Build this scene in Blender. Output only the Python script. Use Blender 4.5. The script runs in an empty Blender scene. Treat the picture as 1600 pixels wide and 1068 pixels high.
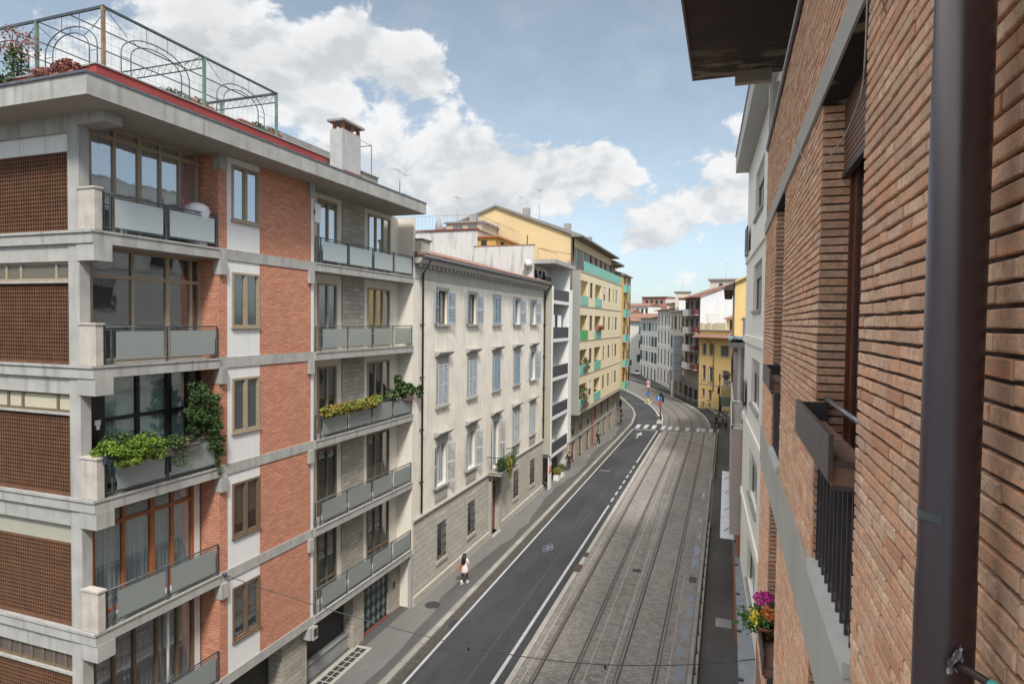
import bpy, math, random
from mathutils import Vector, Matrix
R = math.radians
random.seed(7)
scene = bpy.context.scene
col = scene.collection

# ------------------------------------------------------------------ camera
cd = bpy.data.cameras.new('camera')
cam = bpy.data.objects.new('camera', cd); col.objects.link(cam)
cd.sensor_width = 36; cd.lens = 22.0725; cd.clip_end = 3000; cd.clip_start = 0.05
mx = Matrix(((0.94605, -0.02162, 0.3233), (0.3238, 0.02607, -0.94577), (0.01202, 0.99943, 0.03166))).to_4x4()
mx.translation = Vector((0, 0, 14.0))
cam.matrix_world = mx
scene.camera = cam

# ------------------------------------------------------------------ light
SUN_EL, SUN_AZ = 50, 152          # azimuth clockwise from +y (along the street)
scene.view_settings.view_transform = 'Standard'
scene.view_settings.look = 'None'
scene.view_settings.exposure = 0.92
scene.view_settings.gamma = 1
sd = bpy.data.lights.new('sun', 'SUN'); sd.energy = 2.3; sd.angle = R(9); sd.color = (1.0, 0.95, 0.87)
sun = bpy.data.objects.new('sun', sd); col.objects.link(sun)
a = R(SUN_AZ); e = R(SUN_EL)
sdir = Vector((math.sin(a) * math.cos(e), math.cos(a) * math.cos(e), math.sin(e)))
sun.rotation_euler = sdir.to_track_quat('Z', 'Y').to_euler()
sun.location = (0, -30, 60)

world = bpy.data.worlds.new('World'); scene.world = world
world.use_nodes = True
nt = world.node_tree; N = nt.nodes; L = nt.links
N.clear()
def wn(t, **k):
    n = N.new(t)
    for a_, b_ in k.items(): setattr(n, a_, b_)
    return n
def wm(op, a_, b_=None, c_=None, clamp=False):
    n = N.new('ShaderNodeMath'); n.operation = op; n.use_clamp = clamp
    for i, v in enumerate((a_, b_, c_)):
        if v is None: continue
        if isinstance(v, (int, float)): n.inputs[i].default_value = v
        else: L.new(v, n.inputs[i])
    return n.outputs[0]
out = wn('ShaderNodeOutputWorld'); bg = wn('ShaderNodeBackground')
sky = wn('ShaderNodeTexSky', sky_type='NISHITA', sun_disc=False)
sky.sun_elevation = R(SUN_EL); sky.sun_rotation = R(SUN_AZ)
sky.air_density = 1.0; sky.dust_density = 1.0; sky.ozone_density = 1.5
bg.inputs['Strength'].default_value = 0.1
tc = wn('ShaderNodeTexCoord'); sep = wn('ShaderNodeSeparateXYZ')
L.new(tc.outputs['Generated'], sep.inputs[0])
az = wm('ARCTAN2', sep.outputs[0], sep.outputs[1]); el = wm('ARCSINE', sep.outputs[2])
def blob(a0, e0, ra, re, w=1.0):
    u = wm('DIVIDE', wm('SUBTRACT', az, R(a0)), R(ra)); v = wm('DIVIDE', wm('SUBTRACT', el, R(e0)), R(re))
    d = wm('ADD', wm('MULTIPLY', u, u), wm('MULTIPLY', v, v))
    g = wm('EXPONENT', wm('MULTIPLY', d, -1.0))
    return wm('MULTIPLY', g, w)
# cumulus banks seen over the roofs, by sky azimuth and elevation in degrees
BL = [(-35, 16.5, 8, 3.0, .5), (-51, 17.5, 5, 3.5, .7), (-45, 19.5, 8, 4.2, 1), (-38, 20.8, 7, 3.8, 1), (-31.5, 22.6, 5.0, 2.8, .9), (-26.5, 20.6, 3.6, 2.8, .85), (-46, 24.5, 5, 2.6, .8),
      (-34, 11.0, 13, 3.6, .9), (-24, 14.6, 6, 3.6, .95), (-16.5, 13.2, 6, 3.0, .95), (-11, 13.8, 4.2, 2.6, .9), (-19, 10, 8, 2.0, .6),
      (1.5, 14.2, 4.2, 4.0, .95), (-2, 10, 6, 2.8, .85), (-7.5, 7.3, 4.2, 2.0, .9), (-3, 3.9, 4, 1.4, .75), (-6, 27.5, 6.0, 2.8, .8),
      (-62, 15, 8, 6, .7), (30, 20, 16, 7, .9), (70, 25, 20, 10, .8), (120, 18, 22, 9, .9), (170, 30, 26, 12, .9), (-110, 25, 22, 10, .9), (-160, 20, 20, 8, .8)]
tot = None
for b in BL:
    g = blob(*b); tot = g if tot is None else wm('ADD', tot, g)
def cloud_noise(dz):
    cx = wn('ShaderNodeCombineXYZ')
    L.new(az, cx.inputs[0]); L.new(wm('MULTIPLY', wm('ADD', el, dz), 1.45), cx.inputs[1])
    outp = None
    n1 = wn('ShaderNodeTexNoise'); n1.inputs['Scale'].default_value = 11.0; n1.inputs['Detail'].default_value = 9; n1.inputs['Roughness'].default_value = 0.56
    n1.inputs['Distortion'].default_value = 0.25
    L.new(cx.outputs[0], n1.inputs['Vector'])
    return n1.outputs['Fac']
def density(dz, t):
    n = cloud_noise(dz)
    return wm('SUBTRACT', wm('ADD', t, wm('MULTIPLY', wm('SUBTRACT', n, 0.5), 3.0)), 0.60)
d0 = density(0.0, tot)
d1 = density(0.035, tot)
mask = wn('ShaderNodeMapRange', interpolation_type='SMOOTHSTEP'); L.new(d0, mask.inputs[0])
mask.inputs[1].default_value = -0.02; mask.inputs[2].default_value = 0.30
thin = wn('ShaderNodeMapRange'); L.new(cloud_noise(0.4), thin.inputs[0]); thin.inputs[1].default_value = .35; thin.inputs[2].default_value = .8
thin.inputs[3].default_value = 0.0; thin.inputs[4].default_value = 0.16
mfac = wm('MAXIMUM', mask.outputs[0], thin.outputs[0])
# lit tops, greyer undersides
lit = wn('ShaderNodeMapRange', interpolation_type='SMOOTHSTEP'); L.new(wm('SUBTRACT', d0, wm('MULTIPLY', d1, 1.0)), lit.inputs[0])
lit.inputs[1].default_value = -0.42; lit.inputs[2].default_value = 0.30
dens = wn('ShaderNodeMapRange'); L.new(d0, dens.inputs[0]); dens.inputs[1].default_value = .3; dens.inputs[2].default_value = 1.5
dens.inputs[3].default_value = 1.0; dens.inputs[4].default_value = 0.80
ccol = wn('ShaderNodeMix', data_type='RGBA'); L.new(lit.outputs[0], ccol.inputs['Factor'])
ccol.inputs['A'].default_value = (3.5, 3.7, 3.9, 1); ccol.inputs['B'].default_value = (4.9, 4.95, 5.0, 1)
cc2 = wn('ShaderNodeMix', data_type='RGBA', blend_type='MULTIPLY'); cc2.inputs['Factor'].default_value = 1
L.new(ccol.outputs['Result'], cc2.inputs['A'])
cmb = wn('ShaderNodeCombineColor')
for i in range(3): L.new(dens.outputs[0], cmb.inputs[i])
L.new(cmb.outputs[0], cc2.inputs['B'])
hs = wn('ShaderNodeHueSaturation'); hs.inputs['Saturation'].default_value = 0.50; hs.inputs['Value'].default_value = 0.78
L.new(sky.outputs[0], hs.inputs['Color'])
mixs = wn('ShaderNodeMix', data_type='RGBA'); L.new(mfac, mixs.inputs['Factor'])
tint = wn('ShaderNodeMix', data_type='RGBA', blend_type='MULTIPLY'); tint.inputs['Factor'].default_value = 1; L.new(hs.outputs[0], tint.inputs['A']); tint.inputs['B'].default_value = (.885, .995, 1.04, 1); L.new(tint.outputs['Result'], mixs.inputs['A']); L.new(cc2.outputs['Result'], mixs.inputs['B'])
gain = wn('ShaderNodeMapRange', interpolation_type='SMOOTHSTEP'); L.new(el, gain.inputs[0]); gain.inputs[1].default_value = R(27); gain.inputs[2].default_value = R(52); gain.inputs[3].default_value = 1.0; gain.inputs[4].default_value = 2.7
vs = wn('ShaderNodeVectorMath', operation='SCALE'); L.new(gain.outputs[0], vs.inputs['Scale'])   # unseen upper sky brightened and neutralised, added to light the facades
upper_fill = wn('ShaderNodeMapRange', interpolation_type='SMOOTHSTEP'); L.new(el, upper_fill.inputs[0]); upper_fill.inputs[1].default_value = R(27); upper_fill.inputs[2].default_value = R(50)
ov = wn('ShaderNodeMix', data_type='RGBA'); L.new(upper_fill.outputs[0], ov.inputs['Factor']); L.new(mixs.outputs['Result'], ov.inputs['A']); ov.inputs['B'].default_value = (4.1, 3.95, 3.75, 1)
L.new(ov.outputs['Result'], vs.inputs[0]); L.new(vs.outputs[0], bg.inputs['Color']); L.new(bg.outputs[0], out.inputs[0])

# ------------------------------------------------------------------ mesh helper
class MB:
    def __init__(s): s.v = []; s.f = []; s.m = []; s.s = []
    def face(s, pts, m=0, sm=False):
        b = len(s.v); s.v += [tuple(p) for p in pts]; s.f.append(tuple(range(b, b + len(pts)))); s.m.append(m); s.s.append(sm)
    def box(s, x0, x1, y0, y1, z0, z1, m=0):
        if x0 > x1: x0, x1 = x1, x0
        if y0 > y1: y0, y1 = y1, y0
        if z0 > z1: z0, z1 = z1, z0
        b = len(s.v)
        s.v += [(x0, y0, z0), (x1, y0, z0), (x1, y1, z0), (x0, y1, z0), (x0, y0, z1), (x1, y0, z1), (x1, y1, z1), (x0, y1, z1)]
        for q in ((0, 3, 2, 1), (4, 5, 6, 7), (0, 1, 5, 4), (1, 2, 6, 5), (2, 3, 7, 6), (3, 0, 4, 7)):
            s.f.append(tuple(b + i for i in q)); s.m.append(m); s.s.append(False)
        return s
    def prism(s, pts, z0, z1, m=0):                 # plan outline (counter clockwise) between two heights
        n = len(pts); b = len(s.v)
        s.v += [(p[0], p[1], z0) for p in pts] + [(p[0], p[1], z1) for p in pts]
        s.f.append(tuple(b + i for i in range(n - 1, -1, -1))); s.f.append(tuple(b + n + i for i in range(n)))
        s.m += [m, m]; s.s += [False, False]
        for i in range(n):
            j = (i + 1) % n; s.f.append((b + i, b + j, b + n + j, b + n + i)); s.m.append(m); s.s.append(False)
        return s
    def extr(s, prof, axis, a0, a1, m=0):           # profile extruded along 'y' (x,z pairs) or 'x' (y,z pairs)
        n = len(prof); b = len(s.v)
        for a_ in (a0, a1):
            for p in prof: s.v.append((p[0], a_, p[1]) if axis == 'y' else (a_, p[0], p[1]))
        s.f.append(tuple(b + i for i in range(n))); s.f.append(tuple(b + n + i for i in range(n - 1, -1, -1))); s.m += [m, m]; s.s += [False, False]
        for i in range(n):
            j = (i + 1) % n; s.f.append((b + i, b + n + i, b + n + j, b + j)); s.m.append(m); s.s.append(False)
        return s
    def tube(s, pts, r, n=6, m=0, caps=True):
        pts = [Vector(p) for p in pts]
        rr = r if isinstance(r, (list, tuple)) else [r] * len(pts)
        rings = []
        for i, p in enumerate(pts):
            d = (pts[min(i + 1, len(pts) - 1)] - pts[max(i - 1, 0)])
            if d.length < 1e-9: d = Vector((0, 0, 1))
            d.normalize()
            up = Vector((0, 0, 1)) if abs(d.z) < .9 else Vector((1, 0, 0))
            a_ = d.cross(up).normalized(); c_ = d.cross(a_).normalized()
            b = len(s.v)
            for k in range(n):
                t = 2 * math.pi * k / n
                s.v.append(tuple(p + (a_ * math.cos(t) + c_ * math.sin(t)) * rr[i]))
            rings.append(b)
        for i in range(len(rings) - 1):
            for k in range(n):
                j = (k + 1) % n
                s.f.append((rings[i] + k, rings[i] + j, rings[i + 1] + j, rings[i + 1] + k)); s.m.append(m); s.s.append(n > 4)
        if caps:
            s.f.append(tuple(rings[0] + k for k in range(n - 1, -1, -1))); s.m.append(m); s.s.append(False)
            s.f.append(tuple(rings[-1] + k for k in range(n))); s.m.append(m); s.s.append(False)
        return s
    def lathe(s, c, prof, n=12, m=0):               # prof: (radius, z) pairs
        return s.tube([(c[0], c[1], c[2] + z) for r, z in prof], [max(r, .001) for r, z in prof], n, m)
    def ball(s, c, rx, ry=None, rz=None, n=10, k=6, m=0):
        ry = ry or rx; rz = rz or rx; b = len(s.v)
        for i in range(k + 1):
            ph = math.pi * i / k
            for j in range(n):
                t = 2 * math.pi * j / n
                s.v.append((c[0] + rx * math.sin(ph) * math.cos(t), c[1] + ry * math.sin(ph) * math.sin(t), c[2] + rz * math.cos(ph)))
        for i in range(k):
            for j in range(n):
                l = (j + 1) % n
                s.f.append((b + i * n + j, b + (i + 1) * n + j, b + (i + 1) * n + l, b + i * n + l)); s.m.append(m); s.s.append(True)
        return s
    def holes(s, y0, y1, z0, z1, x, hs, depth=.18, m=0, mr=None):   # wall facing +x with rectangular openings and their reveals
        mr = m if mr is None else mr
        ys = sorted({y0, y1} | {h[0] for h in hs} | {h[1] for h in hs}); zs = sorted({z0, z1} | {h[2] for h in hs} | {h[3] for h in hs})
        for i in range(len(ys) - 1):
            run = None
            for j in range(len(zs) - 1):
                cy = (ys[i] + ys[i + 1]) / 2; cz = (zs[j] + zs[j + 1]) / 2
                hole = any(h[0] < cy < h[1] and h[2] < cz < h[3] for h in hs)
                if not hole: s.face([(x, ys[i], zs[j]), (x, ys[i + 1], zs[j]), (x, ys[i + 1], zs[j + 1]), (x, ys[i], zs[j + 1])], m)
        for (a_, b_, c_, d_) in hs:
            X = x - depth
            s.face([(x, a_, c_), (x, a_, d_), (X, a_, d_), (X, a_, c_)], mr); s.face([(x, b_, d_), (x, b_, c_), (X, b_, c_), (X, b_, d_)], mr)
            s.face([(x, a_, d_), (x, b_, d_), (X, b_, d_), (X, a_, d_)], mr); s.face([(x, b_, c_), (x, a_, c_), (X, a_, c_), (X, b_, c_)], mr)
        return s
    def build(s, name, mats, parent=None, w=False, label=None, smooth=False):
        if not isinstance(mats, (list, tuple)): mats = [mats]
        me = bpy.data.meshes.new(name); me.from_pydata(s.v, [], s.f); me.update()
        for mm in mats: me.materials.append(mm)
        me.polygons.foreach_set('material_index', s.m)
        me.polygons.foreach_set('use_smooth', [True] * len(s.f) if smooth else s.s)
        uv = me.uv_layers.new(name='uv').data
        for p in me.polygons:
            n = p.normal; ax_ = abs(n.x); ay_ = abs(n.y); az_ = abs(n.z)
            for li in p.loop_indices:
                c = me.vertices[me.loops[li].vertex_index].co
                uv[li].uv = (c.x, c.y) if az_ > ax_ and az_ > ay_ else ((c.y, c.z) if ax_ >= ay_ else (c.x, c.z))
        o = bpy.data.objects.new(name, me); col.objects.link(o)
        if parent is not None:
            o.parent = parent
            if w: o.matrix_parent_inverse = base_of(parent).inverted()
        if label: o['label'] = label
        return o
def base_of(o):
    m = o.matrix_basis.copy()
    while o.parent is not None: m = o.parent.matrix_basis @ o.matrix_parent_inverse @ m if o.matrix_parent_inverse != Matrix() else o.parent.matrix_basis @ m; o = o.parent
    return m
def thing(name, label, cat, loc=(0, 0, 0), rz=0, group=None):
    o = bpy.data.objects.new(name, None); col.objects.link(o); o.location = loc; o.rotation_euler = (0, 0, rz); o.empty_display_size = .3
    o['label'] = label; o['category'] = cat
    if group: o['group'] = group
    return o
def tag(o, label, cat, group=None, kind=None):
    o['label'] = label; o['category'] = cat
    if group: o['group'] = group
    if kind: o['kind'] = kind
    return o
def struct(o): o['kind'] = 'structure'; return o
def copy_tree(o, parent=None):
    c = o.copy(); col.objects.link(c); c.parent = parent
    for ch in list(o.children): copy_tree(ch, c)
    return c

# ------------------------------------------------------------------ materials
def nodes(name):
    m = bpy.data.materials.new(name); m.use_nodes = True
    t = m.node_tree; b = t.nodes['Principled BSDF']
    return m, t, b
def nd(t, ty, **k):
    n = t.nodes.new(ty)
    for a_, b_ in k.items(): setattr(n, a_, b_)
    return n
def rgba(c): return (c[0], c[1], c[2], 1)
def noise(t, scale, detail=4, vec=None, rough=.55):
    n = nd(t, 'ShaderNodeTexNoise'); n.inputs['Scale'].default_value = scale; n.inputs['Detail'].default_value = detail; n.inputs['Roughness'].default_value = rough
    if vec is not None: t.links.new(vec, n.inputs['Vector'])
    return n.outputs['Fac']
def mapped(t, sx, sy, sz=1, uv=True):
    tc_ = nd(t, 'ShaderNodeTexCoord'); mp = nd(t, 'ShaderNodeMapping'); mp.inputs['Scale'].default_value = (sx, sy, sz)
    t.links.new(tc_.outputs['UV' if uv else 'Object'], mp.inputs['Vector']); return mp.outputs[0]
def rng(t, f, a_, b_, c_=0., d_=1.):
    n = nd(t, 'ShaderNodeMapRange'); t.links.new(f, n.inputs[0])
    for i, v in enumerate((a_, b_, c_, d_)): n.inputs[i + 1].default_value = v
    return n.outputs[0]
def mix(t, f, A, B, mode='MIX'):
    n = nd(t, 'ShaderNodeMix', data_type='RGBA', blend_type=mode)
    for k, v in (('Factor', f), ('A', A), ('B', B)):
        if isinstance(v, (int, float)): n.inputs[k].default_value = v
        elif isinstance(v, tuple): n.inputs[k].default_value = rgba(v)
        else: t.links.new(v, n.inputs[k])
    return n.outputs['Result']
def bump(t, b, h, strength=.3, dist=.01):
    n = nd(t, 'ShaderNodeBump'); n.inputs['Strength'].default_value = strength; n.inputs['Distance'].default_value = dist
    t.links.new(h, n.inputs['Height']); t.links.new(n.outputs[0], b.inputs['Normal'])
def mul(c, k): return tuple(min(1, x * k) for x in c)
def plaster(name, c, var=.12, dirt=.25, rough=.9, scale=.7, dirtcol=None, bmp=.15, streak=1.0):
    m, t, b = nodes(name)
    n1 = noise(t, scale, 6, mapped(t, 1, 1)); n2 = noise(t, 1.0, 5, mapped(t, 5 * streak, .35)); n3 = noise(t, 40, 3, mapped(t, 1, 1))
    base = mix(t, rng(t, n1, .3, .7), mul(c, 1 - var), mul(c, 1 + var * .5))
    dc = dirtcol or mul(c, .5)
    f = rng(t, n2, .52, .78, 0, dirt)
    c1 = mix(t, f, base, dc)
    c2 = mix(t, rng(t, n3, .3, .7, 0, .12), c1, mul(c, .7))
    t.links.new(c2, b.inputs['Base Color']); b.inputs['Roughness'].default_value = rough
    b.inputs['Specular IOR Level'].default_value = .25
    bump(t, b, n3, bmp, .01)
    return m
def brick(name, c1, c2, cm, w=.25, h=.065, mort=.012, bmp=.6, dist=.01, off=.5, rough=.88, stain=.25, jit=.35, sq=1.0):
    m, t, b = nodes(name)
    vec = mapped(t, 1, 1)
    bt = nd(t, 'ShaderNodeTexBrick'); bt.offset = off; bt.squash = sq
    t.links.new(vec, bt.inputs['Vector'])
    bt.inputs['Color1'].default_value = rgba(c1); bt.inputs['Color2'].default_value = rgba(c2); bt.inputs['Mortar'].default_value = rgba(cm)
    bt.inputs['Scale'].default_value = 1; bt.inputs['Mortar Size'].default_value = mort; bt.inputs['Brick Width'].default_value = w; bt.inputs['Row Height'].default_value = h
    bt.inputs['Mortar Smooth'].default_value = .2; bt.inputs['Bias'].default_value = 0
    n1 = noise(t, 1.3, 6, mapped(t, 1, 1)); n2 = noise(t, 14, 4, mapped(t, 1, 1.5))
    n0 = noise(t, .35, 5, mapped(t, 3, .5)); c = mix(t, rng(t, n1, .35, .75, 0, stain), bt.outputs['Color'], mul(c1, .55)); c = mix(t, rng(t, n0, .5, .8, 0, .35), c, mul(c2, .6))
    c = mix(t, rng(t, n2, .4, .7, 0, jit), c, mul(c2, 1.25))
    t.links.new(c, b.inputs['Base Color']); b.inputs['Roughness'].default_value = rough; b.inputs['Specular IOR Level'].default_value = .2
    hh = nd(t, 'ShaderNodeMath', operation='SUBTRACT'); hh.inputs[0].default_value = 1; t.links.new(bt.outputs['Fac'], hh.inputs[1])
    bump(t, b, hh.outputs[0], bmp, dist)
    return m
def simple(name, c, rough=.6, metal=0., var=.1, scale=6, spec=.4, bmp=0):
    m, t, b = nodes(name)
    n1 = noise(t, scale, 4, mapped(t, 1, 1, 1, False))
    t.links.new(mix(t, rng(t, n1, .3, .7), mul(c, 1 - var), mul(c, 1 + var)), b.inputs['Base Color'])
    b.inputs['Roughness'].default_value = rough; b.inputs['Metallic'].default_value = metal; b.inputs['Specular IOR Level'].default_value = spec
    if bmp: bump(t, b, n1, bmp, .01)
    return m
def glass(name, tint=(.6, .65, .65), refl=.25, trans=.75, rough=.02):
    m = bpy.data.materials.new(name); m.use_nodes = True; t = m.node_tree; t.nodes.clear()
    o = nd(t, 'ShaderNodeOutputMaterial'); tr = nd(t, 'ShaderNodeBsdfTransparent'); gl = nd(t, 'ShaderNodeBsdfGlossy'); df = nd(t, 'ShaderNodeBsdfDiffuse')
    tr.inputs[0].default_value = rgba(tint); gl.inputs['Roughness'].default_value = rough; gl.inputs[0].default_value = (.9, .93, .96, 1)
    df.inputs[0].default_value = rgba(mul(tint, .5))
    m1 = nd(t, 'ShaderNodeMixShader'); m1.inputs[0].default_value = trans
    t.links.new(df.outputs[0], m1.inputs[1]); t.links.new(tr.outputs[0], m1.inputs[2])
    lw = nd(t, 'ShaderNodeLayerWeight'); lw.inputs[0].default_value = .35
    f = rng(t, lw.outputs['Facing'], 0, 1, refl * .6, min(1, refl * 1.9))
    nz = noise(t, 1.7, 2, mapped(t, 1, 1, 1, False)); bp = nd(t, 'ShaderNodeBump'); bp.inputs['Strength'].default_value = .05; bp.inputs['Distance'].default_value = .05
    t.links.new(nz, bp.inputs['Height']); t.links.new(bp.outputs[0], gl.inputs['Normal'])
    m2 = nd(t, 'ShaderNodeMixShader'); t.links.new(f, m2.inputs[0]); t.links.new(m1.outputs[0], m2.inputs[1]); t.links.new(gl.outputs[0], m2.inputs[2])
    t.links.new(m2.outputs[0], o.inputs[0]); return m
def folds(name, c, freq=9, amp=.35, rough=.9):
    m, t, b = nodes(name)
    w_ = nd(t, 'ShaderNodeTexWave'); w_.inputs['Scale'].default_value = freq * .3; w_.inputs['Distortion'].default_value = 3; w_.inputs['Detail'].default_value = 2
    t.links.new(mapped(t, 1, .12), w_.inputs['Vector'])
    t.links.new(mix(t, w_.outputs['Fac'], mul(c, 1 - amp * .4), mul(c, 1 + amp * .3)), b.inputs['Base Color']); b.inputs['Roughness'].default_value = rough
    bump(t, b, w_.outputs['Fac'], .5, .03); return m
def slats(name, c, pitch=.05, rough=.6, dark=.35, vert=False):
    m, t, b = nodes(name)
    sp = nd(t, 'ShaderNodeSeparateXYZ'); t.links.new(mapped(t, 1, 1), sp.inputs[0])
    f = nd(t, 'ShaderNodeMath', operation='FRACT'); g = nd(t, 'ShaderNodeMath', operation='DIVIDE'); g.inputs[1].default_value = pitch
    t.links.new(sp.outputs[0 if vert else 1], g.inputs[0]); t.links.new(g.outputs[0], f.inputs[0])
    r_ = rng(t, f.outputs[0], .0, .28); n1 = noise(t, 3, 4, mapped(t, 1, 1))
    cc = mix(t, r_, mul(c, dark), mix(t, n1, mul(c, .85), mul(c, 1.12)))
    t.links.new(cc, b.inputs['Base Color']); b.inputs['Roughness'].default_value = rough; bump(t, b, f.outputs[0], .6, .02); return m
def island(name, cols, rough=.9, spec=.2, nscale=60, bmp=.4, trans=0.0, uv=False):
    m, t, b = nodes(name)
    g = nd(t, 'ShaderNodeNewGeometry'); cr = nd(t, 'ShaderNodeValToRGB'); e_ = cr.color_ramp.elements
    n = len(cols)
    while len(e_) < n: e_.new(.5)
    for i, c in enumerate(cols): e_[i].position = i / (n - 1) if n > 1 else 0; e_[i].color = rgba(c)
    t.links.new(g.outputs['Random Per Island'], cr.inputs[0])
    n1 = noise(t, nscale, 8, mapped(t, 1, 1, 1, False), .68)
    c = mix(t, rng(t, n1, .42, .66), cr.outputs[0], mul(cols[len(cols) // 2], .55), 'MIX') if nscale else cr.outputs[0]
    if nscale:
        n9 = noise(t, nscale * .16, 5, mapped(t, 1, 1, 1, False)); c = mix(t, rng(t, n9, .45, .7, 0, .45), c, (.58, .43, .34)); n8 = noise(t, nscale * 9, 2, mapped(t, 1, 1, 1, False)); c = mix(t, rng(t, n8, .60, .68, 0, .7), c, mul(cols[0], .35))
    if nscale:
        f = t.nodes[-1]
    t.links.new(c, b.inputs['Base Color']); b.inputs['Roughness'].default_value = rough; b.inputs['Specular IOR Level'].default_value = spec
    if nscale: bump(t, b, n1, bmp, .004)
    return m

CONC = plaster('concrete', (.37, .365, .35), .18, .7, dirtcol=(.15, .148, .145), scale=1.6)
CONC_D = plaster('dark_concrete', (.30, .29, .28), .15, .5, dirtcol=(.10, .10, .10), scale=1.5)
SOFFIT = plaster('soffit_concrete', (.36, .335, .30), .12, .3, dirtcol=(.2, .18, .15), scale=.9, streak=.2)
WHITE = plaster('white_render', (.66, .66, .66), .05, .22, dirtcol=(.34, .34, .36))
CREAM = plaster('cream_render', (.68, .64, .57), .06, .28, dirtcol=(.40, .34, .27))
CREAM_H = plaster('pale_render', (.84, .82, .76), .05, .25, dirtcol=(.36, .34, .30))
BEIGE = simple('beige_window_metal', (.31, .25, .18), .45, 0, .1, 8)
BROWN = simple('brown_window_metal', (.15, .105, .07), .45, 0, .15, 8)
ORANGE_WOOD = simple('varnished_wood', (.33, .12, .045), .35, 0, .2, 12)
BLACKM = simple('black_metal', (.015, .015, .017), .4, 0, .2, 8)
IRON = simple('dark_grey_iron', (.05, .055, .06), .5, .3, .3, 20); RAILM = simple('blue_grey_rail_paint', (.085, .10, .11), .5, .2, .3, 8)
GREYM = simple('grey_metal', (.30, .31, .32), .4, .5, .15, 9)
WHITEM = simple('white_paint', (.72, .72, .70), .4, 0, .05, 9)
FROST = glass('frosted_panel', (.60, .67, .66), .2, .3, .3); FROST_T = glass('pale_frosted_panel', (.85, .95, .97), .2, .2, .3)
PANE = glass('window_glass', (.85, .88, .90), .55, .93)
PANE_D = glass('dark_window_glass', (.80, .83, .83), .17, .97)
CURT_B = folds('blue_grey_curtain', (.68, .74, .80)); CURT_W = folds('white_curtain', (.75, .76, .76), 7); CURT_L = folds('lilac_curtain', (.66, .61, .66), 12)
CURT_D = folds('dim_grey_curtain', (.15, .165, .18)); CURT_T = folds('teal_blind', (.62, .85, .85), 4, .15)
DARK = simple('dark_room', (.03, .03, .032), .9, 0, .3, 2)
ABRICK = brick('orange_wall_brick', (.45, .18, .115), (.60, .285, .19), (.27, .16, .12), .24, .085, .012, .7, .012, stain=.18, jit=.25)
TERRA = plaster('terracotta_grille', (.135, .068, .040), .3, .5, dirtcol=(.06, .035, .025), scale=3)
ASTONE = brick('split_stone', (.27, .25, .22), (.42, .39, .33), (.13, .125, .12), .62, .19, .008, .7, .02, off=.37, stain=.3, jit=.5, sq=.7)
ASHLAR = brick('ashlar_stone', (.40, .375, .33), (.47, .44, .39), (.20, .19, .17), .75, .33, .012, .6, .015, stain=.35, jit=.3)
REDP = plaster('red_waterproof', (.30, .06, .055), .2, .4, dirtcol=(.15, .03, .03))
LEAD = simple('lead_sheet', (.13, .14, .155), .5, .4, .25, 6)
POT = simple('terracotta_pot', (.35, .13, .07), .8, 0, .2, 8)
ALU = simple('aluminium', (.55, .56, .57), .35, .8, .1, 8)
SHUT_BLUE = slats('blue_grey_shutter', (.33, .40, .46), .075, dark=.4)
SHUT_WHITE = slats('pale_shutter', (.56, .58, .58), .075, dark=.3)
SHUT_GREEN = slats('green_shutter', (.03, .11, .08), .07)
ROLLER = slats('roller_slats', (.30, .25, .19), .055, dark=.5)
ROLLER_D = slats('black_roller_shutter', (.035, .033, .035), .11, dark=.3)
TILE = brick('clay_roof_tiles', (.24, .125, .095), (.37, .22, .17), (.10, .05, .04), .22, .38, .03, .9, .05, off=0, stain=.4, jit=.4)
LEAF_D = island('dark_leaves', [(.015, .04, .010), (.03, .075, .018), (.06, .11, .03), (.09, .10, .04)], .7, .3, 0)
LEAF_B = island('bright_leaves', [(.04, .10, .012), (.10, .19, .02), (.19, .27, .03), (.12, .13, .03)], .7, .3, 0)
LEAF_Y = island('yellow_green_leaves', [(.14, .18, .03), (.28, .26, .05), (.10, .15, .03), (.30, .14, .05)], .7, .3, 0)
LEAF_R = island('reddish_leaves', [(.22, .06, .06), (.30, .12, .10), (.15, .08, .05)], .8, .2, 0)
LEAF_G = island('dry_leaves', [(.22, .16, .13), (.30, .22, .18), (.16, .13, .10)], .8, .2, 0)
def foliage(mb, c, rx, ry, rz, n, size, m=0, up=.3, lo=0):
    for _ in range(n):
        while True:
            p = Vector((random.uniform(-1, 1), random.uniform(-1, 1), random.uniform(-1, 1)))
            if p.length < 1 and p.length > lo: break
        q = Vector((c[0] + p.x * rx, c[1] + p.y * ry, c[2] + p.z * rz))
        d = Vector((random.gauss(0, 1), random.gauss(0, 1), random.gauss(0, 1) + up)).normalized()
        s_ = d.cross(Vector((random.gauss(0, 1), random.gauss(0, 1), random.gauss(0, 1)))).normalized()
        L_ = size * random.uniform(.6, 1.3); w_ = L_ * random.uniform(.28, .45)
        mb.face([q - d * L_ * .5, q + s_ * w_, q + d * L_ * .5, q - s_ * w_], m)
def clumps(mb, c, rx, ry, rz, nc, nl, size, cr=.09, m=0):
    for _ in range(nc):
        while True:
            p = Vector((random.uniform(-1, 1), random.uniform(-1, 1), random.uniform(-1, 1)))
            if p.length < 1: break
        k = random.uniform(.6, 1.5)
        foliage(mb, (c[0] + p.x * rx, c[1] + p.y * ry, c[2] + p.z * rz), cr * k, cr * k, cr * k * .8, int(nl * k), size, m)
def sag(p0, p1, s_, n=14):
    a_ = Vector(p0); b_ = Vector(p1); return [a_.lerp(b_, i / n) + Vector((0, 0, -s_ * 4 * (i / n) * (1 - i / n))) for i in range(n + 1)]
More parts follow.
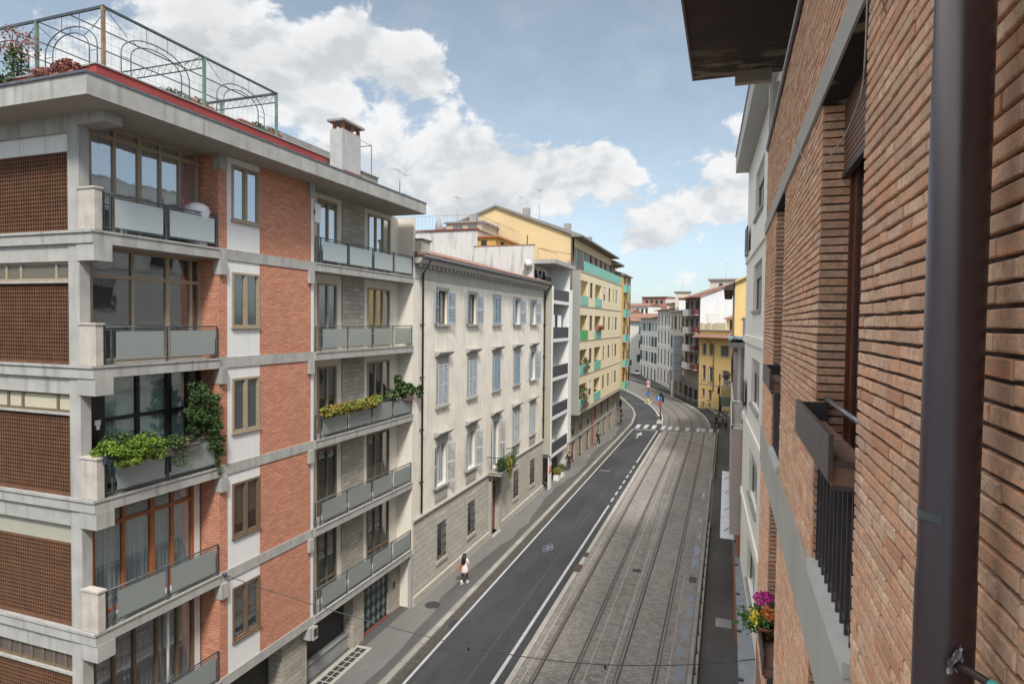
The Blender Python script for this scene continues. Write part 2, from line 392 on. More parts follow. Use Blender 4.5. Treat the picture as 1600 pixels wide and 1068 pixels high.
# ================================================================== SETTING: ground, roadway, tramway, pavements
def asphalt(name, c, var=.25, patch=.3):
    m, t, b = nodes(name)
    n1 = noise(t, .35, 5, mapped(t, 1, .35)); n2 = noise(t, 60, 3, mapped(t, 1, 1)); n3 = noise(t, 1.6, 5, mapped(t, 1, .5))
    c1 = mix(t, rng(t, n1, .35, .7), mul(c, 1 - var), mul(c, 1 + var)); c2 = mix(t, rng(t, n3, .55, .7, 0, patch), c1, mul(c, 1.5)); c3 = mix(t, rng(t, n2, .35, .75, 0, .35), c2, mul(c, 2.0))
    t.links.new(c3, b.inputs['Base Color']); b.inputs['Roughness'].default_value = .85; b.inputs['Specular IOR Level'].default_value = .3; bump(t, b, n2, .4, .01); return m
ASPH = asphalt('asphalt', (.039, .040, .045), .35, .3)
ASPH_SW = asphalt('pavement_asphalt', (.070, .069, .068), .25, .35)
ASPH_SW2 = asphalt('worn_pavement_asphalt', (.125, .123, .12), .2, .3)
ASPH_R = asphalt('pavement_asphalt_dark', (.062, .060, .060), .3, .5)
def cobble():
    m, t, b = nodes('tramway_cobbles')
    bt = nd(t, 'ShaderNodeTexBrick'); t.links.new(mapped(t, 1, 1), bt.inputs['Vector']); bt.offset = .5
    bt.inputs['Color1'].default_value = (.18, .168, .158, 1); bt.inputs['Color2'].default_value = (.32, .302, .288, 1); bt.inputs['Mortar'].default_value = (.10, .09, .085, 1)
    bt.inputs['Scale'].default_value = 1; bt.inputs['Brick Width'].default_value = .21; bt.inputs['Row Height'].default_value = .11; bt.inputs['Mortar Size'].default_value = .012; bt.inputs['Mortar Smooth'].default_value = .3
    n1 = noise(t, .5, 6, mapped(t, 1.5, .35)); n2 = noise(t, 2.5, 5, mapped(t, 1, .8)); n3 = noise(t, 9, 4, mapped(t, 1.6, .5))
    c = mix(t, rng(t, n1, .38, .68, 0, .5), bt.outputs['Color'], (.33, .31, .30)); c = mix(t, rng(t, n2, .5, .75, 0, .5), c, (.10, .088, .08)); c = mix(t, rng(t, n3, .45, .7, 0, .45), c, (.12, .108, .10))
    t.links.new(c, b.inputs['Base Color'])
    h_ = nd(t, 'ShaderNodeMath', operation='SUBTRACT'); h_.inputs[0].default_value = 1; t.links.new(bt.outputs['Fac'], h_.inputs[1])
    b.inputs['Roughness'].default_value = .8; b.inputs['Specular IOR Level'].default_value = .35
    bump(t, b, h_.outputs[0], .5, .01); return m
COB = cobble()
KERB = brick('kerb_stone', (.20, .19, .175), (.32, .31, .285), (.07, .065, .06), .30, 1.6, .02, .5, .01, off=0, stain=.5, jit=.6)
KERB_L = plaster('pale_stone_strip', (.36, .345, .315), .15, .4, dirtcol=(.14, .13, .12), scale=2)
PAINT = plaster('road_paint', (.40, .41, .42), .15, .45, dirtcol=(.16, .16, .17), scale=4, streak=.2)
GUTTER = plaster('gutter_dirt', (.075, .068, .06), .3, .5, dirtcol=(.02, .02, .02), scale=4)
STEEL = simple('rail_steel', (.20, .21, .225), .35, .75, .25, 3)
GROOVE = simple('rail_groove', (.045, .04, .04), .9, 0, .3, 5)
GRIME = plaster('rail_side_grime', (.15, .115, .095), .2, .5, dirtcol=(.08, .065, .055), scale=3, streak=.2)

def sheet(name, pts, z, mat):
    mb = MB(); mb.face([(p[0], p[1], z) for p in pts]); return struct(mb.build(name, mat))
IRON_K = simple('crack_dirt', (.02, .02, .02), .95)
g = sheet('ground', [(-1500, -600), (1500, -600), (1500, 2500), (-1500, 2500)], -.02, asphalt('ground_earth', (.10, .095, .085)))

# path of the tramway centre: straight to the crossing, then bending left
PATH = [(-4.63, -12), (-4.63, 20), (-4.63, 50), (-4.66, 80), (-5.1, 90), (-6.2, 100), (-9.0, 112), (-13.6, 126), (-20.5, 143), (-29, 160), (-41, 180), (-56, 202)]
def catmull(P, k=8):
    o = []
    for i in range(len(P) - 1):
        p0 = Vector(P[max(i - 1, 0)]); p1 = Vector(P[i]); p2 = Vector(P[i + 1]); p3 = Vector(P[min(i + 2, len(P) - 1)])
        for j in range(k):
            t = j / k
            o.append(.5 * ((2 * p1) + (p2 - p0) * t + (2 * p0 - 5 * p1 + 4 * p2 - p3) * t * t + (3 * p1 - p0 - 3 * p2 + p3) * t ** 3))
    o.append(Vector(P[-1])); return o
CP = catmull(PATH)
def offs(P, d):
    o = []
    for i, p in enumerate(P):
        t = (P[min(i + 1, len(P) - 1)] - P[max(i - 1, 0)]).normalized(); o.append(Vector((p.x + t.y * d, p.y - t.x * d)))
    return o
def ribbon(mb, a_, b_, z0, z1=None, m=0, y0=-1e9, y1=1e9):
    A_ = offs(CP, a_); B_ = offs(CP, b_)
    for i in range(len(CP) - 1):
        if CP[i].y < y0 or CP[i + 1].y > y1: continue
        p = [A_[i], B_[i], B_[i + 1], A_[i + 1]]
        if z1 is None: mb.face([(q.x, q.y, z0) for q in p], m)
        else: mb.prism([(q.x, q.y) for q in p], z0, z1, m)
road = MB(); road.face([(-12.2, -12, 0), (-7.4, -12, 0), (-7.4, 86, 0), (-12.2, 86, 0)])
road.face([(-12.2, 86, 0), (1.2, 86, 0), (1.2, 210, 0), (-90, 210, 0), (-90, 140, 0), (-26, 140, 0), (-17.5, 116, 0), (-14.6, 100, 0)]); struct(road.build('road', ASPH))
tw = MB(); ribbon(tw, -2.98, 3.62, .004, m=0, y1=84); struct(tw.build('tramway_paving', COB))
tw = MB(); ribbon(tw, -3.0, 3.3, .004, m=0, y0=83.9); struct(tw.build('tramway_curve_paving', plaster('tram_curve_paving', (.15, .14, .13), .2, .4, dirtcol=(.08, .07, .065), scale=.8, streak=.2)))
side = MB()
side.prism([(-22, -12), (-12.12, -12), (-12.12, 80), (-12.3, 88), (-13.2, 97), (-14.6, 104), (-18, 116), (-26, 140), (-34, 155), (-40, 155), (-25, 110), (-22, 86)], -.01, .12)
struct(side.build('left_pavement', ASPH_SW))
wp = MB(); P_ = []
for k in range(60):
    yy = -10 + k * 1.6; P_.append((-13.05 + .28 * math.sin(yy * .35) + .12 * math.sin(yy * 1.7) + random.uniform(-.06, .06), yy))
for k in range(59): wp.face([(-14.3, P_[k][1], .1235), (P_[k][0], P_[k][1], .1235), (P_[k + 1][0], P_[k + 1][1], .1235), (-14.3, P_[k + 1][1], .1235)])
struct(wp.build('worn_pavement_strip', ASPH_SW2))
kb = MB(); kb.box(-12.34, -12.04, -12, 80, -.01, .135)
pl = [(-12.04, 80), (-12.1, 88), (-12.9, 97), (-14.3, 104), (-17.7, 116), (-25.7, 140)]; pr = [(-12.34, 80), (-12.4, 88), (-13.2, 97), (-14.6, 104), (-18, 116), (-26, 140)]
for i in range(5): kb.prism([pr[i], pl[i], pl[i + 1], pr[i + 1]], -.01, .125)
struct(kb.build('left_kerb', KERB))
gt = MB(); gt.face([(-12.04, -12, .004), (-11.66, -12, .004), (-11.66, 84, .004), (-12.04, 84, .004)]); struct(gt.build('gutter', GUTTER))
rs = MB(); rs.box(-.76, 4, -12, 99, -.01, .12)
rs.prism([(-2.9, 106.5), (1.4, 100), (6, 100), (6, 120), (-4, 120)], -.01, .12)
O1 = offs(CP, 5.6); O2 = offs(CP, 9.5)
for i in range(len(CP) - 1):
    if CP[i].y > 101: rs.prism([tuple(O1[i]), tuple(O2[i]), tuple(O2[i + 1]), tuple(O1[i + 1])], -.01, .118)
struct(rs.build('right_pavement', ASPH_R))
kb = MB()
kb.box(-1.22, -1.0, -12, 44, .0, .10); kb.box(-1.22, -1.0, 44, 84, 0, .10)
O1 = offs(CP, 5.25); O2 = offs(CP, 5.6)
for i in range(len(CP) - 1):
    if CP[i].y > 101: kb.prism([tuple(O1[i]), tuple(O2[i]), tuple(O2[i + 1]), tuple(O1[i + 1])], 0, .122)
struct(kb.build('right_kerb', KERB))
# low wall edging the right pavement (with a gap) that carries the guard rail
wl = MB(); wl.box(-1.0, -.80, -12, 45.5, 0, .30); wl.box(-1.0, -.80, 58.5, 84.5, 0, .34)
tag(wl.build('kerb_wall', CONC_D), 'long low concrete kerb wall between the tram tracks and the right hand pavement', 'kerb wall')
# stone strips beside and between the tracks
st = MB()
for a_, b_ in ((-12, 34.2), (35.4, 36.6), (37.4, 82)): st.box(-7.86, -7.62, a_, b_, 0, .03)
struct(st.build('stone_edging', KERB_L))
mk = MB()
for x in (-7.32, -5.16 + .13, -4.2):
    mk.box(x - .025, x + .025, -12, 80, .004, .009)
mk.box(-1.95, -1.91, -12, 36, .004, .009); struct(mk.build('paving_seam', KERB_L))
# painted markings
pm = MB()
def pl_(x0, x1, y0, y1): pm.face([(x0, y0, .006), (x1, y0, .006), (x1, y1, .006), (x0, y1, .006)])
pl_(-11.58, -11.46, -12, 83.6); pl_(-8.38, -8.23, -12, 47.8)
y = 48.9
while y < 62: pl_(-8.40, -8.25, y, y + 1.15); y += 2.0
pl_(-8.40, -8.25, 63.6, 83.9); pl_(-11.60, -8.25, 83.75, 84.05)
pm.face([(-10.28, 77.2, .006), (-10.13, 77.2, .006), (-10.13, 79.9, .006), (-10.28, 79.9, .006)]); pm.face([(-10.62, 79.7, .006), (-9.79, 79.7, .006), (-10.2, 81.9, .006)])
pl_(-11.2, -10.2, 58.9, 59.02)
for x in (-13.1, -11.45, -10.4, -9.35): pl_(x, x + .55, 84.9, 88.2)
for x in (-8.1, -7.2, -6.25, -4.95, -3.55, -2.9, -1.95, -.95): pm.face([(x, 84.9, .0125), (x + .5, 84.9, .0125), (x + .5, 88.0, .0125), (x, 88.0, .0125)])
pm.face([(-4.4, 84.0, .0125), (-1.6, 84.0, .0125), (-1.6, 84.15, .0125), (-4.4, 84.15, .0125)])
struct(pm.build('road_markings', PAINT))
for i in range(2):
    zz = MB(); ribbon(zz, (-3.25, 3.05)[i], (-3.1, 3.2)[i], .012, y0=88); struct(zz.build('tram_lane_line', PAINT))
zz = MB(); ribbon(zz, -3.9, -3.55, .0, .05, y0=97); struct(zz.build('median_strip', KERB_L))
isl = MB(); isl.prism([(-9.1, 89.5), (-8.4, 89.5), (-8.5, 93.2), (-9.2, 93.2)], 0, .1); struct(isl.build('traffic_island', KERB_L))
sm_ = MB(); sm_.face([(-9.34, -12, .006), (-9.315, -12, .006), (-9.25, 76, .006), (-9.27, 76, .006)]); struct(sm_.build('asphalt_seam', plaster('seam', (.11, .11, .115), .2, .2)))
mb = MB()
for (x0, x1, y0, y1) in ((-11.2, -10.3, 33, 36.5), (-9.9, -9.5, 41, 47), (-10.9, -10.2, 52, 53.6), (-11.3, -10.8, 19, 24), (-9.0, -8.6, 62, 66), (-10.6, -9.8, 68, 70)): mb.face([(x0, y0, .005), (x1, y0 + .1, .005), (x1 - .05, y1, .005), (x0 + .03, y1 - .1, .005)])
struct(mb.build('asphalt_patch', asphalt('asphalt_repair', (.044, .044, .048), .15, .1)))
mb = MB()
for (x0, y0, x1, y1) in ((-13.9, 22, -12.6, 22.3), (-13.2, 33, -12.7, 36.5), (-14.1, 41, -12.7, 41.4), (-10.8, 27, -10.1, 30.5), (-10.1, 30.5, -10.4, 34), (-9.6, 50, -9.1, 54), (-11.0, 59.5, -10.4, 63)):
    P_ = [(x0 + (x1 - x0) * k / 9 + random.uniform(-.05, .05), y0 + (y1 - y0) * k / 9 + random.uniform(-.05, .05)) for k in range(10)]; zz = .1225 if x0 < -12.2 else .0065
    for k in range(9): a_, b_ = P_[k], P_[k + 1]; mb.face([(a_[0] - .012, a_[1] - .012, zz), (b_[0] - .012, b_[1] - .012, zz), (b_[0] + .012, b_[1] + .012, zz), (a_[0] + .012, a_[1] + .012, zz)])
struct(mb.build('pavement_cracks', IRON_K))
mb = MB()
for k in range(7):
    cx_, cy_ = -10.2 + random.uniform(-.25, .25), 37.2 + random.uniform(-.7, .7); mb.tube([(cx_ + .16 * math.cos(t_ * .7) + random.uniform(-.06, .06), cy_ + .3 * math.sin(t_ * .7), .008) for t_ in range(10)], .012, 3, caps=False)
struct(mb.build('chalk_scribble', simple('pale_blue_chalk', (.20, .22, .30), .9)))
# wet patches along the right hand side of the tracks
m, t, b = nodes('wet_paving'); b.inputs['Base Color'].default_value = (.17, .175, .20, 1); b.inputs['Roughness'].default_value = .12; b.inputs['IOR'].default_value = 1.6
n1 = noise(t, 9, 3, mapped(t, 1, 1)); bump(t, b, n1, .06, .01); WET = m
pw = MB()
for (cx_, cy_, rx, ry) in [(-1.62, 21.5, .2, .8), (-1.55, 23.4, .22, .7), (-1.5, 25.6, .2, .8), (-1.6, 27.4, .2, .6), (-1.5, 29.3, .22, .7), (-1.42, 31.3, .2, .7), (-1.42, 33.0, .16, .5), (-1.5, 38.0, .18, .8), (-1.45, 40.1, .2, .9), (-1.42, 43, .12, .9), (-1.5, 46.5, .12, .6), (-4.5, 52, .16, .6), (-4.1, 50, .1, .5), (-1.5, 53.5, .1, .8)]:
    n = 36; ph = random.uniform(0, 9); pts = []
    for k in range(n):
        t_ = 2 * math.pi * k / n; r_ = 1 + .22 * math.sin(3 * t_ + ph) + .14 * math.sin(7 * t_ + 2 * ph) + .08 * math.sin(11 * t_)
        pts.append((cx_ + rx * r_ * math.cos(t_), cy_ + ry * r_ * math.sin(t_), .0105))
    pw.face(pts)
struct(pw.build('puddles', WET))
# rails
for i, d in enumerate((-2.27, -.85, .80, 2.24)):
    mb = MB(); ribbon(mb, d - .11, d + .11, .0085, m=1); ribbon(mb, d - .035, d + .035, .009, .022, m=0); ribbon(mb, d + (.035 if d in (-2.27, .80) else -.08), d + (.08 if d in (-2.27, .80) else -.035), .0115, m=2)
    tag(mb.build('tram_rail', [STEEL, GRIME, GROOVE]), ['leftmost grooved steel tram rail in the paved track', 'second tram rail from the left, right rail of the left hand track', 'third tram rail from the left, left rail of the right hand track', 'rightmost tram rail beside the puddles'][i], 'tram rail', 'tram rails in the paving')
# covers and grates
def cover(nm, lab, x, y, dx, dy, z, mat, rnd=False):
    mb = MB()
    if rnd: mb.prism([(x + dx * math.cos(k * math.pi / 8), y + dy * math.sin(k * math.pi / 8)) for k in range(16)], z, z + .006)
    else:
        mb.box(x - dx, x + dx, y - dy, y + dy, z, z + .006)
        for k in range(5): mb.box(x - dx * .8, x + dx * .8, y - dy * .8 + k * dy * .36, y - dy * .8 + k * dy * .36 + dy * .12, z + .006, z + .012)
    tag(mb.build(nm, mat), lab, nm.replace('_', ' '), 'iron covers in the ground')
RUST = simple('rusty_iron', (.10, .065, .05), .7, .3, .3, 9)
cover('drain_cover', 'small iron drain cover between the two tram tracks', -4.54, 35.65, .24, .22, .006, IRON)
cover('drain_cover', 'iron drain cover beside the puddles near the right kerb', -1.47, 35.5, .2, .4, .006, IRON)
cover('manhole_cover', 'round manhole cover on the left pavement near the cream doorway', -13.35, 27.5, .38, .4, .12, IRON, True)
cover('drain_cover', 'rusty brown drain plate beside the pale stone edging, nearer of two', -7.74, 34.8, .2, .5, .005, RUST)
cover('drain_cover', 'rusty brown drain plate beside the pale stone edging, farther of two', -7.78, 37.0, .14, .3, .005, RUST)
cover('gutter_grate', 'dark gutter grate at the left kerb beside the white line', -11.75, 26.3, .1, .35, .004, IRON)
cover('manhole_cover', 'square metal cover in the right hand pavement', .15, 30.5, .35, .45, .12, GREYM)
gr = thing('cellar_grating', 'long iron cellar grating in a pale stone border on the left pavement', 'grating', (-14.35, 20.5, .12))
mb = MB(); mb.box(-.42, .40, -3.2, 2.45, 0, .006); mb.build('border', KERB_L, gr)
mb = MB()
for i in range(2):
    for j in range(14): mb.box(-.2 + i * .24, .0 + i * .24, -3 + j * .38, -2.68 + j * .38, .006, .011)
mb.build('grate', IRON, gr)

# guard rail on the low kerb wall
def guard_rail(lab, y0, y1, z, x=-.9, h=.95):
    t_ = thing('guard_rail', lab, 'railing', (x, y0, z), 0, 'guard rails along the right hand pavement')
    mb = MB(); mb.tube([(0, 0, h), (0, y1 - y0, h)], .03, 6); mb.tube([(0, 0, h * .5), (0, y1 - y0, h * .5)], .018, 5); mb.build('top_rail', IRON, t_)
    n = max(2, int((y1 - y0) / 1.6))
    for i in range(n + 1):
        mb = MB(); yy = (y1 - y0) * i / n; mb.tube([(0, yy, 0), (0, yy, h)], .025, 6); mb.box(-.05, .05, yy - .05, yy + .05, 0, .03); mb.build('post', IRON, t_)
guard_rail('dark guard rail along the near stretch of the right hand pavement', 12, 45.2, .30)
guard_rail('dark guard rail along the far stretch of the right hand pavement before the crossing', 58.8, 84, .34)
# ================================================================== BRICK APARTMENT HOUSE (left foreground); local x = towards the street, y = along it
A = thing('apartment_house', 'orange brick apartment house with concrete bands, terracotta grilles and a roof terrace, left foreground', 'apartment house', (-14.4, 11.05, 0), R(-.765))
ZS = [16.08, 12.81, 9.54, 6.27, 3.0]                # floor levels from the top
FB = .30                                             # slab edge depth
core = MB(); core.box(-12, -1.35, .3, 15.9, 2.7, 18.9); core.box(-1.35, -.86, 4.0, 8.35, 2.72, 18.9, 0)
core.build('core', DARK, A)
# street front of the middle section: brick and white render, flush with the balconies
wb = MB()
for k, z in enumerate(ZS):
    zt = (ZS[k - 1] - FB) if k else 18.9
    wb.box(-.82, -.03, 3.88, 4.21, z, zt); wb.box(-.86, -.03, 5.6, 8.2, z, zt)
wb.build('brick_wall', ABRICK, A)
wr = MB()
for k, z in enumerate(ZS):
    zt = (ZS[k - 1] - FB) if k else 18.9
    wr.holes(4.21, 5.6, z, zt, -.035, [(4.40, 5.585, z + .93, z + 2.62)], .16)
    ws_ = MB(); ws_.box(-.85, -.03, 8.2, 8.36, z, zt); ws_.build('white_strip', WHITE, A)
wr.build('rendered_wall', WHITE, A)
rb = MB()                                            # back wall of the right-hand loggias
DOORS = [(9.6, 10.85, 2), (13.12, 15.0, 3)]
for k, z in enumerate(ZS):
    zt = (ZS[k - 1] - FB) if k else 18.9
    rb.holes(8.36, 15.8, z, zt, -.8, [(a_, b_, z + .02, z + 2.62) for a_, b_, n in DOORS], .1)
    rb.box(-.95, .0, 15.8, 16.0, z - .3, zt)
rb.box(-12, 0, 15.8, 15.98, 0, 2.7); rb.box(-12, -.8, 15.8, 15.99, 2.7, 18.9)
rb.build('loggia_wall', CREAM, A)
sp = MB()
for k, z in enumerate(ZS): sp.box(-.83, -.75, 11.18, 12.79, z, (ZS[k - 1] - FB) if k else 18.9)
sp.build('stone_panel', ASTONE, A)
# slabs and bands
for k, z in enumerate(ZS):
    mb = MB()
    mb.box(-1.3, .03, -.06, 3.88, z - FB, z); mb.box(-.86, 0, 3.88, 8.36, z - FB, z + .02); mb.box(-1.3, .04, 8.36, 15.8, z - FB, z)
    mb.box(-12, -1.3, -.06, .3, z - FB, z); mb.box(-12, .05, -.10, -.06, z - .05, z + .015); mb.box(.03, .055, -.10, 3.86, z - .04, z + .015); mb.box(.04, .065, 8.4, 15.78, z - .04, z + .015)
    mb.box(-12, -.88, .02, .3, z - FB - .42, z - FB)
    mb.build('floor_slab', CONC, A)
# pillar, beam ends and parapet stubs
for k, z in enumerate(ZS + [0]):
    zt = (ZS[k - 1] - FB) if k else 18.9
    mb = MB(); mb.box(-.87, -.49, -.005, .26, z, zt); mb.build('pillar', CONC, A)
    mb = MB(); mb.box(-12, -8.4, 0, .3, z, zt); mb.build('pillar', CONC, A)
    if k < 5:
        mb = MB(); mb.box(-.55, .045 if k else .42, -.03, .44, zt - (.42 if k else .28), zt - .002); mb.build('beam_end', CONC, A)
        mb = MB(); mb.box(-.49, .06, -.02, .17, z + .015, z + 1.0); mb.box(-.52, .085, -.045, .195, z + 1.0, z + 1.05); mb.build('parapet_block', plaster('weathered_block', (.46, .42, .38), .2, .6, dirtcol=(.20, .19, .19), scale=3) if k == 0 else bpy.data.materials['weathered_block'], A)
        for yy in (3.86, 8.02):
            mb = MB(); mb.box(-.2, .085, yy, yy + .26, zt - .47, zt - .002); mb.build('beam_end', CONC, A)
    if k == 4:
        for yy in (8.02,):
            mb = MB(); mb.box(-.5, .10, yy, yy + .32, 2.25, 2.69); mb.build('beam_end', CONC, A)
# south side: terracotta grilles, clerestory windows
mb = MB(); mb.box(-12, -.88, .02, .3, 18.5, 18.9); mb.build('roof_beam', CONC, A)
for k, z in enumerate(ZS + [-.27]):
    zt = (ZS[k - 1] - FB - .42) if k else 18.5
    gz0 = z + .06; gz1 = z + (2.02 if k else 1.95)
    mb = MB(); x0, x1 = -8.4, -.88
    n = int((x1 - x0) / .088)
    for i in range(n + 1): xx = x0 + (x1 - x0) * i / n; mb.box(xx - .021, xx + .021, .10, .17, gz0, gz1)
    nz = int((gz1 - gz0) / .103)
    for j in range(nz + 1): zz = gz0 + (gz1 - gz0) * j / nz; mb.box(x0, x1, .09 if j % 1 == 0 else .1, .175, zz - .014, zz + .014)
    mb.box(x0, x1, .04, .17, z, gz0, 0)
    mb.build('terracotta_grille', TERRA, A)
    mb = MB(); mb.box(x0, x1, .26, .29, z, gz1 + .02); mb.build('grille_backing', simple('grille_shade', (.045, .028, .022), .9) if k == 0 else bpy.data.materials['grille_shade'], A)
    if k == 0:
        mb = MB()
        for i in range(8): mb.box(-8.4 + i * .94, -8.4 + i * .94 + .925, .12, .16, gz1 + .03, zt)
        mb.build('side_panel', WHITE, A)
    elif k == 3:
        mb = MB(); mb.box(x0, x1, .14, .18, gz1 + .03, zt); mb.build('side_panel', plaster('dull_side_panel', (.36, .345, .29), .08, .3), A)
    else:
        mb = MB(); mb.box(x0, x1, .02, .14, gz1, gz1 + .05); mb.build('sill', CONC, A)
        ws = MB(); xs = [-8.4, -7.2, -6.6, -5.0, -4.4, -3.3, -2.75, -1.45, -.9] if k < 4 else [-8.4 + i * .42 for i in range(18)] + [-.9]
        for i, xx in enumerate(xs): ws.box(xx - .04, xx + .04, .10, .16, gz1 + .05, zt)
        ws.box(x0, x1, .105, .155, gz1 + .05, gz1 + .12); ws.box(x0, x1, .105, .155, zt - .06, zt)
        wf = ws.build('clerestory_window', BROWN if k in (2, 4) else BEIGE, A)
        mb = MB(); mb.box(x0, x1, .13, .14, gz1 + .1, zt - .04); mb.build('pane', simple('dim_beige_glass', (.13, .115, .09), .35) if k == 1 else (plaster('cream_blind', (.46, .43, .33), .05, .1) if k == 2 else simple('dim_brown_glass', (.10, .085, .08), .35)), wf)
        mb = MB(); mb.box(x0, x1, .2, .22, gz1 + .05, zt); mb.build('blind', plaster('dull_beige_blind', (.17, .15, .12), .1, .2) if k < 2 else CURT_D, wf)
# middle windows
for k, z in enumerate(ZS):
    fm = BEIGE if k in (0, 1, 2) else BROWN; z0, z1 = z + .93, z + 2.62
    mb = MB(); y0, y1 = 4.40, 5.585
    for yy in (y0, y1 - .07): mb.box(-.12, .0, yy, yy + .07, z0, z1)
    for zz in (z0, z1 - .07): mb.box(-.115, -.005, y0 + .07, y1 - .07, zz, zz + .07)
    yc = (y0 + y1) / 2; mb.box(-.11, -.01, yc - .045, yc + .045, z0 + .07, z1 - .07); mb.box(-.03, .035, y0 - .03, y1 + .03, z0 - .05, z0)
    for yy in (y0 + .07, yc + .045):
        mb.box(-.09, -.03, yy, yy + .03, z0 + .07, z1 - .07); mb.box(-.09, -.03, yy + .44, yy + .475, z0 + .07, z1 - .07)
    f = mb.build('window', fm, A)
    mb = MB(); mb.box(-.075, -.07, y0 + .06, y1 - .06, z0 + .06, z1 - .06); mb.build('pane', PANE if k == 0 else PANE_D, f)
    mb = MB(); mb.box(-.16, -.15, y0 + .06, y1 - .06, z0 + .06, z1 - .06); mb.build('curtain', (CURT_B, DARK, CURT_D, DARK, DARK)[k], f)
    if k in (1, 3, 4):
        mb = MB(); mb.box(-.13, -.11, y0 + .07, yc - .05, z0 + (.10, .3, .45, .35, .45)[k], z1 - .07); mb.box(-.13, -.11, yc + .05, y1 - .07, z0 + (.12, .3, .45, .62, .62)[k], z1 - .07); mb.build('roller_blind', ROLLER if k > 1 else slats('dark_venetian', (.16, .15, .14), .04), f)
# left-hand loggia glazing, a different one on every floor
def glaz(k, bays, trans, fm, curt, fw=.07, tail=None):
    z = ZS[k] + .02; zt = (ZS[k - 1] - FB) if k else 18.9; X = -.76
    mb = MB(); mb.box(X - .05, X + .03, .26, 3.88, zt - .09, zt); mb.box(X - .05, X + .03, .26, 3.88, z, z + .1)
    for i, yy in enumerate(bays):
        w_ = fw * (1.5 if tail and i in tail else 1); mb.box(X - .06, X + .04, yy - w_ / 2, yy + w_ / 2, z, zt)
    mb.box(X - .055, X + .035, .43, 3.88, trans - .05, trans + .05)
    f = mb.build('loggia_glazing', fm, A)
    mb = MB(); mb.box(X - .02, X - .01, .43, 3.88, z + .05, zt - .05); mb.build('pane', PANE if k == 0 else PANE_D, f)
    if curt:
        mb = MB(); n = 120
        for i in range(n):
            ya = .45 + 3.42 * i / n; yb = .45 + 3.42 * (i + 1) / n; xa = X - .15 + .03 * math.sin(i * 1.3) + .02 * math.sin(i * .37); xb = X - .15 + .03 * math.sin((i + 1) * 1.3) + .02 * math.sin((i + 1) * .37)
            mb.face([(xa, ya, z), (xb, yb, z), (xb, yb, zt), (xa, ya, zt)])
        mb.build('curtain', curt, f)
    return f
glaz(0, [.46, 1.12, 1.85, 2.5, 3.15, 3.78], 18.60, BEIGE, CURT_B, .075, (2,))
glaz(1, [.46, 1.62, 2.72, 3.53, 3.84], 15.05, BEIGE, None, .08, (2,))
glaz(2, [.55, 1.75, 2.75, 3.4, 3.84], 11.35, BLACKM, CURT_T, .10, (2,))
mb = MB(); mb.box(-.84, -.70, .40, .78, ZS[2], 12.5); f = mb.build('black_panel', BLACKM, A)
mb = MB(); mb.box(-.698, -.694, .50, .66, 11.25, 11.38); mb.box(-.698, -.694, .54, .63, 11.14, 11.25); mb.build('sticker', WHITEM, f)
glaz(3, [.46, 1.30, 2.18, 2.84, 3.56], 8.62, ORANGE_WOOD, CURT_B, .09, (2,))
mb = MB(); mb.box(-.83, -.71, 3.60, 3.80, ZS[3], 9.2); mb.build('rendered_strip', WHITE, A)
glaz(4, [.46, 1.0, 1.6, 2.3, 3.0, 3.56], 5.75, BROWN, CURT_L, .08)
mb = MB(); mb.box(-.83, -.71, 3.60, 3.80, ZS[4], 5.95); mb.build('rendered_strip', WHITE, A)
mb = MB(); mb.tube([(-.66, 2.6, 3.0), (-.66, 2.6, 5.9)], .04, 8); mb.build('white_pole', WHITEM, A)
# right-hand loggia doors
for k, z in enumerate(ZS):
    for (y0, y1, n) in DOORS:
        mb = MB(); X = -.86; zb, zt = z + .02, z + 2.62
        mb.box(X, X + .09, y0, y1, zt - .08, zt); mb.box(X, X + .09, y0, y1, zb, zb + .1); mb.box(X, X + .08, y0, y1, zb + .55, zb + .62)
        for i in range(n + 1):
            yy = y0 + (y1 - y0 - .08) * i / n; mb.box(X - .005, X + .095, yy, yy + .08, zb, zt)
        f = mb.build('balcony_door', BEIGE if k < 3 else BROWN, A)
        mb = MB(); mb.box(X + .03, X + .04, y0 + .04, y1 - .04, zb + .05, zt - .05); mb.build('pane', PANE if k == 0 else PANE_D, f)
        mb = MB(); mb.box(X - .12, X - .1, y0, y1, zb, zt); mb.build('curtain', (CURT_B, CURT_D, CURT_D, CURT_D, CURT_D)[k] if k != 4 else folds('dark_teal_curtain', (.07, .12, .14)), f) if not (k == 4 and y0 > 12) else mb.build('curtain', bpy.data.materials['dark_teal_curtain'], f)
# balconies
def balcony(z, posts, side=None):
    mb = MB(); y0, y1 = posts[0], posts[-1]; X = .0
    mb.tube([(X, y0, z + .95), (X, y1, z + .95)], .022, 6); mb.box(X - .012, X + .012, y0, y1, z + .10, z + .125); mb.box(X - .012, X + .012, y0, y1, z + .86, z + .88)
    for yy in posts: mb.box(X - .018, X + .018, yy - .014, yy + .014, z + .01, z + .95); mb.box(X - .03, X - .01, yy + .055, yy + .075, z + .03, z + .92)
    if side is not None:
        mb.tube([(X, y0, z + .95), (side, y0, z + .95)], .02, 5)
    f = mb.build('balcony_railing', RAILM, A)
    for i in range(len(posts) - 1):
        if posts[i + 1] - posts[i] < .5: continue
        mb = MB(); mb.box(X + .012, X + .02, posts[i] + .12, posts[i + 1] - .10, z + .14, z + .84); mb.build('frosted_pane', FROST_T if z > 16 else FROST, f)
for k, z in enumerate(ZS):
    balcony(z, [.22, .42, 2.02, 3.78]); balcony(z, [8.42, 8.72, 10.45, 12.25, 13.95, 15.7])
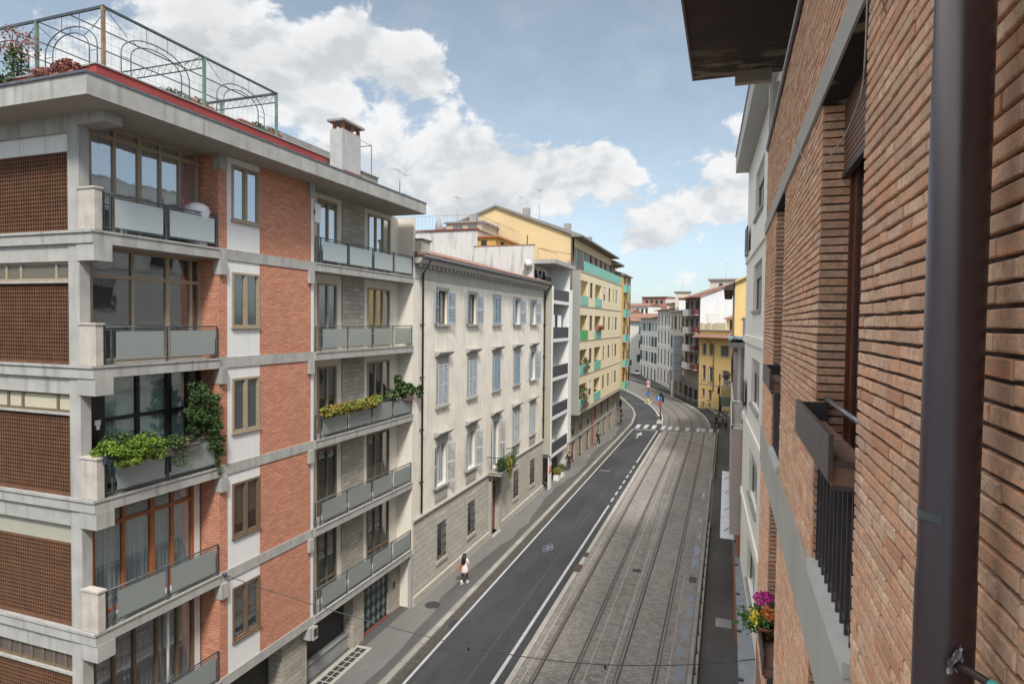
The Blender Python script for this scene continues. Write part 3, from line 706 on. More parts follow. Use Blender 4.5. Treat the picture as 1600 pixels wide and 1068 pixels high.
# roof
rf = MB()
rf.box(-12.5, 1.0, -.88, 15.15, 18.9, 19.36)
rf.box(-12.5, 1.0, 15.15, 15.98, 18.9, 19.34) if False else None
roof = rf.build('roof_slab', CONC, A)
mb = MB(); mb.box(-12.45, .95, -.84, 15.1, 18.885, 18.899); mb.build('soffit', SOFFIT, roof)
mb = MB(); mb.box(-12.5, 1.02, -.92, 15.17, 19.36, 19.42); mb.build('lead_edge', LEAD, roof)
mb = MB(); mb.box(.42, .6, -.35, 8.25, 19.42, 19.80); mb.box(-12, .42, -.35, -.2, 19.42, 19.78); mb.box(.56, .62, 9.3, 10.5, 19.42, 19.62); mb.build('red_upstand', REDP, roof)
mb = MB(); mb.box(.40, .63, -.38, 8.27, 19.80, 19.83); mb.box(-12, .40, -.38, -.17, 19.78, 19.81); mb.build('coping', CONC, roof)
mb = MB(); mb.box(.0, .55, 9.27, 10.46, 19.42, 21.15)
ch = mb.build('chimney', plaster('chimney_render', (.42, .42, .42), .15, .45, dirtcol=(.2, .2, .21), scale=2.5), roof)
mb = MB()
for (xx, yy) in ((.06, 9.34), (.42, 9.34), (.42, 9.87), (.42, 10.34), (.06, 10.34), (.06, 9.87)): mb.box(xx, xx + .11, yy, yy + .11, 21.15, 21.42, 0)
mb.box(-.08, .66, 9.16, 10.60, 21.42, 21.50, 1); mb.build('chimney_cap', [POT, CONC_D], roof)
mb = MB(); mb.box(.0, .45, 10.6, 11.9, 19.42, 19.86); mb.box(-.05, .5, 10.55, 11.95, 19.86, 19.9); mb.build('parapet', ASTONE, roof)
mb = MB(); mb.box(-5, .3, 12, 15, 19.42, 19.55); mb.build('gravel_top', plaster('roof_gravel', (.14, .14, .14), .3, .3), roof)
# roof stair hut behind the terrace
mb = MB(); mb.box(-7, -2.15, 8.4, 13.5, 19.42, 20.85, 0); mb.box(-7.2, -1.9, 8.1, 13.8, 20.85, 21.12, 1); mb.build('roof_hut', [plaster('hut_wall', (.45, .43, .33), .15, .6, dirtcol=(.15, .14, .11)), CONC_D], roof)
mb = MB(); mb.tube([(.2, 10.98, 19.9), (.2, 10.98, 21.2), (.2, 11.8, 21.2), (.2, 11.8, 19.9)], .018, 4); mb.tube([(.2, 11.8, 21.2), (-1.6, 11.8, 21.2), (-1.6, 11.8, 19.9)], .018, 4); mb.build('terrace_frame', IRON, roof)
# ground floor
gf = MB(); gf.box(-12, -1.5, .3, 15.8, 0, 2.7); gf.build('ground_floor_core', DARK, A)
for (y0, y1) in ((.0, .45), (7.0, 8.35), (11.55, 12.35)):
    mb = MB(); mb.box(-1.2, -.42 if y0 > 9 else -.3, y0, y1, 0, 2.7); mb.build('stone_pier', ASTONE, A)
mb = MB(); mb.box(-1.2, -.62, 14.75, 15.85, .1, 2.7); pier = mb.build('stone_pier', ASTONE, A)
mb = MB(); mb.box(-.62, -.60, 15.15, 15.32, 1.2, 1.55); mb.build('entry_phone', BLACKM, pier)
for (y0, y1) in ((.45, 7.0), (8.35, 11.55)):
    mb = MB(); mb.box(-.95, -.9, y0, y1, .75 if y0 > 8 else 0, 2.7); mb.build('roller_shutter', ROLLER_D, A)
mb = MB(); mb.box(-1.0, -.68, 8.35, 11.55, 0, .72); mb.box(-1.05, -.62, 8.35, 11.55, .72, .78); mb.build('shop_base', plaster('grey_marble', (.27, .28, .28), .2, .4), A)
dr = MB(); dr.box(-.75, -.70, 12.4, 14.7, .15, 2.7); dr = dr.build('entrance_door', simple('dark_green_steel', (.018, .03, .032), .4), A)
mb = MB(); cell = .42
for i in range(5):
    for j in range(5):
        cy = 12.62 + i * cell + .1; cz = .42 + j * .5
        if (i + j) % 2 == 0 or True:
            mb.face([(-.695, cy - .17, cz), (-.695, cy, cz - .24), (-.695, cy + .17, cz), (-.695, cy, cz + .24)])
mb.build('diamond_pane', simple('grey_green_glass', (.14, .19, .185), .25), dr)
mb = MB(); mb.box(-1.0, -.55, 12.35, 14.75, 0, .15); mb.build('red_step', plaster('red_step_marble', (.16, .05, .04), .2, .3), A)
mb = MB(); mb.box(-.98, -.55, 15.05, 15.78, 0, .0) if False else mb.box(-.6, -.12, 15.83, 15.86, .42, 2.68); mb.build('cream_panel', plaster('cream_panel', (.62, .56, .38), .04, .15), A)
mb = MB(); mb.box(-.12, .02, 15.70, 15.95, 0, 2.72); mb.build('corner_post', CONC, A)

# things that rest on the house
def pot_lathe(mb, c, r, h, m=0): mb.lathe(c, [(r * .72, 0), (r * .95, h * .85), (r * 1.05, h * .86), (r * 1.05, h), (r * .9, h), (r * .85, h * .9), (0.01, h * .88)], 12, m)
def plant(lab, loc, leafs, pot=None, group=None, name='potted_plant', cat='plant', rz=R(-.765)):
    t_ = thing(name, lab, cat, loc, rz, group)
    if pot: pot(t_)
    for (nm, mat, blobs) in leafs:
        mb = MB()
        for bl in blobs: clumps(mb, *bl[1:]) if bl[0] == 'C' else foliage(mb, *bl)
        mb.build(nm, mat, t_)
    return t_
def AL(x, y, z): v = A.matrix_basis @ Vector((x, y, z)); return (v.x, v.y, v.z)
def trough(L_, w_=.2, h_=.2, mat=None):
    def f(t_):
        mb = MB(); mb.box(-w_ / 2, w_ / 2, 0, L_, 0, h_); mb.box(-w_ / 2 - .015, w_ / 2 + .015, -.015, L_ + .015, h_ - .04, h_ + .005); mb.build('trough', mat or GREYTR, t_)
    return f
GREYTR = simple('grey_brown_trough', (.11, .09, .085), .7, 0, .15, 6)
BLUETR = simple('dark_blue_trough', (.04, .045, .065), .6, 0, .15, 6)
z = 9.54
plant('bright green feathery shrub spilling over a dark trough on the third floor balcony', AL(.06, .12, z + .88), [('foliage', LEAF_B, [('C', (-.05, .3, .3), .32, .4, .2, 22, 75, .065, .12), ('C', (.08, .85, .26), .34, .42, .24, 30, 80, .065, .13), ('C', (.1, 1.3, .15), .28, .3, .26, 20, 75, .065, .11), ('C', (.16, .6, .02), .18, .5, .14, 14, 60, .06, .09)]), ('dark_foliage', LEAF_D, [((-.2, .6, .45), .3, .5, .22, 700, .08), ((-.2, 1.4, .38), .25, .3, .2, 400, .08)])], trough(1.2, .24, .2, BLUETR), 'balcony plants')
plant('small trailing plant in a brown trough in the middle of the third floor balcony', AL(.05, 1.75, z + .72), [('foliage', LEAF_D, [((0, .45, .3), .22, .4, .24, 700, .07), ((.1, .6, -.1), .08, .3, .35, 250, .055)]), ('pale_foliage', LEAF_G, [((.05, .7, .25), .15, .22, .16, 200, .05)])], trough(1.25, .2, .2), 'balcony plants')
t_ = plant('dark green ivy climbing the brick corner from a balcony trough', AL(-.1, 3.1, z + .80), [('foliage', LEAF_D, [('C', (.05, .1, 1.0), .24, .46, .72, 80, 46, .065, .11), ('C', (.12, .45, .7), .2, .3, .9, 62, 42, .065, .11), ('C', (.2, .68, -.25), .08, .13, .85, 26, 34, .06, .075), ('C', (-.05, .0, 1.6), .2, .3, .25, 12, 36, .065, .09), ('C', (.12, -.25, .2), .1, .3, .15, 10, 26, .06, .07), ('C', (.05, -.15, .8), .15, .15, .7, 12, 24, .06, .06)])], trough(.75, .2, .2), 'balcony plants', 'climbing_plant')
t_ = plant('row of yellow green spiky plants in small pots along the right hand balcony rail', AL(.07, 8.6, z + .78), [('foliage', LEAF_Y, [((.03, .4 + .45 * i, .22), .22, .36, .2, 420, .17) for i in range(8)])], None, 'balcony plants', 'pot_row')
mb = MB()
for i in range(7): pot_lathe(mb, (.0, .35 + .5 * i, 0), .11, .18)
mb.build('pots', POT, t_)
plant('small bright plant in the middle of the right hand balcony rail', AL(.05, 12.3, z + .85), [('foliage', LEAF_B, [((0, .15, .2), .22, .35, .25, 500, .13)])], trough(.5, .18, .15, BLUETR), 'balcony plants')
plant('leafy green shrub with broad leaves at the far end of the right hand balcony', AL(-.1, 13.9, z + .55), [('foliage', LEAF_D, [((0, .2, .5), .25, .45, .28, 120, .2), ((.05, .9, .75), .28, .4, .42, 200, .2), ((.1, 1.6, .65), .25, .4, .3, 150, .18), ((.25, 2.35, .5), .18, .3, .34, 130, .16), ((0, .7, 1.2), .15, .2, .25, 80, .2)]), ('dry_foliage', LEAF_G, [((.1, 1.4, .25), .2, .5, .2, 600, .08)])], trough(1.9, .22, .25), 'balcony plants', 'potted_shrub')
# air conditioner, storage bin and odds and ends
ac = thing('air_conditioner', 'white air conditioner fixed under the roof at the right hand balcony', 'air conditioner', AL(-.38, 8.37, 17.55), R(-.765))
mb = MB(); mb.box(0, .42, .0, .30, 0, .68); mb.build('casing', WHITEM, ac)
mb = MB(); mb.tube([(.21, -.012, .36), (.21, .0, .36)], .19, 16) ; mb.tube([(.42, .15, .36), (.435, .15, .36)], .0, 6) if False else None; mb.build('fan_grille', BLACKM, ac)
bn = thing('covered_bundle', 'bundle wrapped in white plastic at the end of the top floor balcony', 'bundle', AL(-.3, 3.35, 16.1), R(-.765))
mb = MB(); mb.lathe((0, 0, 0), [(.27, 0), (.3, .5), (.33, .8), (.36, 1.0), (.3, 1.15), (.15, 1.24), (0.01, 1.26)], 16); o_ = mb.build('cover', simple('white_plastic', (.6, .58, .62), .35, 0, .1, 5, .5, .5), bn, smooth=True)
mb = MB(); mb.tube([(-.1, -.3, 0), (-.1, -.42, 1.35)], .018, 6); mb.tube([(.0, -.35, 0), (.02, -.3, 1.3)], .015, 6); mb.build('pole', simple('pink_plastic', (.5, .12, .2), .5), bn)
gp = thing('garden_pot', 'dark green tall pot behind the first parapet block of the top balcony', 'pot', AL(-.25, .33, 16.1), R(-.765))
mb = MB(); mb.lathe((0, 0, 0), [(.13, 0), (.17, .5), (.18, .55), (.15, .55), (.01, .5)], 12); mb.build('pot_body', simple('green_plastic', (.04, .10, .07), .5), gp, smooth=True)
# roof terrace frame
GREEN_M = simple('green_painted_steel', (.13, .22, .17), .5, .1, .25, 5); RODS = simple('dark_green_rod', (.07, .09, .10), .5, .2, .2, 8)
pg = thing('pergola_frame', 'tall green steel pergola frame with arches standing on the roof terrace', 'pergola', AL(0, 0, 19.42), R(-.765))
PX = [.5, -1.75, -4.1, -6.5]; PY = [-.1, 2.85, 5.75]; HT = 1.80
for x in PX:
    for y in PY:
        if x < .4 and y == PY[1]: continue
        mb = MB(); mb.box(x - .035, x + .035, y - .035, y + .035, 0, HT); mb.build('post', GREEN_M if not (x > .4 and y < 0) else simple('rusty_green_steel', (.24, .16, .10), .6, .1, .5, 3), pg)
mb = MB()
for y in (PY[0], PY[2]): mb.box(-6.55, .54, y - .025, y + .025, HT - .03, HT + .03)
for x in (.5, -6.5): mb.box(x - .03, x + .03, PY[0], PY[2], HT - .025, HT + .025)
for x in (-.65, -1.75, -2.9, -4.1, -5.3): mb.tube([(x, PY[0], HT), (x, PY[2], HT)], .018, 5)
mb.build('top_rail', RODS, pg)
mb = MB()
for y in (PY[1], PY[2]):
    mb.tube([(.5, y, HT - .03), (-6.5, y, HT - .03)], .02, 5); mb.tube([(.5, y, HT - .28), (-6.5, y, HT - .28)], .02, 5)
    n = 56
    for i in range(n): mb.tube([(.5 - 7 * i / n, y, HT - .03 if i % 2 else HT - .28), (.5 - 7 * (i + 1) / n, y, HT - .28 if i % 2 else HT - .03)], .008, 4, caps=False)
mb.build('lattice_beam', RODS, pg)
def arch(c0, c1, plane, off, r0=.02):
    mb = MB()
    for d_ in (0, .26):
        w_ = (c1 - c0) - d_ * 2; cc = (c0 + c1) / 2; spring = HT * .52; top = HT - .32 - d_ * .55; pts = []
        for i in range(0, 17):
            t_ = math.pi * (1 - i / 16); pts.append((cc + w_ / 2 * math.cos(t_), spring + (top - spring) * math.sin(t_)))
        pts = [(cc - w_ / 2, 0)] + pts + [(cc + w_ / 2, 0)]
        P3 = [(off, p[0], p[1]) if plane == 'x' else (p[0], off, p[1]) for p in pts]; mb.tube(P3, .014, 5)
    def P(a_, z_): return (off, a_, z_) if plane == 'x' else (a_, off, z_)
    cc = (c0 + c1) / 2; w_ = c1 - c0
    for zz in (.35, .85):
        mb.tube([P(c0, zz), P(c0 + .26, zz)], .009, 4); mb.tube([P(c1 - .26, zz), P(c1, zz)], .009, 4)
    for a_ in (cc - .3, cc + .3): mb.tube([P(a_, HT - .42), P(a_, HT)], .010, 4)
    mb.tube([P(c0 - .35, HT - .05), P(c0 + .17, HT * .75)], .010, 4); mb.tube([P(c1 + .35, HT - .05), P(c1 - .17, HT * .75)], .010, 4)
    for t_ in (.25, .5, .75):
        a1 = cc + w_ / 2 * math.cos(math.pi * t_); z1 = HT * .52 + (HT - .32 - HT * .52) * math.sin(math.pi * t_)
        a2 = cc + (w_ / 2 - .26) * math.cos(math.pi * t_); z2 = HT * .52 + (HT - .32 - .143 - HT * .52) * math.sin(math.pi * t_); mb.tube([P(a1, z1), P(a2, z2)], .009, 4)
    mb.build('arch', RODS, pg)
arch(.35, 2.35, 'x', .5); arch(3.3, 5.2, 'x', .5)
for c in (-1.45, -3.8, -6.2): arch(c, c + 1.75, 'y', PY[0])
mb = MB()
for zz in (.55, 1.0, 1.45):
    mb.tube([(.5, -.1, zz), (.5, 5.75, zz)], .004, 3, caps=False); mb.tube([(.5, -.1, zz), (-6.5, -.1, zz)], .004, 3, caps=False)
for i in range(30): mb.tube([(.5, -.1 + i * .2, 0), (.5, -.1 + i * .2, HT)], .0025, 3, caps=False)
for i in range(34): mb.tube([(.5 - i * .2, -.1, 0), (.5 - i * .2, -.1, HT)], .0025, 3, caps=False)
mb.build('wire_mesh', GREYM, pg)
mb = MB(); mb.tube([(.2, 4.1, .1), (-1.6, 4.0, 1.2)], .03, 6); mb.build('loose_pole', simple('weathered_wood', (.20, .13, .11), .8), pg)
# terrace plants
def boxpot(L_, w_=.3, h_=.28, mat=POT):
    def f(t_):
        mb = MB(); mb.box(-w_ / 2, w_ / 2, 0, L_, 0, h_); mb.box(-w_ / 2 - .02, w_ / 2 + .02, -.02, L_ + .02, h_ - .05, h_ + .005); mb.build('trough', mat, t_)
    return f
def tplant(lab, x, y, leafs, pot, z=19.42, **k): return plant(lab, AL(x, y, z), leafs, pot, 'roof terrace plants', **k)
tplant('reddish low shrub at the corner of the roof terrace', -.15, -.62, [('foliage', LEAF_R, [((0, .1, .3), .42, .22, .2, 900, .07)])], boxpot(.3, .7, .18))
tplant('pinkish heather bush left of the reddish corner shrub', -.85, -.62, [('foliage', LEAF_R, [((0, .1, .25), .35, .2, .15, 500, .06)]), ('pale_foliage', LEAF_G, [((-.2, .1, .25), .3, .2, .18, 350, .06)])], boxpot(.3, .7, .14))
t_ = tplant('tall thin leafy shrub with sparse red leaves on the roof terrace', -2.2, -.3, [('foliage', LEAF_D, [((0, 0, .7), .3, .25, .55, 420, .08)]), ('red_foliage', LEAF_R, [((-.1, 0, 1.3), .55, .3, .4, 260, .06), ((.5, 0, 1.1), .4, .2, .4, 150, .06)])], None, name='thin_shrub')
mb = MB()
for i in range(7): mb.tube([(0, 0, 0), (random.uniform(-.2, .2), 0, .7), (random.uniform(-.6, .7), random.uniform(-.2, .2), random.uniform(1.1, 1.6))], [.015, .01, .005], 5)
mb.build('stems', simple('bark', (.10, .07, .05), .9), t_)
tplant('yellow flowering bush at the left end of the roof edge', -3.0, -.55, [('foliage', island('yellow_flowers', [(.45, .32, .06), (.35, .3, .08), (.2, .25, .05)], .8, .2, 0), [((0, 0, .28), .5, .2, .2, 500, .08)]), ('green_foliage', LEAF_D, [((.3, 0, .35), .35, .2, .25, 300, .12)])], boxpot(.25, .9, .15))
for i, (x, y, L_, lab, lf, mt) in enumerate([(-.2, 2.0, 1.1, 'grey green trough under the first arch behind the red upstand', LEAF_D, BLUETR), (-.1, 2.9, .7, 'terracotta trough beside the middle pergola post', LEAF_G, POT), (-.05, 4.6, .6, 'terracotta box pot behind the second arch', None, POT), (-.1, 5.25, .6, 'dark green trough between two terracotta pots near the last post', LEAF_D, simple('green_trough', (.04, .16, .08), .5)), (-.05, 5.95, .5, 'terracotta box pot past the last pergola post', LEAF_G, POT), (-.6, 8.3, .5, 'terracotta pot tucked beside the chimney', LEAF_R, POT)]):
    tplant(lab, x, y, ([('foliage', lf, [((0, L_ / 2, .75), .2, L_ * .5, .14, 260, .07)])] if lf else []), (lambda L_, mt: (lambda t_: (boxpot(L_, .34, .34, mt)(t_), [setattr(c_, 'location', (0, 0, .35)) for c_ in t_.children])))(L_, mt))
# span wire from the house across the street
WP1 = sag(AL(.02, 4.0, 6.22), (-6.96, 16.75, 4.5), .12, 16); WP2 = sag((-6.96, 16.75, 4.5), (1.0, 17.3, 5.35), .35, 16)
wr_ = MB(); wr_.tube(WP1 + WP2[1:], .012, 5)
ww = tag(wr_.build('span_wire', IRON), 'near thin dark span wire crossing the street low over the road from the brick house', 'wire', 'span wires over the tramway')
mb = MB(); p = AL(.02, 4.0, 6.22); mb.ball((p[0] + .05, p[1], p[2]), .07); mb.build('wall_anchor', IRON, ww)
for p in (WP1[-1], WP2[8]):
    mb = MB(); mb.tube([p, (p[0], p[1], p[2] - .12)], .03, 6); mb.build('hanger', BLACKM, ww)
wr_ = MB(); wr_.tube(sag((-12.8, 60, 6.4), (1.0, 42.2, 5.6), .3, 20), .012, 5); tag(wr_.build('span_wire', IRON), 'farther thin span wire crossing over the tracks beyond the white canopy', 'wire', 'span wires over the tramway')
# ================================================================== CREAM PALAZZO with grey shutters
B = thing('shuttered_house', 'long cream house with grey blue shutters above a stone ground floor', 'house', (-14.26, 26.98, 0))
def oy(Y): return Y - 26.98
COLS = [30.27, 34.39, 38.55, 42.76, 46.78]; BL_ = 22.8
ops = []
for c in COLS:
    ops += [(oy(c) - .58, oy(c) + .58, 13.85, 15.6), (oy(c) - .58, oy(c) + .58, 9.55, 11.72)]
    ops.append((oy(c) - .60, oy(c) + .60, 4.45 if c == 38.55 else 5.3, 7.5))
mb = MB(); mb.holes(0, BL_, 4.2, 16.9, 0, ops, .22); mb.face([(0, 0, 0), (-11, 0, 0), (-11, 0, 17), (0, 0, 17)]); mb.face([(0, BL_, 0), (-11, BL_, 0), (-11, BL_, 17), (0, BL_, 17)])
mb.build('wall', plaster('old_cream_render', (.74, .69, .61), .14, .5, dirtcol=(.36, .30, .24), scale=.8), B)
gops = [(oy(c) - .52, oy(c) + .52, 1.35, 3.3) for c in COLS if c != 38.55] + [(oy(38.3) - .75, oy(38.3) + .75, .15, 3.75)]
mb = MB(); mb.holes(0, BL_, 0, 4.2, .06, gops, .3); mb.box(0, .16, 0, oy(37.4), 0, .55); mb.box(0, .16, oy(39.2), BL_, 0, .55); mb.build('stone_base', ASHLAR, B)
PIETRA = plaster('grey_sandstone', (.34, .33, .30), .12, .35, dirtcol=(.15, .145, .13), scale=2)
mb = MB(); mb.extr([(.0, 4.18), (.12, 4.18), (.16, 4.28), (.16, 4.34), (.05, 4.40), (0, 4.40)], 'y', 0, BL_); mb.build('string_course', PIETRA, B)
mb = MB(); mb.box(-.3, .0, 0, BL_, 16.9, 17.3); mb.box(0, .04, 0, BL_, 16.05, 16.2); mb.box(0, .03, 0, BL_, 16.2, 16.6)
n = 46
for i in range(n): yy = .3 + (BL_ - .6) * i / (n - 1); mb.box(.03, .30, yy - .09, yy + .09, 16.6, 16.76)
mb.extr([(0, 16.76), (.38, 16.76), (.44, 16.82), (.50, 16.95), (.50, 17.02), (0, 17.02)], 'y', -.1, BL_ + .1); mb.build('cornice', plaster('cornice_stone', (.44, .42, .39), .1, .4, dirtcol=(.2, .19, .18), scale=2), B)
mb = MB(); mb.extr([(.62, 17.10), (.62, 17.16), (-5.5, 18.9), (-11.6, 17.2), (-11.6, 17.1), (0, 17.1)], 'y', -.1, BL_ + .1); rf = mb.build('roof', TILE, B)
mb = MB()
for i in range(100):
    yy = BL_ * (i + .5) / 100; pts = [(.66, yy, 17.17), (-.4, yy, 17.48)]; mb.tube(pts, .085, 6)
mb.build('eave_tiles', simple('tile_edges', (.22, .13, .105), .85, 0, .35, 3), rf)
mb = MB(); mb.tube([(.62, -.1, 17.07), (.62, BL_ + .1, 17.07)], .08, 8); mb.build('gutter', LEAD, rf)
mb = MB(); mb.box(-3, .42, .02, .95, 17.02, 17.85); mb.box(-3, .48, .0, 1.0, 17.85, 17.93, 1); mb.build('parapet', [plaster('parapet_render', (.50, .46, .38), .1, .4), TILE], rf)
BRP = simple('brown_drainpipe', (.07, .045, .035), .45, .2, .2, 5)
for yy in (.82, 22.65):
    mb = MB(); mb.tube([(.5, yy, 16.95), (.12, yy, 16.3), (.12, yy, 4.5 if yy < 5 else 4.45)], .055, 8); dp = mb.build('drainpipe', BRP, B)
    mb = MB()
    for zz in (6, 8.6, 11.2, 13.8): mb = MB(); mb.box(0, .2, yy - .08, yy + .08, zz, zz + .05); mb.build('bracket', BRP, dp)
def leaf(parent, hy, z0, z1, w_, side, ang, mat, x=.06):
    # one louvred leaf hinged at hy, opening outwards by ang degrees (0 = closed)
    mb = MB(); t = .04
    for (u0, u1, v0, v1) in ((0, .07, z0, z1), (w_ - .07, w_, z0, z1), (.07, w_ - .07, z0, z0 + .1), (.07, w_ - .07, z1 - .08, z1), (.07, w_ - .07, (z0 + z1) / 2 - .04, (z0 + z1) / 2 + .04)):
        mb.box(0, t, u0, u1, v0, v1, 0)
    zz = z0 + .12
    while zz < z1 - .14:
        if abs(zz + .03 - (z0 + z1) / 2) > .07:
            b = len(mb.v); mb.v += [(-.0, .06, zz + .032), (-.0, w_ - .06, zz + .032), (t, w_ - .06, zz), (t, .06, zz), (-.0, .06, zz + .044), (-.0, w_ - .06, zz + .044), (t, w_ - .06, zz + .012), (t, .06, zz + .012)]
            for q in ((0, 1, 2, 3), (7, 6, 5, 4), (3, 2, 6, 7), (0, 4, 5, 1)): mb.f.append(tuple(b + i for i in q)); mb.m.append(0); mb.s.append(False)
        zz += .078
    a_ = R(ang) * (1 if side > 0 else 1)
    v2 = []
    for (x_, y_, z_) in mb.v:
        if side > 0: px_, py_ = x_ * math.cos(a_) + y_ * math.sin(a_), y_ * math.cos(a_) - x_ * math.sin(a_)
        else: px_, py_ = x_ * math.cos(a_) + y_ * math.sin(a_), -(y_ * math.cos(a_) - x_ * math.sin(a_))
        v2.append((x + px_ - (0 if ang else 0), hy + py_, z_))
    mb.v = v2
    return mb.build('shutter', mat, parent)
SB = simple('blue_grey_shutter_paint', (.27, .345, .42), .55, 0, .12, 4); SW = simple('pale_grey_shutter_paint', (.42, .455, .48), .55, 0, .1, 4)
def bwin(c, z0, z1, kind, aL, aR, mat, hood=0, w_=.58, apron=False):
    y = oy(c)
    mb = MB(); s = .17
    mb.box(0, .05, y - w_ - s, y - w_, z0, z1 + s); mb.box(0, .05, y + w_, y + w_ + s, z0, z1 + s); mb.box(0, .05, y - w_, y + w_, z1, z1 + s); mb.box(0, .15, y - w_ - s - .06, y + w_ + s + .06, z0 - .12, z0)
    if hood:
        mb.box(0, .05, y - w_ - s, y + w_ + s, z1 + s, z1 + s + .28); mb.extr([(0, z1 + s + .28), (.10, z1 + s + .28), (.30, z1 + s + .42), (.32, z1 + s + .50), (0, z1 + s + .54)], 'y', y - w_ - s - .14, y + w_ + s + .14)
    if apron:
        mb.box(0, .03, y - w_ - s, y + w_ + s, 4.42, z0 - .12); mb.box(.03, .05, y - w_ - s + .12, y + w_ + s - .12, 4.55, z0 - .24)
    f = mb.build('window', PIETRA, B)
    mb = MB(); X = -.2
    for yy in (y - w_, y - .05, y + w_ - .07): mb.box(X, X + .06, yy, yy + (.10 if yy == y - .05 else .07), z0, z1)
    mb.box(X, X + .055, y - w_, y + w_, z0, z0 + .09); mb.box(X, X + .055, y - w_, y + w_, z1 - .08, z1); mb.build('sash', SW if kind else simple('brown_sash', (.10, .07, .05), .6), f)
    mb = MB(); mb.box(X + .01, X + .015, y - w_, y + w_, z0, z1); mb.build('pane', PANE_D, f)
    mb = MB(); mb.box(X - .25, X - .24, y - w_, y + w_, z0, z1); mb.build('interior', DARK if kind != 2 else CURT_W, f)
    leaf(f, y - w_, z0, z1, w_, 1, aL, mat); leaf(f, y + w_, z0, z1, w_, -1, aR, mat)
bwin(COLS[0], 13.85, 15.6, 0, 170, 158, SB); bwin(COLS[1], 13.85, 15.6, 0, 166, 155, SB); bwin(COLS[2], 13.85, 15.6, 0, 0, 0, SB); bwin(COLS[3], 13.85, 15.6, 1, 165, 150, SB); bwin(COLS[4], 13.85, 15.6, 1, 162, 152, SB)
for i, (aL, aR) in enumerate(((0, 0), (0, 0), (0, 0), (0, 0), (165, 150))): bwin(COLS[i], 9.55, 11.72, 1, aL, aR, SW if i < 2 else SB, 1)
for i, (aL, aR) in enumerate(((168, 148), (166, 150), (160, 150), (0, 0), (0, 0))): bwin(COLS[i], 4.45 if i == 2 else 5.3, 7.5, 1, aL, aR, SW, 1, .6, i != 2)
for c in COLS:
    if c == 38.55: continue
    y = oy(c); mb = MB(); mb.prism([(.05, y - .65), (.085, y - .65), (.085, y + .65), (.05, y + .65)], 3.32, 3.75); f = mb.build('barred_window', ASHLAR, B)
    mb = MB(); mb.box(.06, .14, y - .66, y + .66, 1.18, 1.35); mb.build('sill', ASHLAR, f)
    mb = MB()
    for i in range(8): mb.tube([(.07, y - .5 + i * .143, 1.36), (.07, y - .5 + i * .143, 3.28)], .016, 5)
    for zz in (1.5, 2.0, 2.5, 3.0): mb.box(.055, .085, y - .6, y + .6, zz, zz + .03)
    mb.build('grille', IRON, f)
    mb = MB(); mb.box(-.22, -.2, y - .52, y + .52, 1.35, 3.3); mb.build('pane', simple('dark_pane', (.03, .035, .04), .15, 0, .2, 2), f)
yd = oy(38.3)
mb = MB(); mb.box(-.24, -.16, yd - .75, yd + .75, .15, 3.75)
for i in range(2):
    for j in range(3): mb.box(-.16, -.13, yd - .66 + i * .72, yd - .10 + i * .72, .35 + j * 1.1, 1.25 + j * 1.1)
d_ = mb.build('door', simple('red_brown_door_wood', (.15, .045, .02), .45, 0, .3, 6), B)
mb = MB(); mb.ball((-.1, yd + .06, 1.2), .05); mb.build('handle', ALU, d_)
mb = MB(); mb.box(.06, .22, yd - 1.0, yd - .75, 0, 3.95); mb.box(.06, .22, yd + .75, yd + 1.0, 0, 3.95); mb.box(.06, .25, yd - 1.0, yd + 1.0, 3.8, 4.18); mb.box(-.2, .35, yd - .8, yd + .8, .0, .15); mb.build('door_surround', PIETRA, B)
mb = MB(); mb.box(.0, .95, yd - 1.2, yd + 1.9, 4.22, 4.40); mb.box(0, 1.0, yd - 1.25, yd + 1.95, 4.40, 4.46); bc = mb.build('balcony_slab', PIETRA, B)
mb = MB(); mb.tube([(0, yd - 1.2, 5.4), (.93, yd - 1.2, 5.4), (.93, yd + 1.88, 5.4), (0, yd + 1.88, 5.4)], .025, 5)
for i in range(26): mb.tube([(.93, yd - 1.2 + i * .123, 4.46), (.93, yd - 1.2 + i * .123, 5.4)], .011, 4)
for i in range(7): mb.tube([(i * .14, yd + 1.88, 4.46), (i * .14, yd + 1.88, 5.4)], .011, 4); mb.tube([(i * .14, yd - 1.2, 4.46), (i * .14, yd - 1.2, 5.4)], .011, 4)
mb.build('railing', IRON, bc)
plant('leafy plants in dark pots on the small iron balcony above the wooden door', (-13.45, 37.35, 4.46), [('foliage', LEAF_D, [((0, .2, .4), .35, .5, .45, 500, .13), ((.1, 1.9, .35), .3, .45, .4, 350, .12)]), ('yellow_foliage', LEAF_Y, [((.15, 1.0, .35), .3, .5, .45, 600, .12), ((.25, 1.2, -.2), .15, .35, .5, 300, .1)])], trough(2.2, .25, .22, simple('black_trough', (.03, .03, .035), .6)), 'balcony plants', rz=0)
ln = thing('clothes_line', 'thin iron clothes line brackets with wire below the last second storey windows', 'clothes line', (-14.2, 41.3, 8.2))
for q_ in (0, 6.3): mb = MB(); mb.tube([(0, q_, 0), (.6, q_, .02)], .015, 5); mb.build('bracket', GREYM, ln)
mb = MB(); mb.tube([(.55, 0, .02), (.55, 6.3, .02)], .008, 4); mb.tube([(.4, 0, .02), (.4, 6.3, .02)], .008, 4); mb.build('wire', GREYM, ln)
ant = lambda lab, loc, h, n_=6, L_=.5: None
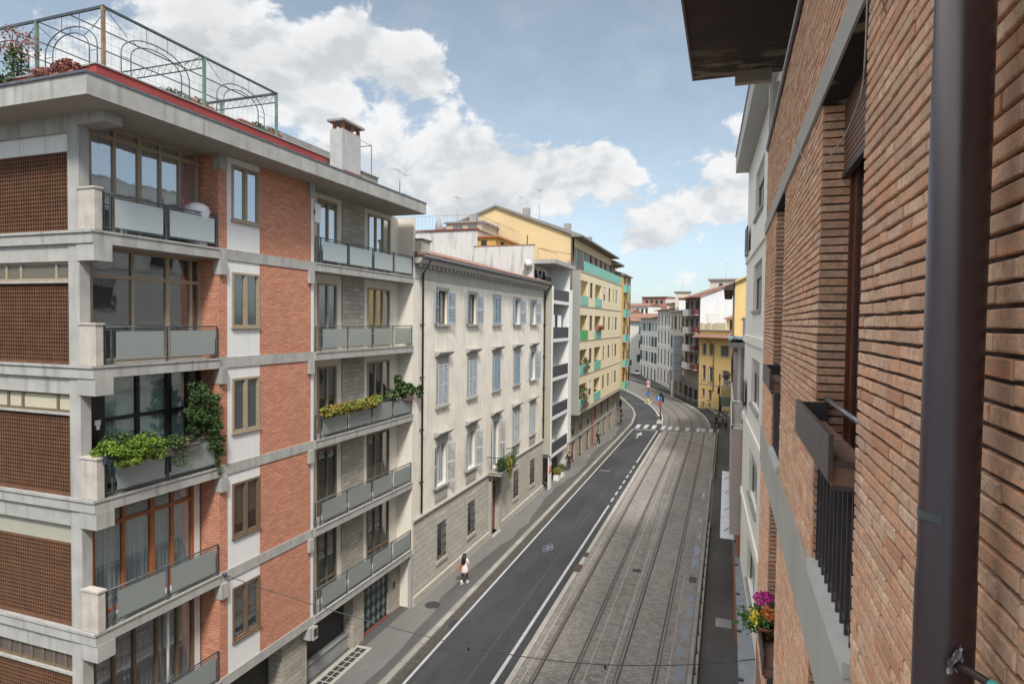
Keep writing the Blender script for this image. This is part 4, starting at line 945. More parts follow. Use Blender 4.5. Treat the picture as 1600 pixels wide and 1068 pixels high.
def antenna(lab, loc, h, n_=6, L_=.5, rz=0):
    t_ = thing('tv_antenna', lab, 'antenna', loc, rz, 'roof antennas')
    mb = MB(); mb.tube([(0, 0, 0), (0, 0, h)], .022, 5); mb.build('mast', GREYM, t_)
    mb = MB(); mb.tube([(0, -.5, h - .1), (0, .7, h - .1)], .012, 4)
    for i in range(n_): yy = -.5 + 1.2 * i / (n_ - 1); mb.tube([(-L_ / 2, yy, h - .1), (L_ / 2, yy, h - .1)], .008, 4)
    mb.build('aerial', GREYM, t_)
    return t_
def row(n_, dz, lab): pass

# ================================================================== NARROW WHITE BALCONY HOUSE with dark parapets
Cc = thing('balcony_house', 'narrow white framed house with stacked dark grey balcony parapets, next to the cream house', 'apartment house', (-13.6, 49.75, 0))
STAIN = plaster('stained_white_wall', (.52, .52, .51), .08, .75, dirtcol=(.14, .14, .14), scale=.5, streak=.5)
mb = MB(); mb.box(-12, -1.6, 0.05, 7.6, 3.0, 17.2); mb.box(-12, -1.9, .2, 7.6, 0, 3.0); mb.build('core', plaster('loggia_back', (.22, .20, .17), .1, .3), Cc)
mb = MB(); mb.box(-.7, 0, 0, .06, 3.1, 17.0); mb.box(-1.6, -.02, .06, .2, 3.1, 17.0, 0); mb.build('side_wall', plaster('olive_side_render', (.36, .345, .28), .08, .25), Cc)
mb = MB(); mb.box(-.02, .04, 0, .42, 3.0, 17.0); mb.box(-1.6, .04, 5.9, 7.1, 3.0, 17.0); mb.box(-1.6, -.4, 5.8, 7.4, 0, 3.0); mb.build('white_frame', WHITEM, Cc)
for k, z in enumerate((15.85, 12.65, 9.4, 6.15, 3.0)):
    mb = MB(); mb.box(-1.6, .03, .42, 5.9, z - .28, z); s_ = mb.build('balcony_slab', WHITE, Cc)
    mb = MB(); mb.box(-.08, .0, .45, 5.88, z, z + .92)
    pp = mb.build('balcony_parapet', simple('dark_slate_panel', (.055, .058, .068), .6, 0, .15, 3) if k == 0 else bpy.data.materials['dark_slate_panel'], Cc)
    mb = MB(); mb.box(-.10, .02, .44, 5.89, z + .92, z + .96); mb.build('top_rail', GREYM, pp)
    if k < 4 or True:
        mb = MB(); mb.box(-1.58, -1.5, .9, 2.1, z, z + 2.2); mb.box(-1.58, -1.5, 3.2, 5.2, z + (.0 if k % 2 else .8), z + 2.2); mb.build('balcony_door', simple('dark_loggia_glass', (.05, .05, .05), .15) if k == 0 else bpy.data.materials['dark_loggia_glass'], Cc)
mb = MB(); mb.box(-1.4, .25, .1, 7.3, 18.85, 19.2); mb.box(-12, -1.4, .1, 7.3, 18.85, 19.1); mb.build('roof_slab', CONC, Cc)
mb = MB(); mb.box(-2.2, -2.0, 0.1, 7.3, 17.0, 18.85); mb.box(-2.0, .02, 5.95, 6.15, 16.2, 18.85); mb.build('attic_wall', WHITE, Cc)
mb = MB(); mb.box(-1.99, -1.96, 1.0, 2.2, 17.5, 18.5); mb.build('attic_window', DARK, Cc); mb = MB(); mb.box(-1.99, -1.96, 2.8, 3.5, 17.5, 18.5); mb.build('attic_window', DARK, Cc); mb = MB(); mb.box(-1.99, -1.96, 4.1, 4.7, 17.5, 18.5); mb.build('attic_window', DARK, Cc)
mb = MB(); mb.box(-6.95, -1.6, .0, .2, 17.0, 20.35); mb.box(-6.95, -6.75, .2, 7, 17.0, 20.3); mb.box(-7.0, -1.55, -.03, .23, 20.35, 20.43, 1); mb.build('gable_parapet', [STAIN, TILE], Cc)
mb = MB(); mb.tube([(-2.2, .1, 17.5), (-2.2, .1, 21.2)], .05, 6); mb.build('vent_pipe', IRON, Cc)
mb = MB(); mb.tube([(-1.6, 1.2, 19.2), (-1.6, 1.2, 20.25), (.2, 6.5, 20.2)], .02, 4); mb.tube([(.2, 6.5, 19.2), (.2, 6.5, 20.2)], .02, 4); mb.tube([(-1.6, 1.2, 20.25), (.1, 1.2, 19.7)], .02, 4); mb.build('awning_frame', RUST, Cc)
mb = MB(); mb.box(-1.0, -.92, .5, 5.8, .12, 2.7); mb.build('shop_front', simple('dark_brown_shop', (.05, .022, .02), .5), Cc)
sg = thing('shop_banner', 'tall white banner with a red middle field standing at the shop entrance', 'banner', (-13.75, 50.35, .12))
mb = MB(); mb.box(-.03, .03, -.45, .45, 0, 2.75, 0); mb.build('panel', WHITEM, sg); mb = MB(); mb.box(.03, .035, -.45, .45, 1.3, 1.95, 0)
mb.build('red_field', simple('sign_red', (.5, .06, .03), .5), sg)
mb = MB()
for i in range(3): mb.box(.035, .039, -.38, .34 - .2 * i, 1.8 - i * .17, 1.86 - i * .17)
mb.build('lettering', WHITEM, sg)
sd_ = thing('satellite_dish', 'white satellite dish on the stained wall above the tiled roof', 'satellite dish', (-15.6, 49.5, 18.75), R(20))
mb = MB(); mb.lathe((0, 0, 0), [(.02, 0), (.22, .03), (.36, .09), (.38, .11)], 18); v_ = []
for (x_, y_, z_) in mb.v: v_.append((x_, -z_, y_ * 1.1))
mb.v = v_; mb.build('dish', simple('dish_white', (.5, .52, .52), .5), sd_, smooth=True)
mb = MB(); mb.tube([(0, .3, -.2), (0, 0, 0)], .03, 5); mb.tube([(0, 0, -.3), (0, -.5, 0)], .015, 4); mb.build('arm', GREYM, sd_)
lw = thing('laundry', 'sheets hung to dry on the second highest balcony of the white framed house', 'laundry', (-13.9, 51.2, 12.65))
mb = MB(); mb.tube([(0, -.6, 2.0), (0, 3.6, 2.0)], .01, 4); mb.build('line', GREYM, lw)
for i, (y0, y1, zb, mt) in enumerate(((-.4, .7, .35, CURT_B), (.8, 1.5, .7, DARK), (1.6, 2.9, .3, CURT_W), (3.0, 3.5, .9, CURT_D))):
    mb = MB()
    for k in range(10): ya, yb = y0 + (y1 - y0) * k / 10, y0 + (y1 - y0) * (k + 1) / 10; mb.face([(.04 * math.sin(k * 1.7), ya, zb), (.04 * math.sin(k * 1.7 + 1.7), yb, zb), (0, yb, 2.0), (0, ya, 2.0)])
    mb.build('sheet', mt, lw)
for i, (z_, lab) in enumerate(((9.4, 'white storage box on the middle balcony of the white framed house'), (6.15, 'white storage box on the second lowest balcony of the white framed house'), (3.0, 'low white box on the lowest balcony of the white framed house'))):
    bx = thing('storage_box', lab, 'box', (-14.2, 51.6 + i * .5, z_)); mb = MB(); mb.box(-.3, .3, -.5, .5, 0, 1.0); mb.build('box_body', WHITEM, bx); mb = MB(); mb.box(-.33, .33, -.53, .53, 1.0, 1.06); mb.build('lid', GREYM, bx)
# rear white house with a terrace, seen above the tiled roof
W = thing('terrace_house', 'weathered white house with a roof terrace and small ochre dormer behind the tiled roof', 'house', (-28.5, 50.4, 0))
mb = MB(); mb.prism([(0, 0), (8, 0), (8, 10), (0, 10)], 0, 21.9); mb.build('wall', STAIN, W)
mb = MB(); mb.box(-.1, 8.1, -.1, .15, 21.9, 22.02); mb.box(-.1, 8.1, -.1, 10.1, 21.88, 21.93); mb.build('roof_edge', simple('red_brown_coping', (.20, .07, .06), .8), W)
mb = MB(); mb.box(8.0, 9.6, .2, 6, 18, 21.2, 0); mb.box(8.0, 9.9, .0, 6.3, 21.2, 21.35, 1); mb.build('dormer', [plaster('ochre_wall', (.55, .33, .10), .1, .3), ORANGE_WOOD], W)
mb = MB(); mb.box(8.3, 8.8, .14, .2, 19.8, 21.0); mb.box(9.61, 9.64, 1.5, 2.4, 19.8, 21.0); mb.build('window', DARK, W)
def iron_fence(mb, P, h, step=.35, r=.012):
    for i in range(len(P) - 1):
        a_ = Vector(P[i]); b_ = Vector(P[i + 1]); n_ = max(1, int((b_ - a_).length / step))
        mb.tube([a_ + Vector((0, 0, h)), b_ + Vector((0, 0, h))], r * 1.5, 4); mb.tube([a_ + Vector((0, 0, .1)), b_ + Vector((0, 0, .1))], r, 4)
        for j in range(n_ + 1): p = a_.lerp(b_, j / n_); mb.tube([p, p + Vector((0, 0, h))], r, 3, caps=False)
mb = MB(); iron_fence(mb, [(.2, .1, 22.0), (7.9, .1, 22.0), (7.9, 6, 22.0)], 1.25); iron_fence(mb, [(7.9, .2, 21.35), (9.8, .2, 21.35), (9.8, 6, 21.35)], 1.1, .6); mb.build('terrace_railing', GREYM, W)
mb = MB(); mb.box(3.2, 6.8, 4, 8, 22, 23.2, 0); mb.box(3.0, 7.0, 3.8, 8.2, 23.2, 23.35, 1); mb.box(3.9, 4.9, 3.97, 4, 22.3, 23.0, 2); mb.box(5.4, 6.3, 3.97, 4, 22.3, 23.0, 2); mb.build('roof_hut', [plaster('hut_cream', (.50, .42, .28), .1, .4), CONC_D, PANE_D], W)
mb = MB(); mb.box(5.3, 6.0, 4.6, 5.2, 23.35, 24.1); mb.build('chimney', CONC_D, W)
mb = MB(); mb.lathe((2.9, 3, 22), [(.35, 0), (.35, 1.0), (.2, 1.3), (.15, 1.6)], 8); mb.build('vent_cowl', CONC_D, W)

# ================================================================== CREAM APARTMENT BLOCK with turquoise balconies
D = thing('apartment_block', 'long cream apartment block with turquoise balcony parapets over a stone base', 'apartment block', (-13.25, 58.65, 0))
CRY = plaster('pale_yellow_render', (.66, .585, .42), .05, .2, dirtcol=(.42, .34, .22), scale=.3); YEL = plaster('ochre_gable_render', (.60, .46, .26), .05, .15, dirtcol=(.42, .27, .11), scale=.25)
GREY_D = plaster('grey_bay_render', (.30, .295, .28), .06, .2); TURQ = simple('turquoise_panel', (.17, .42, .36), .5, 0, .12, 1.5); GRN = simple('bright_green_panel', (.06, .33, .10), .5, 0, .1, 1.5)
DLEN = 24.6
REC = [(.12, 3.45), (7.1, 10.6)]; DW = [(4.5, 5.9), (11.9, 13.1), (15.1, 16.3), (18.1, 18.8), (19.9, 21.3)]
FL = [15.7, 12.35, 9.0, 5.65]
hs = []
for s_ in FL:
    for (a_, b_) in REC: hs.append((a_, b_, s_ + .9, s_ + 2.4))
    for (a_, b_) in DW: hs.append((a_, b_, s_ + .85, s_ + 2.4))
mb = MB(); mb.holes(0, DLEN, 5.3, 19.0, 0, hs, .16); mb.build('wall', CRY, D)
mb = MB()
for s_ in FL + [19.0]: mb.box(0, .05, 0, DLEN, s_ - .12, s_ - .04)
mb.build('floor_line', plaster('floor_line_stone', (.42, .38, .32), .1, .2), D)
mb = MB(); mb.box(-1.05, -.0, -.02, 0.0, 5.3, 19.0); mb.box(-.95, -.0, 0, DLEN, 5.15, 5.3); mb.box(-1.5, -.95, 0, DLEN, 5.3, 19); mb.box(-1.3, -1.0, -.01, 4.5, 19.0, 19.9); mb.build('bay_side', GREY_D, D)
for s_ in FL:
    for i, (a_, b_) in enumerate(REC):
        mb = MB(); mb.box(-.95, -.93, a_, b_, s_ + .9, s_ + 2.4); mb.box(-.93, -.9, a_ + .3, a_ + 1.1, s_ + .9, s_ + 2.1, 1)
        mb.box(-.93, -.17, b_, b_ + .04, s_ + .9, s_ + 2.4); f = mb.build('loggia', [YEL, DARK], D)
        mb = MB(); mb.box(.02, .07, a_, b_, s_ + .02, s_ + .95); mb.build('parapet', GRN if (s_ == 12.35 and i == 0) else TURQ, f)
    for i, (a_, b_) in enumerate(DW):
        k_ = (FL.index(s_) * 5 + i) % 7
        mb = MB(); mb.box(-.14, -.10, a_, b_, s_ + .85, s_ + 2.4, 1); mb.box(-.10, -.05, a_, a_ + .12, s_ + .85, s_ + 2.4, 0); mb.box(-.10, -.05, b_ - .12, b_, s_ + .85, s_ + 2.4, 0); mb.box(-.1, -.05, (a_ + b_) / 2 - .06, (a_ + b_) / 2 + .06, s_ + .85, s_ + 2.4, 0)
        if k_ in (1, 4): mb.box(-.09, -.06, a_, b_, s_ + (1.6 if k_ == 1 else .95), s_ + 2.4, 2)
        mb.build('window', [simple('brown_frame', (.14, .08, .06), .6) if not bpy.data.materials.get('brown_frame') else bpy.data.materials['brown_frame'], DARK, TURQ if k_ == 4 else CURT_W], D)
# set-back top floor behind the long turquoise railing
mb = MB(); mb.holes(1.0, DLEN, 19.0, 22.2, -.9, [(a_, a_ + 1.1, 19.6, 21.3) for a_ in (2.0, 5.0, 8.4, 11.2, 14.2, 17.0, 20.6)], .12); mb.build('top_floor_wall', plaster('mauve_brown_render', (.33, .27, .25), .1, .2), D)
mb = MB(); mb.box(-.9, -.86, 1.0, DLEN, 21.35, 22.25); mb.build('upper_band', CRY, D)
for i, a_ in enumerate((2.0, 5.0, 8.4, 11.2, 14.2, 17.0, 20.6)):
    mb = MB(); mb.box(-1.02, -.98, a_, a_ + 1.1, 19.6, 21.3); mb.build('window', TURQ if i < 2 else DARK, D)
mb = MB()
for i in range(20): mb.box(-.04, .0, 1.6 + i * 1.15, 1.6 + i * 1.15 + 1.12, 19.05, 20.0)
mb.tube([(-.02, 1.6, 20.03), (-.02, DLEN, 20.03)], .02, 4); mb.build('long_parapet', TURQ, D)
# gable and roof
mb = MB(); P = [(-16.5, 0), (-.95, 0), (-.95, 22.3), (-8.6, 25.35), (-16.5, 22.6)]
mb.extr(P, 'y', -.0, .35) ; mb.box(-16.5, -1.5, .35, 29.5, 5.3, 22.3); mb.build('gable_wall', YEL, D)
mb = MB(); mb.extr([(.15, 22.15), (.15, 22.32), (-8.6, 25.55), (-17, 22.55), (-17, 22.4), (-8.6, 25.35), (-.9, 22.35), (-.9, 22.15)], 'y', -.25, 21.5); mb.extr([(.2, 21.5), (.2, 21.7), (-8.6, 25.0), (-8.6, 24.6), (-.9, 21.7), (-.9, 21.3)], 'y', 21.5, 25.4)
rf = mb.build('roof', plaster('roof_edge_grey', (.22, .21, .20), .1, .3), D)
mb = MB(); mb.box(-7.2, -6.5, 4, 4.6, 24.9, 25.9); mb.box(-4, -3.3, 9, 9.6, 23.8, 24.9); mb.box(-3, -2.2, 15, 15.7, 23.2, 24.2); mb.build('chimney', CONC_D, rf)
mb = MB(); mb.box(-10.6, -9.9, -.03, -.0, 22.7, 23.4) if False else mb.box(-9.95, -9.25, -.03, 0, 22.6, 23.3); mb.build('gable_window', DARK, D)
mb = MB(); mb.tube([(-.85, -.12, 22.2), (-.85, -.12, 5.4)], .07, 6); mb.build('drainpipe', BRP, D)
# stone base
bs = [(a_, a_ + 1.1, 2.75, 4.55) for a_ in (1.6, 5.2, 8.8, 12.6, 16.6, 20.6, 25.2)]; bd = [(a_, a_ + 1.5, .12, 2.15) for a_ in (1.6, 5.0, 8.6, 14.8, 18.6, 22.8, 26.2)]
mb = MB(); mb.holes(-1.2, 29.4, 0, 5.4, -1.0, bs + bd, .25); mb.face([(-1.0, -1.2, 0), (-6, -1.2, 0), (-6, -1.2, 5.3), (-1, -1.2, 5.3)])
mb.build('stone_base', brick('rubble_stone', (.27, .25, .215), (.38, .355, .31), (.14, .13, .12), .5, .22, .012, .7, .02, off=.4, stain=.4, jit=.5), D)
mb = MB(); mb.box(-1.0, -.92, -1.2, 29.4, 2.32, 2.5); mb.build('string_course', CONC, D)
BD = simple('brown_garage_door', (.13, .06, .045), .6, 0, .2, 3)
for i, (a_, b_, c_, d_) in enumerate(bs): mb = MB(); mb.box(-1.22, -1.18, a_, b_, c_, d_, 0); mb.box(-1.15, -1.1, a_, b_, c_ + (.7 if i < 3 else 1.6), d_, 1); mb.build('base_window', [DARK, TURQ], D)
for (a_, b_, c_, d_) in bd: mb = MB(); mb.box(-1.22, -1.18, a_, b_, c_, d_); mb.build('base_door', BD, D)
mb = MB(); mb.box(-1.0, -.95, 11.0, 12.2, .12, 4.3); mb.build('entrance_door', ORANGE_WOOD, D)
vv = plant('trailing green shrub hanging from the second floor corner loggia of the cream block', (-13.15, 60.2, 9.4), [('foliage', LEAF_D, [('C', (-.05, .8, .6), .15, 1.1, .6, 14, 16, .14, .22)])], trough(2.4, .3, .3), 'balcony plants', rz=0)
vv = plant('tangle of green and red climbing plants on the lowest corner loggia of the cream block', (-13.15, 59.4, 5.75), [('foliage', LEAF_D, [('C', (.0, 1.2, 1.0), .2, 1.4, 1.1, 26, 16, .14, .24)]), ('red_foliage', LEAF_R, [('C', (.0, 1.3, 1.1), .2, 1.4, 1.0, 12, 14, .13, .22)])], trough(2.8, .3, .3), 'balcony plants', rz=0)
vv = plant('small flower box on the third floor middle loggia of the cream block', (-13.1, 66.2, 13.25), [('foliage', LEAF_R, [((.1, 1.5, .25), .25, 1.3, .25, 350, .16)])], trough(2.8, .25, .2, POT), 'balcony plants', rz=0)
E1 = thing('ochre_house', 'narrow ochre house with turquoise balconies and a dark pipe at the bend of the street', 'apartment house', (-13.2, 84.0, 0))
OCH = plaster('ochre_render', (.55, .38, .16), .06, .2, dirtcol=(.3, .18, .06), scale=.4)
mb = MB(); mb.box(-10, 0, 0, 6, 5.2, 20.5); mb.build('wall', OCH, E1); mb = MB(); mb.box(-10, -1.0, .2, 5.5, 0, 5.2); mb.build('stone_base', bpy.data.materials['rubble_stone'], E1)
mb = MB(); mb.extr([(.35, 20.4), (.35, 20.6), (-5, 22), (-5, 20.4)], 'y', -.2, 6.6); mb.build('roof', CONC_D, E1)
for s_ in (18.2, 14.9, 11.55, 8.2, 5.2):
    mb = MB(); mb.box(0, .5, .5, 3.4, s_ - .1, s_, 1); mb.box(.45, .5, .5, 3.4, s_, s_ + .95, 0); mb.box(0, .5, .5, .55, s_, s_ + .95, 0); mb.build('balcony', [TURQ, CONC], E1)
    mb = MB(); mb.box(.0, .03, .9, 2.0, s_, s_ + 2.1); mb.box(0, .03, 4.2, 5.2, s_ + .8, s_ + 2.1); mb.build('window', BD, E1)
mb = MB(); mb.tube([(.1, 5.9, 20.4), (.1, 5.9, 5.2)], .08, 6); mb.build('drainpipe', BRP, E1)
for (lab, loc, h, n_) in [('thin roof antenna on the edge of the brick house roof, right end', AL(.5, 13.6, 19.42), 1.2, 2), ('tall antenna behind the weathered white wall', (-24, 54, 22), 3.6, 7), ('short antenna at the left end of the tiled roof ridge', (-15.5, 29.5, 17.7), 1.1, 5), ('tall thin mast between the brick roof and the white terrace', (-24.5, 45, 17), 7.2, 4), ('comb shaped antenna on the ochre gable roof, right of two', (-19, 64, 24), 4.0, 7), ('small whip antenna on the ochre gable roof, left of two', (-20.5, 62, 24.6), 2.4, 3)]: antenna(lab, loc, h, n_)
# ================================================================== FAR STREET beyond the crossing
def hbase(name, label, cat, P0, P1, **k):
    d = Vector((P1[0] - P0[0], P1[1] - P0[1])); L_ = d.length; d.normalize()
    return thing(name, label, cat, (P0[0], P0[1], 0), math.atan2(-d.x, d.y), **k), L_
def rhouse(name, label, P0, P1, H, wallm, cols, rows, shut, roofm=TILE, depth=11, roofh=1.6, over=.7, cat='house', ww=1.0, basem=None, basez=0, doors=0, hood=False, bands=(), surround=PIETRA, doorz=2.6):
    t_, L_ = hbase(name, label, cat, P0, P1)
    hs = [(L_ * c - ww / 2, L_ * c + ww / 2, z0, z1) for c in cols for z0, z1 in rows]
    dd = [(L_ * (i + .5) / doors - .7, L_ * (i + .5) / doors + .7, .1, doorz) for i in range(doors)] if doors else []
    mb = MB(); mb.holes(0, L_, basez, H, 0, [h for h in hs if h[2] > basez] + ([h for h in dd] if not basez else []), .06)
    mb.face([(0, 0, 0), (-depth, 0, 0), (-depth, 0, H), (0, 0, H)]); mb.face([(0, L_, H), (-depth, L_, H), (-depth, L_, 0), (0, L_, 0)]); mb.face([(-depth, 0, 0), (-depth, L_, 0), (-depth, L_, H), (-depth, 0, H)])
    mb.build('wall', wallm, t_)
    if basez:
        mb = MB(); mb.holes(0, L_, 0, basez, .06, dd, .3); mb.box(0, .12, 0, L_, basez - .1, basez + .05); mb.build('stone_base', basem, t_)
    for h in hs:
        mb = MB(); mb.box(-.05, -.03, h[0], h[1], h[2], h[3], 1); mb.box(0, .05, h[0] - .12, h[1] + .12, h[2] - .12, h[2], 0); mb.box(0, .015, h[0] - .12, h[0], h[2], h[3] + .12, 0); mb.box(0, .015, h[1], h[1] + .12, h[2], h[3] + .12, 0); mb.box(0, .015, h[0], h[1], h[3], h[3] + .12, 0)
        if hood: mb.box(0, .25, h[0] - .2, h[1] + .2, h[3] + .3, h[3] + .42, 0)
        f = mb.build('window', [surround, DARK], t_)
        if shut is not None:
            mb = MB(); r_ = random.random()
            if r_ < .45: mb.box(-.028, -.01, h[0], h[1], h[2], h[3])
            else: mb.box(.05, .09, h[0] - ww / 2, h[0], h[2], h[3]); mb.box(.05, .09, h[1], h[1] + ww / 2, h[2], h[3])
            mb.build('shutter', shut, f)
    for h in dd: mb = MB(); mb.box(-.25, -.2, h[0], h[1], h[2], h[3]); mb.build('door', BD, t_)
    for z in bands: mb = MB(); mb.box(0, .1, 0, L_, z, z + .15); mb.build('string_course', surround, t_)
    if roofh:
        mb = MB(); mb.extr([(over, H), (over, H + .15), (-depth / 2, H + roofh + .15), (-depth - over, H + .15), (-depth - over, H)], 'y', -.15, L_ + .15); mb.build('roof', roofm, t_)
    else:
        mb = MB(); mb.box(-depth, over, -.1, L_ + .1, H, H + .3); mb.build('roof', roofm, t_)
    return t_, L_
YF = plaster('warm_yellow_render', (.64, .46, .20), .07, .25, dirtcol=(.38, .22, .08), scale=.4)
Fh, FLn = hbase('corner_house', 'yellow corner house with a tiled ledge and roof terrace facing the crossing', 'house', (-4.3, 110.2), (3.6, 103.0))
hs = [(.8, 1.5, 9.0, 10.8), (2.3, 3.0, 9.0, 10.8), (4.7, 6.3, 8.9, 10.6), (.8, 1.5, 4.8, 7.2), (2.3, 3.05, 4.6, 7.0), (5.2, 6.4, 4.3, 6.6), (.8, 1.4, 2.0, 3.3), (2.2, 2.9, 1.6, 3.2), (.85, 1.35, .5, 1.1), (2.25, 2.75, .3, 1.0)]
mb = MB(); mb.holes(0, FLn, 0, 12.0, 0, hs, .2); mb.box(-11, -.01, 0.005, FLn, 12.0, 13.0); mb.face([(0, 0, 0), (-9, 0, 0), (-9, 0, 12), (0, 0, 12)]); mb.face([(0, 0, 12), (-9, 0, 12), (-9, FLn, 12), (0, FLn, 12)]); mb.build('wall', YF, Fh)
for h in hs:
    mb = MB(); mb.box(-.17, -.15, h[0], h[1], h[2], h[3], 1); mb.box(0, .06, h[0] - .1, h[1] + .1, h[2] - .12, h[2], 0); mb.box(0, .04, h[0] - .1, h[0], h[2], h[3] + .1, 0); mb.box(0, .04, h[1], h[1] + .1, h[2], h[3] + .1, 0); mb.build('window', [PIETRA, simple('grey_green_shutter', (.09, .10, .09), .7) if not bpy.data.materials.get('grey_green_shutter') else bpy.data.materials['grey_green_shutter']], Fh)
mb = MB(); mb.extr([(1.0, 11.75), (1.0, 11.9), (0, 12.4), (0, 11.75)], 'y', -.8, FLn); mb.build('tiled_ledge', TILE, Fh)
mb = MB(); mb.box(0, .03, 0, FLn, 4.0, 4.15); mb.box(-.1, .12, -.1, FLn, 12.95, 13.15); mb.build('string_course', PIETRA, Fh)
mb = MB()
for (a_, b_) in ((0, .7), (1.7, 2.5), (3.2, 5.6)): mb.box(-.2, 0, a_, b_, 13.15, 14.25)
mb.box(-.12, -.08, 0.7, 3.2, 13.15, 14.1); mb.build('terrace_parapet', CRY, Fh)
mb = MB(); mb.tube([(.9, 2.0, 11.7), (.1, 3.2, 10.6), (.1, 3.35, 4), (.1, 3.35, 3)], .06, 6); mb.build('drainpipe', BRP, Fh)
mb = MB(); iron_fence(mb, [(-1, .4, 14.0), (-1, 3.2, 14.0)], 1.6, .3, .015); mb.build('terrace_railing', BEIGE, Fh)
mb = MB(); mb.box(-6, -2.5, 3.4, 7, 13, 15.0, 0); mb.extr([(-2.0, 14.9), (-2.0, 15.0), (-4.3, 15.6), (-6.5, 15.0), (-6.5, 14.9)], 'y', 3.2, 7.2, 1); mb.box(-2.5, -2.45, 4.2, 5.0, 13, 14.7, 2); mb.build('terrace_hut', [CRY, TILE, DARK], Fh)
# dark balcony house with red-brown shutters
G1, GL = hbase('balcony_block', 'tall house with stacked white balconies and dark red shutters left of the yellow corner house', 'apartment house', (-7.46, 122.4), (-4.3, 110.4))
mb = MB(); mb.holes(0, GL, 3.2, 18.6, 0, [(a_, a_ + 2.4, z, z + 2.3) for a_ in (.9, 4.9, 9.0) for z in (3.9, 6.3, 9.45, 12.55, 15.65)][0:0] + [(a_, a_ + 2.4, z, z + 2.3) for a_ in (.9, 4.9, 9.0) for z in (6.3, 9.45, 12.55, 15.65)], .6)
mb.build('wall', plaster('greyed_wall', (.24, .21, .19), .1, .3), G1)
mb = MB(); mb.face([(0, GL, 0), (0, GL, 18.6), (-5.5, GL, 21), (-12, GL, 18.9), (-12, GL, 0)]); mb.face([(0, 0, 0), (0, 0, 18.6), (-12, 0, 18.9), (-12, 0, 0)]); mb.build('gable_wall', plaster('white_gable', (.62, .63, .66), .05, .35, dirtcol=(.36, .36, .38), scale=.4, streak=.4), G1)
mb = MB(); mb.box(0, .04, 0, GL, 3.2, 3.5) ; mb.holes(0, GL, 0, 3.2, 0, [(a_, a_ + 2.6, .1, 2.7) for a_ in (.8, 4.7, 8.9)], .3); mb.build('shop_base', simple('dark_marble', (.09, .085, .08), .4), G1)
for a_ in (.8, 4.7, 8.9): mb = MB(); mb.box(-.35, -.3, a_, a_ + 2.6, .1, 2.7); mb.build('shop_window', simple('shop_glass', (.04, .05, .05), .1) if not bpy.data.materials.get('shop_glass') else bpy.data.materials['shop_glass'], G1)
REDSH = simple('dark_red_shutter', (.13, .035, .03), .7, 0, .2, 2)
for z in (6.3, 9.45, 12.55, 15.65):
    for i, a_ in enumerate((.9, 4.9, 9.0)):
        mb = MB(); mb.box(-.5, -.45, a_, a_ + 2.4, z, z + 2.3, 0); mb.box(-.44, -.4, a_ + .2, a_ + .9, z, z + 2.2, 1); mb.build('window', [DARK, REDSH if (i + int(z)) % 2 else CURT_W], G1)
    mb = MB(); mb.box(0, 1.2, 3.6, 8.6, z - .2, z, 0); mb.box(1.12, 1.2, 3.6, 8.6, z, z + .95, 0); mb.box(0, 1.2, 8.55, 8.6, z, z + .95, 0); mb.build('white_balcony', [WHITE], G1)
    for (a_, b_) in ((.3, 3.5), (8.7, 11.9)):
        mb = MB(); mb.box(0, .8, a_, b_, z - .15, z, 0); mb.box(.76, .8, a_, b_, z, z + .9, 1); mb.box(0, .8, b_ - .04, b_, z, z + .9, 1); mb.build('iron_balcony', [CONC, REDSH], G1)
mb = MB(); mb.extr([(1.3, 18.5), (1.3, 18.7), (-6, 21.2), (-12.5, 18.9), (-12.5, 18.7), (-6, 21.0), (0, 18.7), (0, 18.5)], 'y', -.2, GL + .3); mb.build('roof', TILE, G1)
T = thing('roof_tower', 'cream flat roofed tower rising behind the white gable wall', 'tower', (-2.8, 121, 0), R(-4))
mb = MB(); mb.box(-.3, 6, 0, 8, 0, 22.1); mb.box(-.7, 6.4, -.4, 8.4, 22.1, 22.35, 1); mb.build('wall', [plaster('tower_render', (.52, .50, .44), .05, .3), CONC_D], T); mb = MB(); mb.box(1.3, 1.9, -.05, 0, 20.3, 21.5); mb.build('window', DARK, T)
mb = MB(); mb.box(.6, 4, -.5, -.05, 19.4, 19.55); mb.build('ledge', CONC_D, T)
antenna('tall antenna on the cream flat roofed tower', (-.4, 124, 22.3), 3.2, 5)
antenna('antenna above the tiled roof beside the square chimney tower', (-8.2, 125, 20.5), 2.4, 3)
# wrapped scaffold tower
sc = thing('wrapped_scaffold', 'tall scaffold wrapped in grey sheeting at the kerb beside the balcony house', 'scaffold', (-8.9, 125.5, 0), R(15))
mb = MB(); mb.box(-.9, .9, -.9, .9, 3.0, 11.8); mb.build('sheeting', slats('grey_sheeting', (.36, .38, .42), 1.6, dark=.75), sc)
mb = MB()
for x in (-.85, .85):
    for y in (-.85, .85): mb.tube([(x, y, 0), (x, y, 12.2)], .04, 5)
for z in (.9, 1.9, 2.9): mb.tube([(-.85, -.85, z), (.85, -.85, z)], .03, 4); mb.tube([(.85, -.85, z), (-.85, -.85, z - .9)], .02, 4)
mb.build('poles', GREYM, sc); mb = MB(); mb.box(-1.15, -.9, -.95, .1, 0, 3.2); mb.build('white_board', WHITEM, sc)
